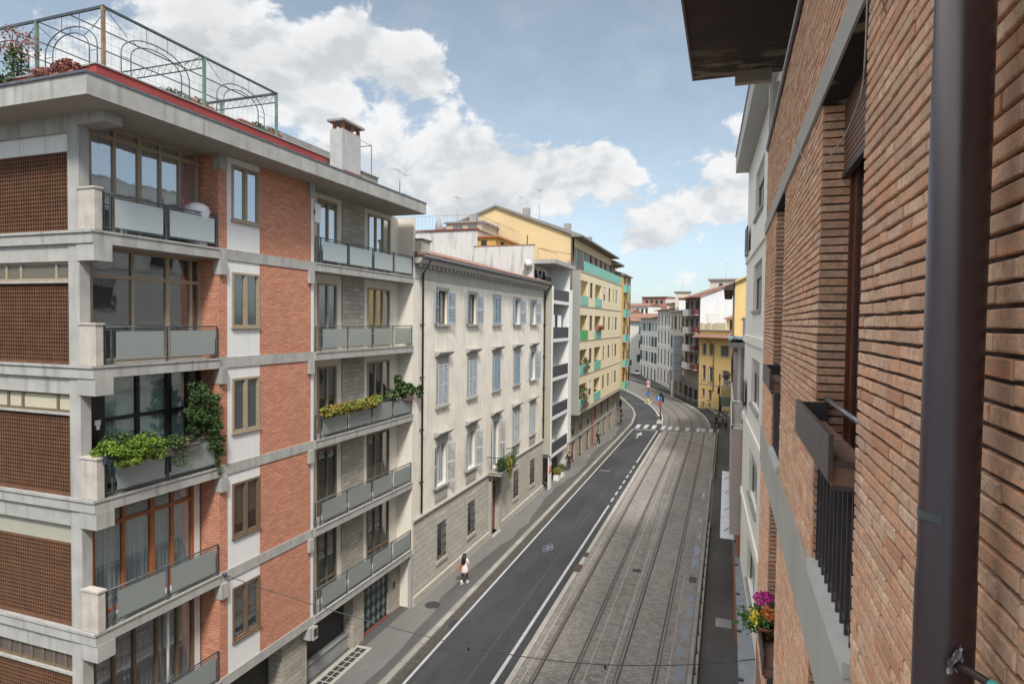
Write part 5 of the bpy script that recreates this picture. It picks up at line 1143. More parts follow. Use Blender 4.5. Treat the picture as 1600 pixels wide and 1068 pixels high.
# the rest of the curved row
rhouse('narrow_house', 'narrow cream house with a terrace railing, right of the classical white house', (-11.3, 137.4), (-7.46, 122.6), 16.4, plaster('sand_render', (.55, .50, .40), .06, .25), (.12, .37, .63, .88), ((13.0, 15.6), (9.2, 11.6), (5.2, 7.8)), simple('brown_shutter', (.13, .10, .07), .7), CONC_D, 12, 0, .5, 'house', 1.15, brick('brown_base', (.20, .16, .12), (.26, .21, .17), (.12, .1, .08), .8, .4), 4.2, 3)
T2 = thing('square_tower', 'cream square roof tower with a thin flat cap above the curved row of houses', 'tower', (-10.3, 135, 0), 0)
mb = MB(); mb.box(0, 2.7, 0, 4, 14, 20.6); mb.box(-.35, 3.05, -.3, 4.3, 20.6, 20.8, 1); mb.box(-2.2, 0, 6, 9, 14, 18.4); mb.extr([(5.6, 18.4), (5.6, 18.6), (7.5, 19.4), (9.4, 18.6), (9.4, 18.4)], 'x', -2.6, 0, 1); mb.build('wall', [plaster('tower_cream', (.56, .52, .43), .05, .3), CONC_D], T2)
T3 = thing('roof_room', 'white glazed roof room on top of the narrow cream house', 'roof room', (-8.9, 128.5, 16.7), 0)
mb = MB(); mb.box(-.2, 1.8, 0, 5, 0, 2.4); mb.box(-.4, 2.0, -.2, 5.2, 2.4, 2.55, 1); mb.build('wall', [WHITE, TILE], T3)
WH = plaster('white_classical_render', (.74, .72, .67), .05, .2, dirtcol=(.4, .4, .42))
rhouse('classical_house', 'white classical house with tall dark windows and hooded surrounds in the curved row', (-15.6, 152.4), (-11.3, 137.6), 17.0, WH, (.12, .37, .63, .88), ((13.6, 16.0), (9.6, 12.3), (4.9, 8.2), (1.0, 3.6)), None, TILE, 12, 1.2, .9, 'house', 1.15, None, 0, 0, True, (13.0, 9.0, 4.3), WH)
rhouse('green_shutter_house', 'white house with dark green shutters at the far end of the curved row', (-22.2, 173), (-15.6, 152.6), 15.3, WH, (.08, .25, .42, .58, .75, .92), ((12.2, 14.2), (8.4, 10.8), (4.4, 7.0)), SHUT_GREEN, TILE, 12, 1.8, 1.2, 'house', 1.2, None, 0, 5, False, (7.9, 3.6), WH, 3.0)
rhouse('far_house', 'pale house with a red tiled roof closing the far end of the street', (-31, 178.5), (-20.4, 176.0), 14.6, plaster('far_pale', (.60, .60, .55), .04, .15), (.2, .38, .80), ((11.3, 13.3), (7.2, 9.2), (3.4, 5.4)), SHUT_GREEN, TILE, 14, 2.2, .8, 'house', 1.1)
rhouse('distant_block', 'long distant white block with small windows above the red roofs', (-46, 262), (-30, 258), 21.0, WH, tuple((i + .5) / 9 for i in range(9)), ((18.2, 20.0), (14.6, 16.4)), None, TILE, 14, 1.3, .8, 'apartment block', .9)
rhouse('pink_block', 'distant pinkish red brick block behind the red roofs', (-36, 284), (-25, 280), 25.6, plaster('pinkish_brick', (.36, .17, .15), .08, .2), (.2, .4, .6, .8), ((22.8, 24.4),), None, TILE, 14, 0, .6, 'apartment block', 1.2)
rhouse('distant_roof_house', 'distant low house with a red roof at the left edge of the street gap', (-54, 236), (-34, 230), 17.0, WH, (.2, .5, .8), ((14, 16),), None, TILE, 14, 2.4, .8, 'house', 1.0)
rhouse('bend_house', 'pale house hidden round the bend behind the ochre house', (-24.5, 121), (-37, 147), 15.5, CREAM_H, (.15, .4, .65, .9), ((12, 14), (8.5, 10.6), (5, 7)), SHUT_GREEN, TILE, 12, 1.6, .8, 'house', 1.1)
rhouse('bend_yellow_house', 'yellow house continuing the left side of the street after the ochre house', (-16.2, 93.0), (-24.3, 120.5), 15.5, OCH, (.1, .3, .5, .7, .9), ((12, 14), (8.5, 10.6), (5, 7), (1.2, 3.2)), SHUT_GREEN, TILE, 12, 1.6, .6, 'house', 1.1)
# ================================================================== RIGHT SIDE, beyond our own wall
H_, HL = hbase('pale_house', 'pale plastered house with deep set windows next to the near brick wall, right side', 'apartment house', (.74, 28.6), (1.30, 11.75))
def hy(Y): return (28.6 - Y) / .9994
hs = [(hy(24.4), hy(21.0), z, z + 1.62) for z in (17.75, 14.5, 11.2, 7.95, 4.75)] + [(hy(18.4), hy(15.6), z, z + 1.62) for z in (17.75, 14.5, 11.2, 7.95, 4.75)]
mb = MB(); mb.holes(0, HL, 0, 20.5, 0, hs, .19); mb.face([(0, 0, 0), (-10, 0, 0), (-10, 0, 20.5), (0, 0, 20.5)]); mb.face([(0, HL, 0), (-10, HL, 0), (-10, HL, 20.5), (0, HL, 20.5)]); mb.build('wall', CREAM_H, H_)
for h in hs:
    mb = MB(); X = -.17
    mb.box(X, X + .05, h[0], h[0] + .08, h[2], h[3]); mb.box(X, X + .05, h[1] - .08, h[1], h[2], h[3]); mb.box(X, X + .05, h[0], h[1], h[3] - .07, h[3]); mb.box(X, X + .05, (h[0] + h[1]) / 2 - .04, (h[0] + h[1]) / 2 + .04, h[2], h[3]); f = mb.build('window', BROWN, H_)
    mb = MB(); mb.box(X + .01, X + .02, h[0], h[1], h[2], h[3]); mb.build('pane', simple('mauve_pane', (.12, .09, .10), .15) if not bpy.data.materials.get('mauve_pane') else bpy.data.materials['mauve_pane'], f)
    mb = MB(); mb.box(X + .03, X + .08, h[0], h[1], h[3] - .5, h[3]); mb.build('roller_blind', slats('pale_roller', (.5, .5, .5), .05) if not bpy.data.materials.get('pale_roller') else bpy.data.materials['pale_roller'], f)
    mb = MB(); mb.box(-.02, .07, h[0] - .05, h[1] + .05, h[2] - .1, h[2]); mb.build('sill', CONC, f)
for z in (16.55, 13.3, 10.05, 6.8, 3.6):
    mb = MB(); mb.box(0, .06, 0, HL, z, z + .28); mb.build('floor_band', CREAM_H, H_)
mb = MB(); mb.box(-10, .52, -.05, HL - .2, 20.45, 21.15); mb.box(-10, .56, -.1, HL - .2, 21.15, 21.2); mb.build('eave', plaster('eave_render', (.48, .48, .46), .06, .2), H_)
for z in (16.0, 9.9):
    mb = MB(); mb.box(.0, .14, .8, 2.2, z - .1 + .9, z + .9, 0); mb.box(.10, .14, .8, 2.2, z + .9, z + 1.9, 1); mb.build('side_balcony', [CONC, IRON], H_)
lg = thing('zinc_ledge', 'long grey zinc covered ledge running above the right hand pavement', 'ledge', (.66, 34.6, 3.9))
mb = MB(); mb.box(-.11, .35, -22.6, 0, 0, .06); mb.box(-.13, -.10, -22.6, 0, -.05, .07); mb.build('ledge', simple('zinc', (.26, .28, .31), .45, .5, .15, 3), lg)
mb = MB()
for i in range(8): mb.box(-.14, .0, -22 + i * 3, -21.9 + i * 3, .06, .10)
mb.build('joint', IRON, lg)
# mauve bay with terrace
Pk = thing('mauve_house', 'mauve pink rendered house with a small white railed terrace beyond the pale house', 'house', (.72, 28.7, 0))
MV = plaster('mauve_render', (.44, .36, .345), .05, .2, dirtcol=(.3, .24, .23)); BRK2 = plaster('brick_red_plaster', (.40, .17, .09), .1, .3)
mb = MB(); mb.box(-.42, 6, 0, 9, 4.9, 9.5); mb.build('wall', MV, Pk); mb = MB(); mb.box(-.1, 6, 0.02, 9, 0, 4.9); mb.build('lower_wall', BRK2, Pk)
mb = MB(); mb.box(-.44, -.38, -.02, 9, 9.5, 9.6); mb.box(-.44, .3, -.02, .05, 9.5, 9.6); mb.build('coping', WHITE, Pk)
mb = MB(); iron_fence(mb, [(.25, 0.03, 9.6), (-.40, .03, 9.6), (-.40, 8.9, 9.6)], 1.1, .22, .018); mb.build('terrace_railing', WHITEM, Pk)
mb = MB(); mb.box(-.05, 6, 1.6, 9, 9.5, 13.0, 0); mb.box(-.1, -.05, 1.6, 9, 9.5, 13.0, 1); mb.build('upper_wall', [MV, STAIN], Pk)
mb = MB(); mb.box(.05, .26, 1.52, 1.6, 9.6, 12.2); mb.build('terrace_door', STAIN, Pk)
mb = MB(); mb.box(-.62, 6, .4, 9.4, 13.0, 13.22); mb.build('roof_slab', CONC_D, Pk)
tp = thing('tarpaulin', 'crumpled blue grey tarpaulin lying on the flat roof of the mauve house', 'tarpaulin', (.6, 30.2, 13.22))
mb = MB(); n = 14; g_ = [[(-.55 + 1.3 * i / n, -1.0 + 6 * j / n, .05 + .18 * random.random()) for j in range(n + 1)] for i in range(n + 1)]
for i in range(n):
    for j in range(n): mb.face([g_[i][j], g_[i + 1][j], g_[i + 1][j + 1], g_[i][j + 1]])
mb.build('sheet', simple('tarp_blue_grey', (.20, .28, .30), .5, 0, .35, 4), tp)
mb = MB(); mb.box(.35, .5, .3, .5, .2, .45); mb.build('red_box', simple('box_red', (.35, .05, .04), .6), tp)
cn = thing('glass_canopy', 'long flat whitish canopy on brackets above the right hand pavement', 'canopy', (.7, 33.2, 3.2))
mb = MB()
for i in range(4): mb.box(-.80 + .0, -.06, i * 3.85, i * 3.85 + 3.8, 0, .03)
mb.build('panel', simple('pale_polycarbonate', (.55, .60, .64), .25, 0, .08, 1.2), cn)
mb = MB()
for i in range(4): mb.tube([(0, i * 3.85 + 1.2, .5), (-.6, i * 3.85 + 1.2, .05)], .02, 5); mb.box(-.14, -.02, i * 3.85 + 1.0, i * 3.85 + 1.4, .03, .09)
mb.box(-.84, -.80, 0, 15.4, -.05, .02)
mb.build('bracket', IRON, cn)
O_ = thing('orange_house', 'tall orange rendered house with a deep dark eave on the right side before the crossing', 'house', (.62, 60, 0))
mb = MB(); mb.extr([(0, 0), (12, 0), (12, 20), (6, 20.4), (0, 18.0)], 'y', 0, 22); mb.build('wall', YF, O_)
mb = MB(); mb.extr([(-.95, 17.1), (-.95, 17.35), (6, 20.6), (6, 20.4), (-.1, 17.75), (-.1, 17.1)], 'y', -.3, 22); mb.build('roof', simple('dark_eave_wood', (.045, .035, .03), .8), O_)
mb = MB(); mb.tube([(-.06, -.06, 17.2), (-.06, -.06, 5)], .07, 6); mb.build('drainpipe', IRON, O_)
mb = MB(); mb.box(.75, 1.25, -.04, 0, 12.2, 14.4); mb.box(.65, 1.35, -.1, 0, 14.5, 14.65); mb.build('window', simple('slate_shutter', (.12, .13, .15), .6), O_)
for i in range(5): mb = MB(); mb.box(-.04, 0, 2 + i * 4, 3.1 + i * 4, 8.2, 10.2); mb.build('window', DARK, O_)
rhouse('grey_house', 'grey brown house with small iron balconies between the orange house and the crossing', (.72, 99), (.72, 82.1), 12.5, plaster('taupe_render', (.30, .27, .24), .1, .3), (.1, .35, .6, .85), ((8.8, 10.6), (5.2, 7.2), (1.2, 3.2)), None, TILE, 9, 1.2, .5, 'house', 1.0)
rhouse('low_house', 'low grey house on the right side between the mauve and orange houses', (.60, 59.8), (.60, 38.0), 12.4, plaster('taupe_render_low', (.33, .30, .27), .1, .3), (.1, .35, .6, .85), ((9, 10.8), (5.4, 7.2),), None, CONC_D, 9, 0, .25, 'house', 1.0, None, 0, 4)
bb = thing('planted_balcony', 'small balcony crowded with plants projecting from the grey house over the pavement', 'balcony', (.7, 88, 6.4))
mb = MB(); mb.box(-.9, 0, -1.6, 1.6, -.15, 0); mb.build('slab', CONC, bb); mb = MB(); iron_fence(mb, [(0, -1.55, 0), (-.86, -1.55, 0), (-.86, 1.55, 0)], 1.0, .2); mb.build('railing', IRON, bb)
mb = MB(); foliage(mb, (-.6, -.6, .9), .5, 1.0, .6, 380, .2); mb.build('foliage', LEAF_G, bb)
bb = thing('green_balcony', 'green grey bay balcony low on the grey house above the waiting people', 'balcony', (.7, 92, 3.0))
mb = MB(); mb.box(-1.4, 0, -1.6, 1.8, -.2, 0); mb.box(-1.4, -1.3, -1.6, 1.8, 0, 1.1); mb.box(-1.4, 0, -1.6, -1.5, 0, 1.1); mb.build('parapet', simple('grey_green_paint', (.18, .24, .20), .6), bb)
mb = MB(); mb.box(-1.3, 0, -1.55, -1.5, 1.1, 2.4); mb.build('glazing', PANE_D, bb)
# ================================================================== OUR OWN BRICK HOUSE (right foreground)
OB = thing('brick_house', 'brown brick house with concrete ledges and a dark eave filling the right foreground', 'house', (.6, 5, 0))
NB = island('near_bricks', [(.60, .28, .165), (.84, .44, .27), (.90, .54, .36), (.76, .38, .22), (.92, .61, .42), (.58, .36, .25), (.88, .49, .30), (.94, .68, .49)], .92, .15, 26, .9)
MORT = plaster('deep_mortar', (.12, .09, .072), .25, .5, dirtcol=(.04, .03, .025), scale=6)
WIN = [(3.39, 4.87), (7.86, 9.2), (-.95, .45)]
PITCH = .0570; BH = .0435
zones = [(8.6, 11.69, [(a_, b_, 8.9, 11.69) for a_, b_ in WIN]), (12.29, 15.53, [(a_, b_, 12.29, 15.53) for a_, b_ in WIN]), (15.72, 16.94, [])]
def wall_bricks(zlo, zhi, holes_, yA=-3.0, yB=11.6):
    mb = MB(); nC = int(round((zhi - zlo) / PITCH)); p_ = (zhi - zlo) / nC; rn = random.Random(int(zlo * 10))
    for c in range(nC):
        z0 = zlo + c * p_ + .004; z1 = z0 + BH
        sp_ = [(yA, yB)]
        for (a_, b_, c0, c1) in holes_:
            if c0 < (z0 + z1) / 2 < c1:
                n2 = []
                for s in sp_:
                    if b_ <= s[0] or a_ >= s[1]: n2.append(s); continue
                    if a_ > s[0]: n2.append((s[0], a_))
                    if b_ < s[1]: n2.append((b_, s[1]))
                sp_ = n2
        for (s0, s1) in sp_:
            y = s0; first = True
            while y < s1 - .02:
                Lb = rn.choice((.245, .245, .24, .12)) if not first else rn.choice((.245, .12, .18))
                y1 = min(y + Lb, s1)
                if s1 - y1 < .06: y1 = s1
                g_ = .0035 if rn.random() < .7 else .006
                ya, yb = y + (g_ if not first or s0 == yA else 0), y1 - (g_ if y1 < s1 else 0)
                edge = (first and s0 != yA) or (y1 == s1 and s1 != yB)
                x0 = .60 + rn.uniform(-.0025, .003); dep = .19 if edge else .04
                j = lambda k=.0016: rn.uniform(-k, k)
                tz = rn.uniform(-.0025, .0025)
                za, zb = z0 + j(), z1 + j()
                if ya < yb - .01:
                    b = len(mb.v); bv = .0035
                    mb.v += [(x0 + dep, ya, za), (x0 + dep, yb, za), (x0 + dep, yb, zb), (x0 + dep, ya, zb),
                             (x0 + bv, ya + j(), za + j() + tz), (x0 + bv, yb + j(), za + j() - tz), (x0 + bv, yb + j(), zb + j() - tz), (x0 + bv, ya + j(), zb + j() + tz),
                             (x0, ya + bv, za + bv + j() + tz), (x0, yb - bv, za + bv + j() - tz), (x0, yb - bv, zb - bv + j() - tz), (x0, ya + bv, zb - bv + j() + tz)]
                    for q in ((0, 1, 5, 4), (1, 2, 6, 5), (2, 3, 7, 6), (3, 0, 4, 7), (4, 5, 9, 8), (5, 6, 10, 9), (6, 7, 11, 10), (7, 4, 8, 11), (8, 9, 10, 11)):
                        mb.f.append(tuple(b + i for i in q)); mb.m.append(0); mb.s.append(False)
                y = y1; first = False
    return mb
for (zlo, zhi, hh) in zones:
    wall_bricks(zlo, zhi, hh).build('brickwork', NB, OB, w=True)
    mb = MB()
    ys = sorted({-3.0, 11.6} | {h[0] for h in hh} | {h[1] for h in hh})
    for i in range(len(ys) - 1):
        cy = (ys[i] + ys[i + 1]) / 2
        inh = [h for h in hh if h[0] < cy < h[1]]
        a_ = ys[i] + (.012 if i else 0); b_ = ys[i + 1] - (.012 if i < len(ys) - 2 else 0)
        if not inh: mb.box(.619, .80, a_, b_, zlo, zhi)
        elif inh[0][2] > zlo: mb.box(.619, .80, ys[i] - .01, ys[i + 1] + .01, zlo, inh[0][2])
    mb.build('mortar', MORT, OB, w=True)
mb = MB(); mb.box(.6, 1.0, -3.0, 11.6, 0, 8.6); mb.box(.6, 1, -8, -3, 0, 16.94); mb.build('lower_wall', brick('lower_brick', (.36, .18, .12), (.46, .25, .18), (.14, .11, .09), .245, .057, .010, .6, .01), OB, w=True)
LEDGE = plaster('smooth_ledge_concrete', (.46, .44, .40), .07, .35, dirtcol=(.27, .25, .22), scale=1.4, streak=.4)
mb = MB(); mb.box(.575, .84, -8, 11.6, 15.53, 15.72); mb.build('upper_ledge', LEDGE, OB, w=True)
mb = MB(); mb.box(.585, .84, -8, 11.6, 11.69, 12.275); lw_ = mb.build('lower_ledge', LEDGE, OB, w=True)
mb = MB(); mb.box(.84, 8, -8, 11.6, 15.5, 15.72); mb.box(.84, 8, -8, 11.6, 12.0, 12.29); mb.box(.80, 8, 11.4, 11.6, 0, 16.9); mb.box(8, 8.2, -8, 11.6, 0, 18); mb.box(1.0, 8, -8, -7.8, 0, 18); mb.build('inner_floor', SOFFIT, OB, w=True)
MARB = plaster('white_marble', (.60, .60, .58), .1, .35, dirtcol=(.30, .29, .27), scale=9)
WOOD = simple('red_brown_wood', (.14, .05, .03), .4, 0, .3, 14); PLATE = simple('brown_grey_steel', (.10, .085, .09), .42, .4, .2, 6); TRAYW = simple('tray_wood', (.22, .13, .10), .7, 0, .2, 9)
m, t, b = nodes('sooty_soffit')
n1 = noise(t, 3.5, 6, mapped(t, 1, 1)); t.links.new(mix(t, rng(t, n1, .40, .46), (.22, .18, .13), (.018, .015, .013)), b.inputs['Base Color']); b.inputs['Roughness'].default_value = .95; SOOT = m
def own_window(y0, y1, zb, zt, blind=.48):
    f = MB(); X = .78
    f.box(X, X + .09, y1 - .035, y1, zb, zt); f.box(X, X + .09, y0, y0 + .035, zb, zt); f.box(X, X + .09, y0, y1, zt - .06, zt); f.box(X + .02, X + .07, y1 - .15, y1 - .05, zb, zt); f.box(X + .02, X + .07, y0 + .05, y0 + .15, zb, zt)
    yc = (y0 + y1) / 2; f.box(X + .01, X + .08, yc - .07, yc + .07, zb, zt); f.box(X + .02, X + .07, y0, y1, zb, zb + .16)
    fo = f.build('balcony_door', WOOD, OB, w=True)
    mb = MB(); mb.box(X + .035, X + .045, y0 + .1, y1 - .1, zb + .1, zt - .05); mb.build('pane', simple('near_black_glass', (.02, .02, .022), .06, 0, .1, 2) if not bpy.data.materials.get('near_black_glass') else bpy.data.materials['near_black_glass'], fo, w=True)
    mb = MB(); mb.box(.745, .765, y0, y1, zt - blind, zt)
    zz = zt - blind
    while zz < zt: mb.box(.738, .745, y0, y1, zz, zz + .03); zz += .038
    mb.box(.73, .77, y0, y1, zt - blind - .03, zt - blind, 1); mb.build('roller_blind', [simple('brown_roller', (.17, .08, .06), .55) if not bpy.data.materials.get('brown_roller') else bpy.data.materials['brown_roller'], IRON], fo, w=True)
    mb = MB(); mb.box(.57, .80, y0, y1, zb - .078, zb); mb.build('marble_sill', MARB, OB, w=True)
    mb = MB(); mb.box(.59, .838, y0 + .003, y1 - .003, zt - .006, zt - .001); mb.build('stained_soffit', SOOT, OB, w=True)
    r_ = MB(); zr = zb + .89
    r_.box(.478, .50, y0 - .03, y1 + .03, zr, zr + .23)
    pl8 = r_.build('railing_plate', PLATE, OB, w=True)
    mb = MB(); mb.box(.50, .665, y0 + .004, y1 - .004, zr + .075, zr + .09, 0); mb.box(.50, .665, y0 + .002, y1 - .002, zr - .03, zr + .075, 0); mb.box(.498, .67, y0 - .004, y0 + .002, zr + .07, zr + .098, 1); mb.box(.498, .67, y0 - .004, y0 + .002, zr - .045, zr - .025, 1); mb.box(.5, .68, y1 - .03, y1 - .004, zr + .09, zr + .22, 1); mb.build('planter_tray', [TRAYW, PLATE], pl8, w=True)
    mb = MB(); mb.tube([(.672, y0, zr + .245), (.672, y1, zr + .245)], .019, 10); mb.build('handrail', simple('worn_steel_rail', (.25, .25, .27), .3, .7) if not bpy.data.materials.get('worn_steel_rail') else bpy.data.materials['worn_steel_rail'], pl8, w=True)
    mb = MB(); n = 11
    for i in range(n): yy = y0 + .03 + (y1 - y0 - .06) * i / (n - 1); mb.box(.625, .665, yy - .006, yy + .006, zb, zr - .03)
    mb.box(.635, .655, y0, y1, zb + .05, zb + .07); mb.build('grille_bars', PLATE, pl8, w=True)
for (y0, y1) in WIN[:2]:
    own_window(y0, y1, 12.355, 15.53); own_window(y0, y1, 9.0, 11.69, .3)
# upper loggia, coping rail and eave
mb = MB(); mb.box(.575, .86, -8, 11.6, 16.94, 16.975); mb.build('coping', simple('brown_coping_metal', (.07, .04, .035), .4, .3), OB, w=True)
mb = MB(); mb.tube([(.572, -8, 16.99), (.572, 11.6, 16.99)], .018, 6); mb.build('coping_rail', GREYM, OB, w=True)
mb = MB(); mb.box(.86, 1.6, -8, 11.4, 15.72, 15.8); mb.box(1.6, 1.8, -8, 11.4, 15.8, 18.3); mb.build('loggia_wall', CREAM, OB, w=True)
mb = MB(); mb.box(.60, .80, 11.6, 11.75, 0, 18.1); mb.box(.64, .95, 11.55, 11.6, 16.98, 18.1); mb.build('corner_pilaster', CREAM_H, OB, w=True)
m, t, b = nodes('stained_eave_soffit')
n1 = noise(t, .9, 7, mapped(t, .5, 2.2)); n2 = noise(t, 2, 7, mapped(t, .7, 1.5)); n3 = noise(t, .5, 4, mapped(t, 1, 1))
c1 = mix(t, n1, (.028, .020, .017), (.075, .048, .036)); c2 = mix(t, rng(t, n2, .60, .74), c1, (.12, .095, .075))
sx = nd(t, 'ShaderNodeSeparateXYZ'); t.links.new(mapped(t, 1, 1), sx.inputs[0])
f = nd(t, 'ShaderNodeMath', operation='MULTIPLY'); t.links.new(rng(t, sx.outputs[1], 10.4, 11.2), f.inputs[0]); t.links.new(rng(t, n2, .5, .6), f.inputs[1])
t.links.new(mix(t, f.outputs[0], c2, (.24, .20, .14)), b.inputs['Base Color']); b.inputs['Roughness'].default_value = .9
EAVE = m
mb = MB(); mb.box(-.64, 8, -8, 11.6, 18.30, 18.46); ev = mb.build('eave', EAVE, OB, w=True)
mb = MB(); mb.box(-.67, -.64, -8, 11.63, 18.28, 18.48); mb.box(-.67, 8, 11.6, 11.63, 18.28, 18.48); mb.build('fascia', simple('weathered_fascia', (.22, .17, .14), .8), ev, w=True)
mb = MB(); mb.box(.04, .62, 11.42, 11.58, 18.10, 18.298); mb.build('beam', plaster('beam_render', (.34, .30, .25), .1, .3), OB, w=True)
# downpipe
PIPE = bpy.data.materials.new('brown_pipe_paint'); PIPE.use_nodes = True; b = PIPE.node_tree.nodes['Principled BSDF']; t = PIPE.node_tree
n1 = noise(t, 5, 6, mapped(t, 1, 1, .4, False)); n2 = noise(t, 220, 3, mapped(t, 1, 1, 1, False))
cc = mix(t, rng(t, n1, .4, .7), (.036, .019, .024), (.056, .034, .040)); cc = mix(t, rng(t, n2, .73, .76), cc, (.20, .18, .17))
t.links.new(cc, b.inputs['Base Color']); t.links.new(rng(t, n1, .3, .7, .26, .42), b.inputs['Roughness']); b.inputs['Specular IOR Level'].default_value = .7; b.inputs['Metallic'].default_value = 0
PC = (.497, 1.705)
mb = MB(); mb.tube([(PC[0], PC[1], 2.0), (PC[0], PC[1], 13.42), (PC[0] + .0005, PC[1], 13.425), (PC[0], PC[1], 18.3)], [.0615, .0615, .0595, .0595], 40)
dp = mb.build('downpipe', PIPE, OB, w=True, label='thick dark brown downpipe in front of the near brick wall')
mb = MB(); mb.box(PC[0] - .0612, PC[0] - .03, PC[1] - .056, PC[1] - .035, 13.565, 13.585)
# strip of tape wrapped on the pipe
mb = MB(); n = 10
for i in range(n):
    a0_ = R(170 + 75 * i / n); a1_ = R(170 + 75 * (i + 1) / n); r_ = .0607
    mb.face([(PC[0] + r_ * math.cos(a0_), PC[1] + r_ * math.sin(a0_), 13.555), (PC[0] + r_ * math.cos(a1_), PC[1] + r_ * math.sin(a1_), 13.55), (PC[0] + r_ * math.cos(a1_), PC[1] + r_ * math.sin(a1_), 13.572), (PC[0] + r_ * math.cos(a0_), PC[1] + r_ * math.sin(a0_), 13.578)])
mb.build('tape', simple('grey_tape', (.10, .115, .125), .4), dp, w=True)
tb = thing('hose_end', 'dark hose end with a turquoise ring and grey plastic scrap behind the near downpipe', 'hose', (.512, 1.635, 13.245))
mb = MB(); mb.tube([(-.025, .01, .004), (.012, -.025, .0), (.045, -.065, -.006), (.09, -.13, -.02), (.1, -.3, -.06)], .009, 12); mb.build('hose', simple('dark_brown_rubber', (.05, .035, .03), .5), tb, smooth=True)
mb = MB(); mb.tube([(.036, -.054, -.0045), (.05, -.072, -.008)], .0115, 14); mb.build('ring', simple('turquoise_plastic', (.10, .45, .45), .3), tb, smooth=True)
mb = MB(); n = 9; rn = random.Random(3)
g_ = [[(-.035 + .035 * i / n + .004 * rn.random(), -.02 + .02 * i / n + .006 * math.sin(j * 1.3 + i), .024 + .018 * i / n - .048 * j / n + .006 * rn.random() + .006 * math.sin(i * 1.7)) for j in range(n + 1)] for i in range(n + 1)]
for i in range(n):
    for j in range(n):
        if (i + j) > 2 and (n - i + j) > 1: mb.face([g_[i][j], g_[i + 1][j], g_[i + 1][j + 1], g_[i][j + 1]])
mb.build('plastic_scrap', simple('grey_plastic_film', (.30, .32, .34), .3), tb, smooth=True)
# loose cable hanging in front of the near window
CABLE = [(.58, 3.31, 15.5), (.58, 3.36, 15.14), (.58, 3.66, 15.04), (.58, 3.99, 15.03), (.58, 4.56, 15.06), (.58, 5.01, 15.13), (.575, 5.57, 15.3), (.57, 6.52, 15.75), (.57, 7.3, 16.1)]
def catmull3(P, k=5):
    o = []
    for i in range(len(P) - 1):
        p0 = Vector(P[max(i - 1, 0)]); p1 = Vector(P[i]); p2 = Vector(P[i + 1]); p3 = Vector(P[min(i + 2, len(P) - 1)])
        for j in range(k):
            t = j / k; o.append(.5 * ((2 * p1) + (p2 - p0) * t + (2 * p0 - 5 * p1 + 4 * p2 - p3) * t * t + (3 * p1 - p0 - 3 * p2 + p3) * t ** 3))
    o.append(Vector(P[-1])); return o
mb = MB(); P_ = catmull3(CABLE)
mb.tube(P_, .0045, 5); tag(mb.build('loose_cable', simple('pale_cable', (.42, .38, .33), .6)), 'thin pale loose cable sagging across the near recessed window of the brick wall', 'cable')
mb = MB(); mb.tube([(.594, 3.35, 15.9), (.593, 3.2, 15.55), (.594, 3.0, 15.3), (.597, 2.75, 15.0), (.597, 2.5, 14.9)][:3], .003, 4); tag(mb.build('thin_wire', IRON), 'short dark wire running down over the bricks above the near window', 'wire')
# flowers on the lower far railing
fl = thing('flower_pot', 'terracotta pot of magenta, orange and yellow flowers on the lower window railing', 'flower pot', (.56, 8.55, 10.0))
mb = MB(); mb.lathe((.0, 0, -.03), [(.07, 0), (.10, .15), (.11, .15), (.11, .19), (.09, .19), (.01, .17)], 14); mb.lathe((.0, .35, -.03), [(.07, 0), (.10, .15), (.11, .19), (.01, .17)], 14); mb.build('pot', POT, fl, smooth=True)
mb = MB(); clumps(mb, (-.03, .1, .2), .18, .38, .16, 26, 24, .055, .08); clumps(mb, (-.24, .15, .1), .14, .3, .14, 12, 16, .045, .06); mb.build('foliage', island('fresh_leaves', [(.03, .10, .02), (.07, .20, .03), (.15, .32, .05)], .5, .4, 0), fl)
mb = MB(); foliage(mb, (-.02, .28, .40), .14, .2, .06, 150, .055); mb.build('magenta_flowers', island('magenta_petals', [(.55, .03, .30), (.70, .08, .42), (.45, .02, .22)], .6, .3, 0), fl)
mb = MB(); foliage(mb, (.02, .0, .32), .10, .18, .06, 80, .055); mb.build('orange_flowers', island('orange_petals', [(.75, .22, .04), (.80, .32, .12)], .6, .3, 0), fl)
mb = MB(); foliage(mb, (-.14, -.02, .27), .08, .22, .09, 60, .05); mb.build('yellow_flowers', island('yellow_petals', [(.75, .55, .03), (.8, .65, .1)], .6, .3, 0), fl)
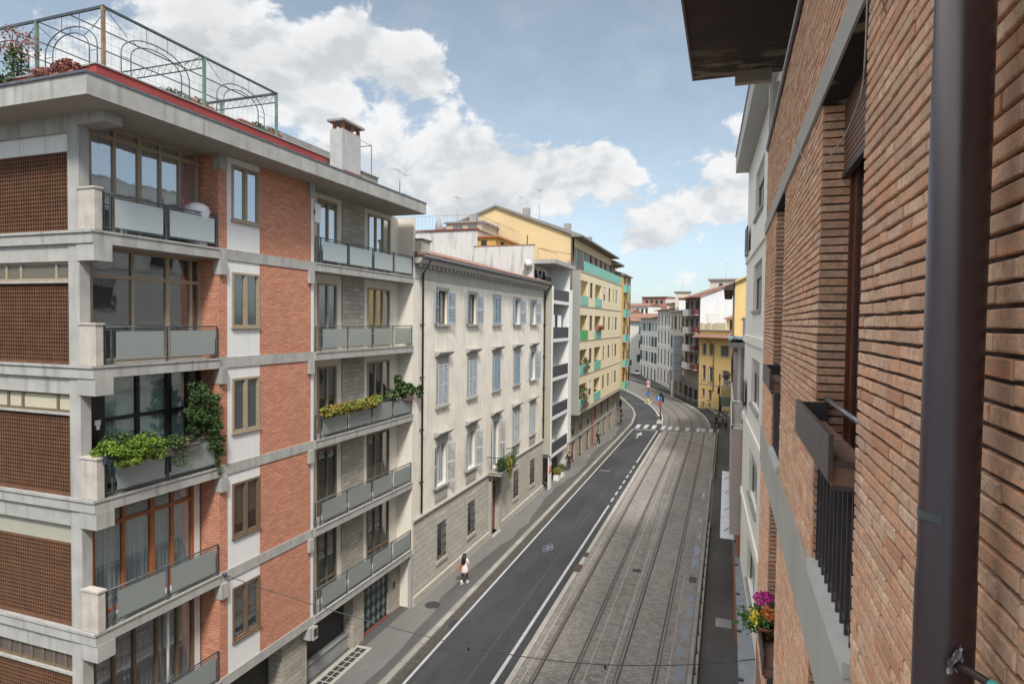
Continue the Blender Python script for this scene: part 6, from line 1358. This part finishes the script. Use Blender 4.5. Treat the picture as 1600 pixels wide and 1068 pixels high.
# ================================================================== PEOPLE, SIGNALS, SIGNS, VEHICLES
def skinned(name, joints, edges, radii, mat, parent, root=0, sub=1):
    me = bpy.data.meshes.new(name); me.from_pydata(joints, edges, []); me.update(); me.materials.append(mat)
    o = bpy.data.objects.new(name, me); col.objects.link(o); o.parent = parent
    md = o.modifiers.new('Skin', 'SKIN'); md.use_smooth_shade = True
    if not me.skin_vertices: me.attributes.new('dummy', 'FLOAT', 'POINT')
    for i, r_ in enumerate(radii):
        sv = me.skin_vertices[0].data[i]; sv.radius = r_ if isinstance(r_, tuple) else (r_, r_); sv.use_root = (i == root)
    s_ = o.modifiers.new('Subdivision', 'SUBSURF'); s_.levels = sub; s_.render_levels = sub
    return o
SKIN = simple('skin', (.42, .25, .17), .6); HAIR = simple('black_hair', (.012, .010, .009), .5)
def person(label, loc, rz, h=1.68, stride=.22, top=(.02, .02, .025), legs=(.02, .02, .022), shoes=(.02, .02, .02), hair=.0, coat=False, bare=False, bag=None, skirt=None, arms=(.1, -.12), group=None, lean=0.0, beard=False, bend=0):
    t_ = thing('person', label, 'person', loc, rz, group); s = h / 1.7
    # faces local +y; joints: pelvis, waist, chest, neck, head, crown ...
    J = [(0, 0, .95), (0, .0, 1.12), (0, .01, 1.33), (0, 0, 1.46), (0, .015, 1.53), (0, .02, 1.62), (0, .01, 1.69)]
    Rr = [(.13, .10), (.115, .085), (.145, .095), .05, .062, (.078, .092), (.055, .065)]
    E_ = [(0, 1), (1, 2), (2, 3), (3, 4), (4, 5), (5, 6)]
    arm_pts = {}
    for sd in (-1, 1):
        sw = arms[0] if sd < 0 else arms[1]
        b = len(J); sh = (sd * .17, 0, 1.40); el_ = (sd * .215, sw * .45 - .02, 1.13); wr = (sd * .205, sw + .07, .90 + abs(sw) * .25)
        if bend and sd == bend: el_ = (sd * .21, .02, 1.14); wr = (sd * .12, .22, 1.24)
        J += [sh, el_, wr, (wr[0], wr[1] + .015, wr[2] - .07)]; Rr += [.058, .043, .028, (.036, .02)]
        E_ += [(2, b), (b, b + 1), (b + 1, b + 2), (b + 2, b + 3)]
        palm = J[b + 3]
        for k in range(4):
            q = len(J); fx = palm[0]; J += [(fx, palm[1] + (k - 1.5) * .019, palm[2] - .045 - (.01 if k in (1, 2) else 0)), (fx - sd * .012, palm[1] + (k - 1.5) * .017 + .006, palm[2] - .075 - (.012 if k in (1, 2) else 0))]; Rr += [.009, .007]; E_ += [(b + 3, q), (q, q + 1)]
        q = len(J); J += [(palm[0] - sd * .01, palm[1] + .042, palm[2] + .01)]; Rr += [.009]; E_ += [(b + 3, q)]
        arm_pts[sd] = (sh, el_, wr)
    for sd in (-1, 1):
        f_ = stride * sd; b = len(J)
        kn = (sd * .095, f_ * .45 + .03, .50); an = (sd * .09, f_ - .02, .09); J += [(sd * .09, 0, .88), kn, an, (sd * .095, f_ + .10, .035)]
        Rr += [.088, .058, .040, (.042, .03)]; E_ += [(0, b), (b, b + 1), (b + 1, b + 2), (b + 2, b + 3)]
    J = [(x * s, (y + lean * (z - .9)) * s, z * s) for x, y, z in J]; Rr = [tuple(v * s for v in r_) if isinstance(r_, tuple) else r_ * s for r_ in Rr]
    skinned('body', J, E_, Rr, SKIN, t_)
    def sc(p): return (p[0] * s, (p[1] + lean * (p[2] - .9)) * s, p[2] * s)
    # face details
    mb = MB(); hd = sc((0, .02, 1.61)); mb.ball((hd[0], hd[1] + .095 * s, hd[2] - .005), .012, .02, .02, 8, 5); mb.build('nose', SKIN, t_)
    mb = MB()
    for sd in (-1, 1): mb.ball((hd[0] + sd * .03, hd[1] + .082 * s, hd[2] + .02), .010, .008, .006, 8, 4)
    mb.box(hd[0] - .022, hd[0] + .022, hd[1] + .082 * s, hd[1] + .09 * s, hd[2] - .05, hd[2] - .042); mb.build('eyes_and_mouth', HAIR, t_)
    mb = MB(); c = sc((0, -.005, 1.645)); mb.ball(c, .092 * s, .105 * s, .095 * s, 12, 8)
    if hair > 0: mb.tube([(c[0], c[1] - .02, c[2] + .04), (c[0], c[1] - .08, c[2] - hair * .3), (c[0], c[1] - .11, c[2] - hair * .7), (c[0], c[1] - .12, c[2] - hair)], [.09, .12, .13, .07], 12)
    mb.build('hair', HAIR, t_, smooth=True)
    if beard: pass
    # clothes
    TM = simple('cloth_' + label[:18].replace(' ', '_'), top, .85); LM = simple('trousers_' + label[:18].replace(' ', '_'), legs, .85); SM = simple('shoes_' + label[:18].replace(' ', '_'), shoes, .6)
    J2 = [(0, 0, .93 if not coat else .72), (0, 0, 1.12), (0, .01, 1.33), (0, 0, 1.44)]; R2 = [(.155, .12) if not coat else (.17, .14), (.14, .11), (.17, .12), .075]; E2 = [(0, 1), (1, 2), (2, 3)]
    for sd in (-1, 1):
        b = len(J2); sh, el_, wr = arm_pts[sd]; J2 += [sh, el_, (wr[0], wr[1], wr[2] + .01)]; R2 += [.075, .058, .045]; E2 += [(2, b), (b, b + 1), (b + 1, b + 2)]
    skinned('coat' if coat else 'top', [sc(p) for p in J2], E2, [tuple(v * s for v in r_) if isinstance(r_, tuple) else r_ * s for r_ in R2], TM, t_)
    J3 = [(0, 0, .97), (0, 0, .90)]; R3 = [(.14, .11), (.135, .115)]; E3 = [(0, 1)]
    for sd in (-1, 1):
        f_ = stride * sd; b = len(J3); J3 += [(sd * .09, 0, .85), (sd * .095, f_ * .45 + .03, .50), (sd * .09, f_ - .02, .12 if not bare else .3)]; R3 += [.10, .074, .058]; E3 += [(1, b), (b, b + 1), (b + 1, b + 2)]
    skinned('trousers', [sc(p) for p in J3], E3, [tuple(v * s for v in r_) if isinstance(r_, tuple) else r_ * s for r_ in R3], LM, t_)
    for sd in (-1, 1):
        f_ = stride * sd; mb = MB(); x0 = sd * .09 * s; y0 = (f_ - .02) * s
        mb.tube([(x0, y0 - .01, .26 if shoes[0] > .3 else .14), (x0, y0 - .01, .05)], [.055, .052], 10); mb.tube([(x0, y0 - .06, .04), (x0, y0 + .06, .045), (x0, y0 + .19, .035)], [.04, .05, .03], 10); mb.build('shoe', SM, t_, smooth=True)
    if skirt:
        mb = MB(); mb.lathe((0, lean * .05, .66 * s), [(.20, 0), (.185, .12), (.165, .3), (.14, .42), (.13, .5)], 16); mb.build('dress', simple('pale_dress', skirt, .9), t_, smooth=True)
    return t_
w1 = person('woman with long black hair in a white outfit walking on the left pavement', (-12.85, 30.3, .12), R(-8), 1.62, .16, (.62, .56, .57), (.05, .04, .045), (.65, .65, .63), .48, False, False, None, (.66, .55, .56), (.12, .05), bend=1)
bg_ = thing('shoulder_bag', 'tan shoulder bag carried by the woman in white', 'bag', (-13.13, 30.27, 1.02), R(-8))
mb = MB(); mb.box(-.07, .07, -.17, .17, -.20, .12); o_ = mb.build('body', simple('tan_leather', (.38, .20, .11), .6), bg_); bm_ = o_.modifiers.new('Bevel', 'BEVEL'); bm_.width = .03; bm_.segments = 2
mb = MB(); mb.tube([(0, -.12, .12), (.06, -.04, .36), (.06, .04, .36), (0, .12, .12)], .012, 6); mb.build('strap', bpy.data.materials['tan_leather'], bg_)
person('man dressed in black walking towards us on the left pavement past the brown garage doors', (-13.46, 70.0, .12), R(180), 1.76, .2, (.018, .018, .022), (.018, .018, .02), (.5, .5, .5), 0, True, bend=-1)
person('man in a dark jacket and brown trousers standing at the shop entrance behind the planters', (-14.1, 57.0, .12), R(120), 1.72, .10, (.02, .022, .035), (.16, .08, .05), (.05, .02, .015), 0, False)
person('second dark figure standing beside the man at the shop entrance', (-13.85, 57.6, .12), R(200), 1.70, .12, (.02, .02, .03), (.02, .02, .03), (.02, .02, .02), 0, True)
person('dark clothed person waiting at the left pavement corner by the signal post', (-13.5, 86.3, .12), R(150), 1.72, .08, (.02, .02, .03), (.025, .03, .05), (.03, .03, .03), 0, False)
CR = 'people waiting at the right end of the crossing'
person('person in a grey blue top, second from the left in the waiting group', (-.55, 87.9, .12), R(160), 1.72, .1, (.20, .23, .30), (.03, .035, .05), (.3, .3, .3), 0, group=CR)
person('person in a mauve grey jacket and black trousers, rightmost of the waiting group', (.1, 88.1, .12), R(190), 1.75, .08, (.26, .22, .26), (.015, .015, .02), (.03, .03, .03), 0, group=CR)
person('person in dark clothes at the left end of the waiting group beside the bicycle', (-1.1, 89.3, .12), R(140), 1.70, .12, (.03, .03, .04), (.05, .05, .06), (.03, .03, .03), 0, True, group=CR)
person('person in a white top at the back of the waiting group', (-.35, 91.6, .12), R(180), 1.72, .08, (.6, .6, .6), (.04, .05, .09), (.05, .05, .05), .2, group=CR)
bk = thing('bicycle', 'dark bicycle held upright at the left end of the waiting group', 'bicycle', (-1.35, 88.6, .12), R(60))
for yy in (-.52, .52):
    mb = MB(); P_ = [(0, yy + .33 * math.cos(k * math.pi / 10), .34 + .33 * math.sin(k * math.pi / 10)) for k in range(21)]; mb.tube(P_, .018, 6); wl_ = mb.build('wheel', BLACKM, bk)
    mb = MB()
    for k in range(8): mb.tube([(0, yy, .34), (0, yy + .32 * math.cos(k * math.pi / 4), .34 + .32 * math.sin(k * math.pi / 4))], .004, 3)
    mb.build('spokes', ALU, wl_)
mb = MB(); mb.tube([(0, -.52, .34), (0, -.1, .30), (0, -.2, .82), (0, .38, .80), (0, -.1, .30)], .018, 6); mb.tube([(0, .52, .34), (0, .38, .80), (0, .34, .98)], .018, 6); mb.tube([(0, -.52, .34), (0, -.2, .78)], .012, 5); mb.build('frame', RUST, bk)
mb = MB(); mb.tube([(-.25, .30, .99), (0, .36, .99), (.25, .30, .99)], .013, 6); mb.build('handlebar', ALU, bk); mb = MB(); mb.box(-.06, .06, -.33, -.1, .86, .91); mb.build('saddle', BLACKM, bk)
RED_L = bpy.data.materials.new('red_lamp'); RED_L.use_nodes = True; b = RED_L.node_tree.nodes['Principled BSDF']; b.inputs['Base Color'].default_value = (.5, .02, .02, 1); b.inputs['Emission Color'].default_value = (.9, .03, .03, 1); b.inputs['Emission Strength'].default_value = .25
BLUE = simple('sign_blue', (.02, .15, .50), .4); SRED = simple('sign_bright_red', (.35, .035, .05), .4); SPINK = simple('faded_sign_red', (.48, .26, .27), .5); YELP = simple('sign_yellow', (.45, .35, .08), .5)
def disc(mb, y, x, z, r_, m=0, th=.02, n=24):      # round plate facing -y
    b = len(mb.v); mb.v += [(x + r_ * math.cos(2 * math.pi * k / n), y, z + r_ * math.sin(2 * math.pi * k / n)) for k in range(n)] + [(x + r_ * math.cos(2 * math.pi * k / n), y + th, z + r_ * math.sin(2 * math.pi * k / n)) for k in range(n)]
    mb.f.append(tuple(b + k for k in range(n))); mb.m.append(m); mb.s.append(False); mb.f.append(tuple(b + n + k for k in range(n - 1, -1, -1))); mb.m.append(m); mb.s.append(False)
    for k in range(n): mb.f.append((b + k, b + n + k, b + n + (k + 1) % n, b + (k + 1) % n)); mb.m.append(m); mb.s.append(False)
def signal_head(t_, x, z, lit=None, n=3, w_=.32):
    mb = MB(); h = n * .3; mb.box(x - w_ / 2, x + w_ / 2, -.12, .1, z, z + h); o = mb.build('signal_head', BLACKM, t_)
    for i in range(n):
        mb = MB(); disc(mb, -.14, x, z + .15 + i * .3, .11); mb.build('lens', RED_L if lit == i else DARK, o)
    return o
tl = thing('traffic_signal', 'signal post with a blue arrow sign and red light beside the crossing', 'traffic signal', (-8.75, 91.8, .1))
mb = MB(); mb.tube([(0, 0, 0), (0, 0, 4.1)], .06, 8); mb.build('post', IRON, tl); signal_head(tl, .32, 2.7); signal_head(tl, .05, 3.45, None, 2, .4)
mb = MB(); disc(mb, -.2, -.28, 3.25, .36); s_ = mb.build('blue_sign', BLUE, tl); mb = MB(); mb.box(-.32, -.24, -.225, -.21, 3.05, 3.35); mb.face([(-.40, -.22, 3.32), (-.16, -.22, 3.32), (-.28, -.22, 3.50)]); mb.build('arrow', WHITEM, s_)
mb = MB(); mb.box(-.32, .02, -.12, .1, 2.2, 2.75); h_ = mb.build('red_signal', SRED, tl); mb = MB(); disc(mb, -.14, -.15, 2.55, .12); mb.build('lens', RED_L, h_)
sp_ = thing('road_sign', 'post with two faded red discs above a yellow bollard on the median', 'road sign', (-12.9, 112.5, 0))
mb = MB(); mb.tube([(0, 0, 0), (0, 0, 3.9)], .05, 8); mb.build('post', IRON, sp_)
for z_ in (3.75, 3.05): mb = MB(); disc(mb, -.08, 0, z_, .34); d2 = mb.build('round_sign', SPINK, sp_); mb = MB(); mb.box(-.22, .22, -.095, -.085, z_ - .05, z_ + .05); mb.build('white_bar', WHITEM, d2)
mb = MB(); disc(mb, -.08, -.15, 1.6, .26); mb.build('blue_disc', BLUE, sp_); mb = MB(); mb.tube([(0, -.1, 0), (0, -.1, .75)], [.32, .22], 10); mb.build('yellow_bollard', YELP, sp_)
mb = MB(); mb.prism([(-.5, -1.2), (.5, -1.2), (.4, 2.5), (-.4, 2.5)], 0, .08); mb.build('kerb_island', KERB_L, sp_)
tl = thing('traffic_signal', 'tall dark signal post with lights seen from the side beside the waiting group', 'traffic signal', (-.75, 88.4, .12))
mb = MB(); mb.tube([(0, 0, 0), (0, 0, 7.3)], .06, 8); mb.build('post', IRON, tl); signal_head(tl, -.1, 4.6, None, 3); signal_head(tl, .15, 2.2, None, 3); mb = MB(); mb.box(-.1, .1, -.15, .1, 6.4, 7.2); mb.build('red_brown_head', simple('rust_red_casing', (.16, .05, .04), .6), tl)
tl = thing('traffic_signal', 'dark signal post on the left pavement corner', 'traffic signal', (-13.7, 86.8, .12))
mb = MB(); mb.tube([(0, 0, 0), (0, 0, 3.4)], .06, 8); mb.build('post', IRON, tl); signal_head(tl, 0, 2.4); signal_head(tl, .1, 1.4, None, 2)
tl = thing('traffic_signal', 'distant signal with a dark head at the far end of the street', 'traffic signal', (-24.2, 168, 0))
mb = MB(); mb.tube([(0, 0, 0), (0, 0, 4.6)], .07, 8); mb.build('post', RUST, tl); signal_head(tl, 0, 3.2, 2, 3, .8); mb = MB(); mb.box(-.42, .42, -.1, .12, 2.9, 4.3); mb.build('backboard', BLACKM, tl)
cb = thing('street_cabinet', 'light grey street cabinet on the right pavement behind the waiting group', 'cabinet', (.75, 89.0, .12))
mb = MB(); mb.box(-.35, .35, -.3, .3, 0, 1.75); mb.box(-.38, .38, -.33, .33, 1.75, 1.85, 1); mb.build('casing', [simple('cabinet_grey', (.40, .40, .45), .6), WHITEM], cb); mb = MB(); mb.box(-.3, .3, -.32, -.3, .2, 1.6); mb.build('door', simple('cabinet_door', (.36, .36, .41), .6), cb)
# pedestrian railing on the far right kerb
rl = thing('pedestrian_railing', 'low grey pedestrian railing of hoops following the far right kerb round the bend', 'railing', (-3.2, 106, 0))
P_ = []
for i in range(27):
    u = i / 26; pts_ = [(-2.6, 104.6), (-6.2, 113.6), (-8.9, 122.5), (-13.2, 138), (-19.0, 155), (-23.2, 167)]; k_ = min(int(u * 5), 4); f_ = u * 5 - k_; P_.append((pts_[k_][0] * (1 - f_) + pts_[k_ + 1][0] * f_ + .35, pts_[k_][1] * (1 - f_) + pts_[k_ + 1][1] * f_, .12))
mb = MB(); mb.tube([(p[0], p[1], 1.1) for p in P_], .035, 5); mb.tube([(p[0], p[1], .7) for p in P_], .02, 4); mb.build('top_rail', GREYM, rl, w=True)
for p in P_: mb = MB(); mb.tube([p, (p[0], p[1], 1.1)], .04, 5); mb.build('post', GREYM, rl, w=True)
rl2 = thing('pedestrian_railing', 'short white railing on the pavement in front of the yellow corner house', 'railing', (-1, 104, .12))
mb = MB(); iron_fence(mb, [(-1.0, .6, 0), (2.2, -2.6, 0)], 1.0, .8, .025); mb.build('bars', GREYM, rl2)
# cars
def car(lab, loc, rz, paint):
    t_ = thing('parked_car', lab, 'car', loc, rz)
    prof = [(-2.0, .35), (-2.05, .75), (-1.75, .95), (-1.1, 1.42), (.2, 1.48), (.95, 1.02), (1.85, .88), (2.05, .65), (2.05, .35)]
    mb = MB(); n = len(prof); b = 0
    for x, k in ((-.82, 1), (.82, 1)):
        for y, z in prof: mb.v.append((x * (.86 if z > 1.2 else 1), y, z))
    mb.f.append(tuple(range(n))); mb.f.append(tuple(range(2 * n - 1, n - 1, -1))); mb.m += [0, 0]; mb.s += [False, False]
    for i in range(n): j = (i + 1) % n; mb.f.append((i, n + i, n + j, j)); mb.m.append(0); mb.s.append(False)
    o = mb.build('body', simple('car_paint_' + paint[0], paint[1], .3), t_); bv = o.modifiers.new('Bevel', 'BEVEL'); bv.width = .08; bv.segments = 2
    GL_ = bpy.data.materials.get('car_glass') or simple('car_glass', (.02, .025, .03), .08)
    mb = MB(); mb.face([(-.66, .9, 1.07), (.66, .9, 1.07), (.60, .28, 1.44), (-.60, .28, 1.44)]); mb.build('windscreen', GL_, t_).location = (0, .03, .03)
    mb = MB(); mb.face([(-.66, -1.68, 1.0), (.66, -1.68, 1.0), (.6, -1.16, 1.38), (-.6, -1.16, 1.38)]); mb.build('rear_window', GL_, t_).location = (0, -.04, .03)
    for sx_ in (-1, 1):
        mb = MB(); mb.face([(sx_ * .80, -1.4, 1.02), (sx_ * .80, .75, 1.02), (sx_ * .735, .18, 1.38), (sx_ * .735, -1.0, 1.36)]); mb.build('side_window', GL_, t_).location = (sx_ * .02, 0, 0)
        for yy in (-1.3, 1.3):
            mb = MB(); mb.tube([(sx_ * .66, yy, .32), (sx_ * .85, yy, .32)], .32, 14); w2 = mb.build('wheel', BLACKM, t_); mb = MB(); mb.tube([(sx_ * .85, yy, .32), (sx_ * .862, yy, .32)], .19, 10); mb.build('rim', ALU, w2)
        mb = MB(); mb.ball((sx_ * .6, 1.98, .68), .12, .08, .07); mb.build('headlight', WHITEM, t_); mb = MB(); mb.box(sx_ * .5, sx_ * .75, -2.07, -2.02, .7, .82); mb.build('tail_light', SRED, t_)
    return t_
car('white car parked at the far end of the street before the pale house', (-22.9, 171.5, 0), R(200), ('white', (.6, .6, .62)))
car('pale blue grey van shaped car further left at the far end of the street', (-27.5, 170.5, 0), R(100), ('bluegrey', (.40, .46, .52)))
# planters by the shop entrance
for i, (x, y, lab, r_) in enumerate([(-14.05, 50.9, 'white pot with a dark green bush nearest the shop banner', .30), (-13.95, 53.6, 'white rectangular planter with a rounded green bush, nearer of two', .42), (-13.9, 54.9, 'white rectangular planter with a larger green bush, farther of two', .45)]):
    def pf(t_, i=i):
        mb = MB()
        if i == 0: mb.lathe((0, 0, 0), [(.2, 0), (.28, .42), (.30, .45), (.26, .45), (.01, .4)], 12)
        else: mb.box(-.22, .22, -.5, .5, 0, .45)
        mb.build('pot', WHITEM, t_)
    plant(lab, (x, y, .12), [('foliage', LEAF_Y if i == 1 else LEAF_D, [((0, 0, .45 + r_ * .7), r_, r_ * 1.15, r_ * .85, 700, .1)])], pf, 'planters at the shop entrance', rz=0)
# catenary wires above the tracks
for i, (xx, lab) in enumerate([(-6.1, 'thin contact wire hanging over the left hand tram track'), (-2.95, 'thin contact wire hanging over the right hand tram track')]):
    mb = MB(); mb.tube([(xx, 17, 4.42), (xx, 42, 5.6), (xx, 60, 6.0), (xx, 84, 6.0)], .006, 4); tag(mb.build('contact_wire', IRON), lab, 'wire', 'tram contact wires')
bo = thing('entry_box', 'small pale utility box under the lowest right hand balcony of the apartment house', 'utility box', AL(.02, 8.28, 2.35), R(-.765))
mb = MB(); mb.box(-.12, .12, -.14, .14, -.15, .30); mb.build('casing', CONC, bo); mb = MB(); mb.box(.12, .14, -.09, .09, -.02, .1); mb.box(.12, .14, -.09, .09, .14, .25); mb.build('fittings', IRON, bo)
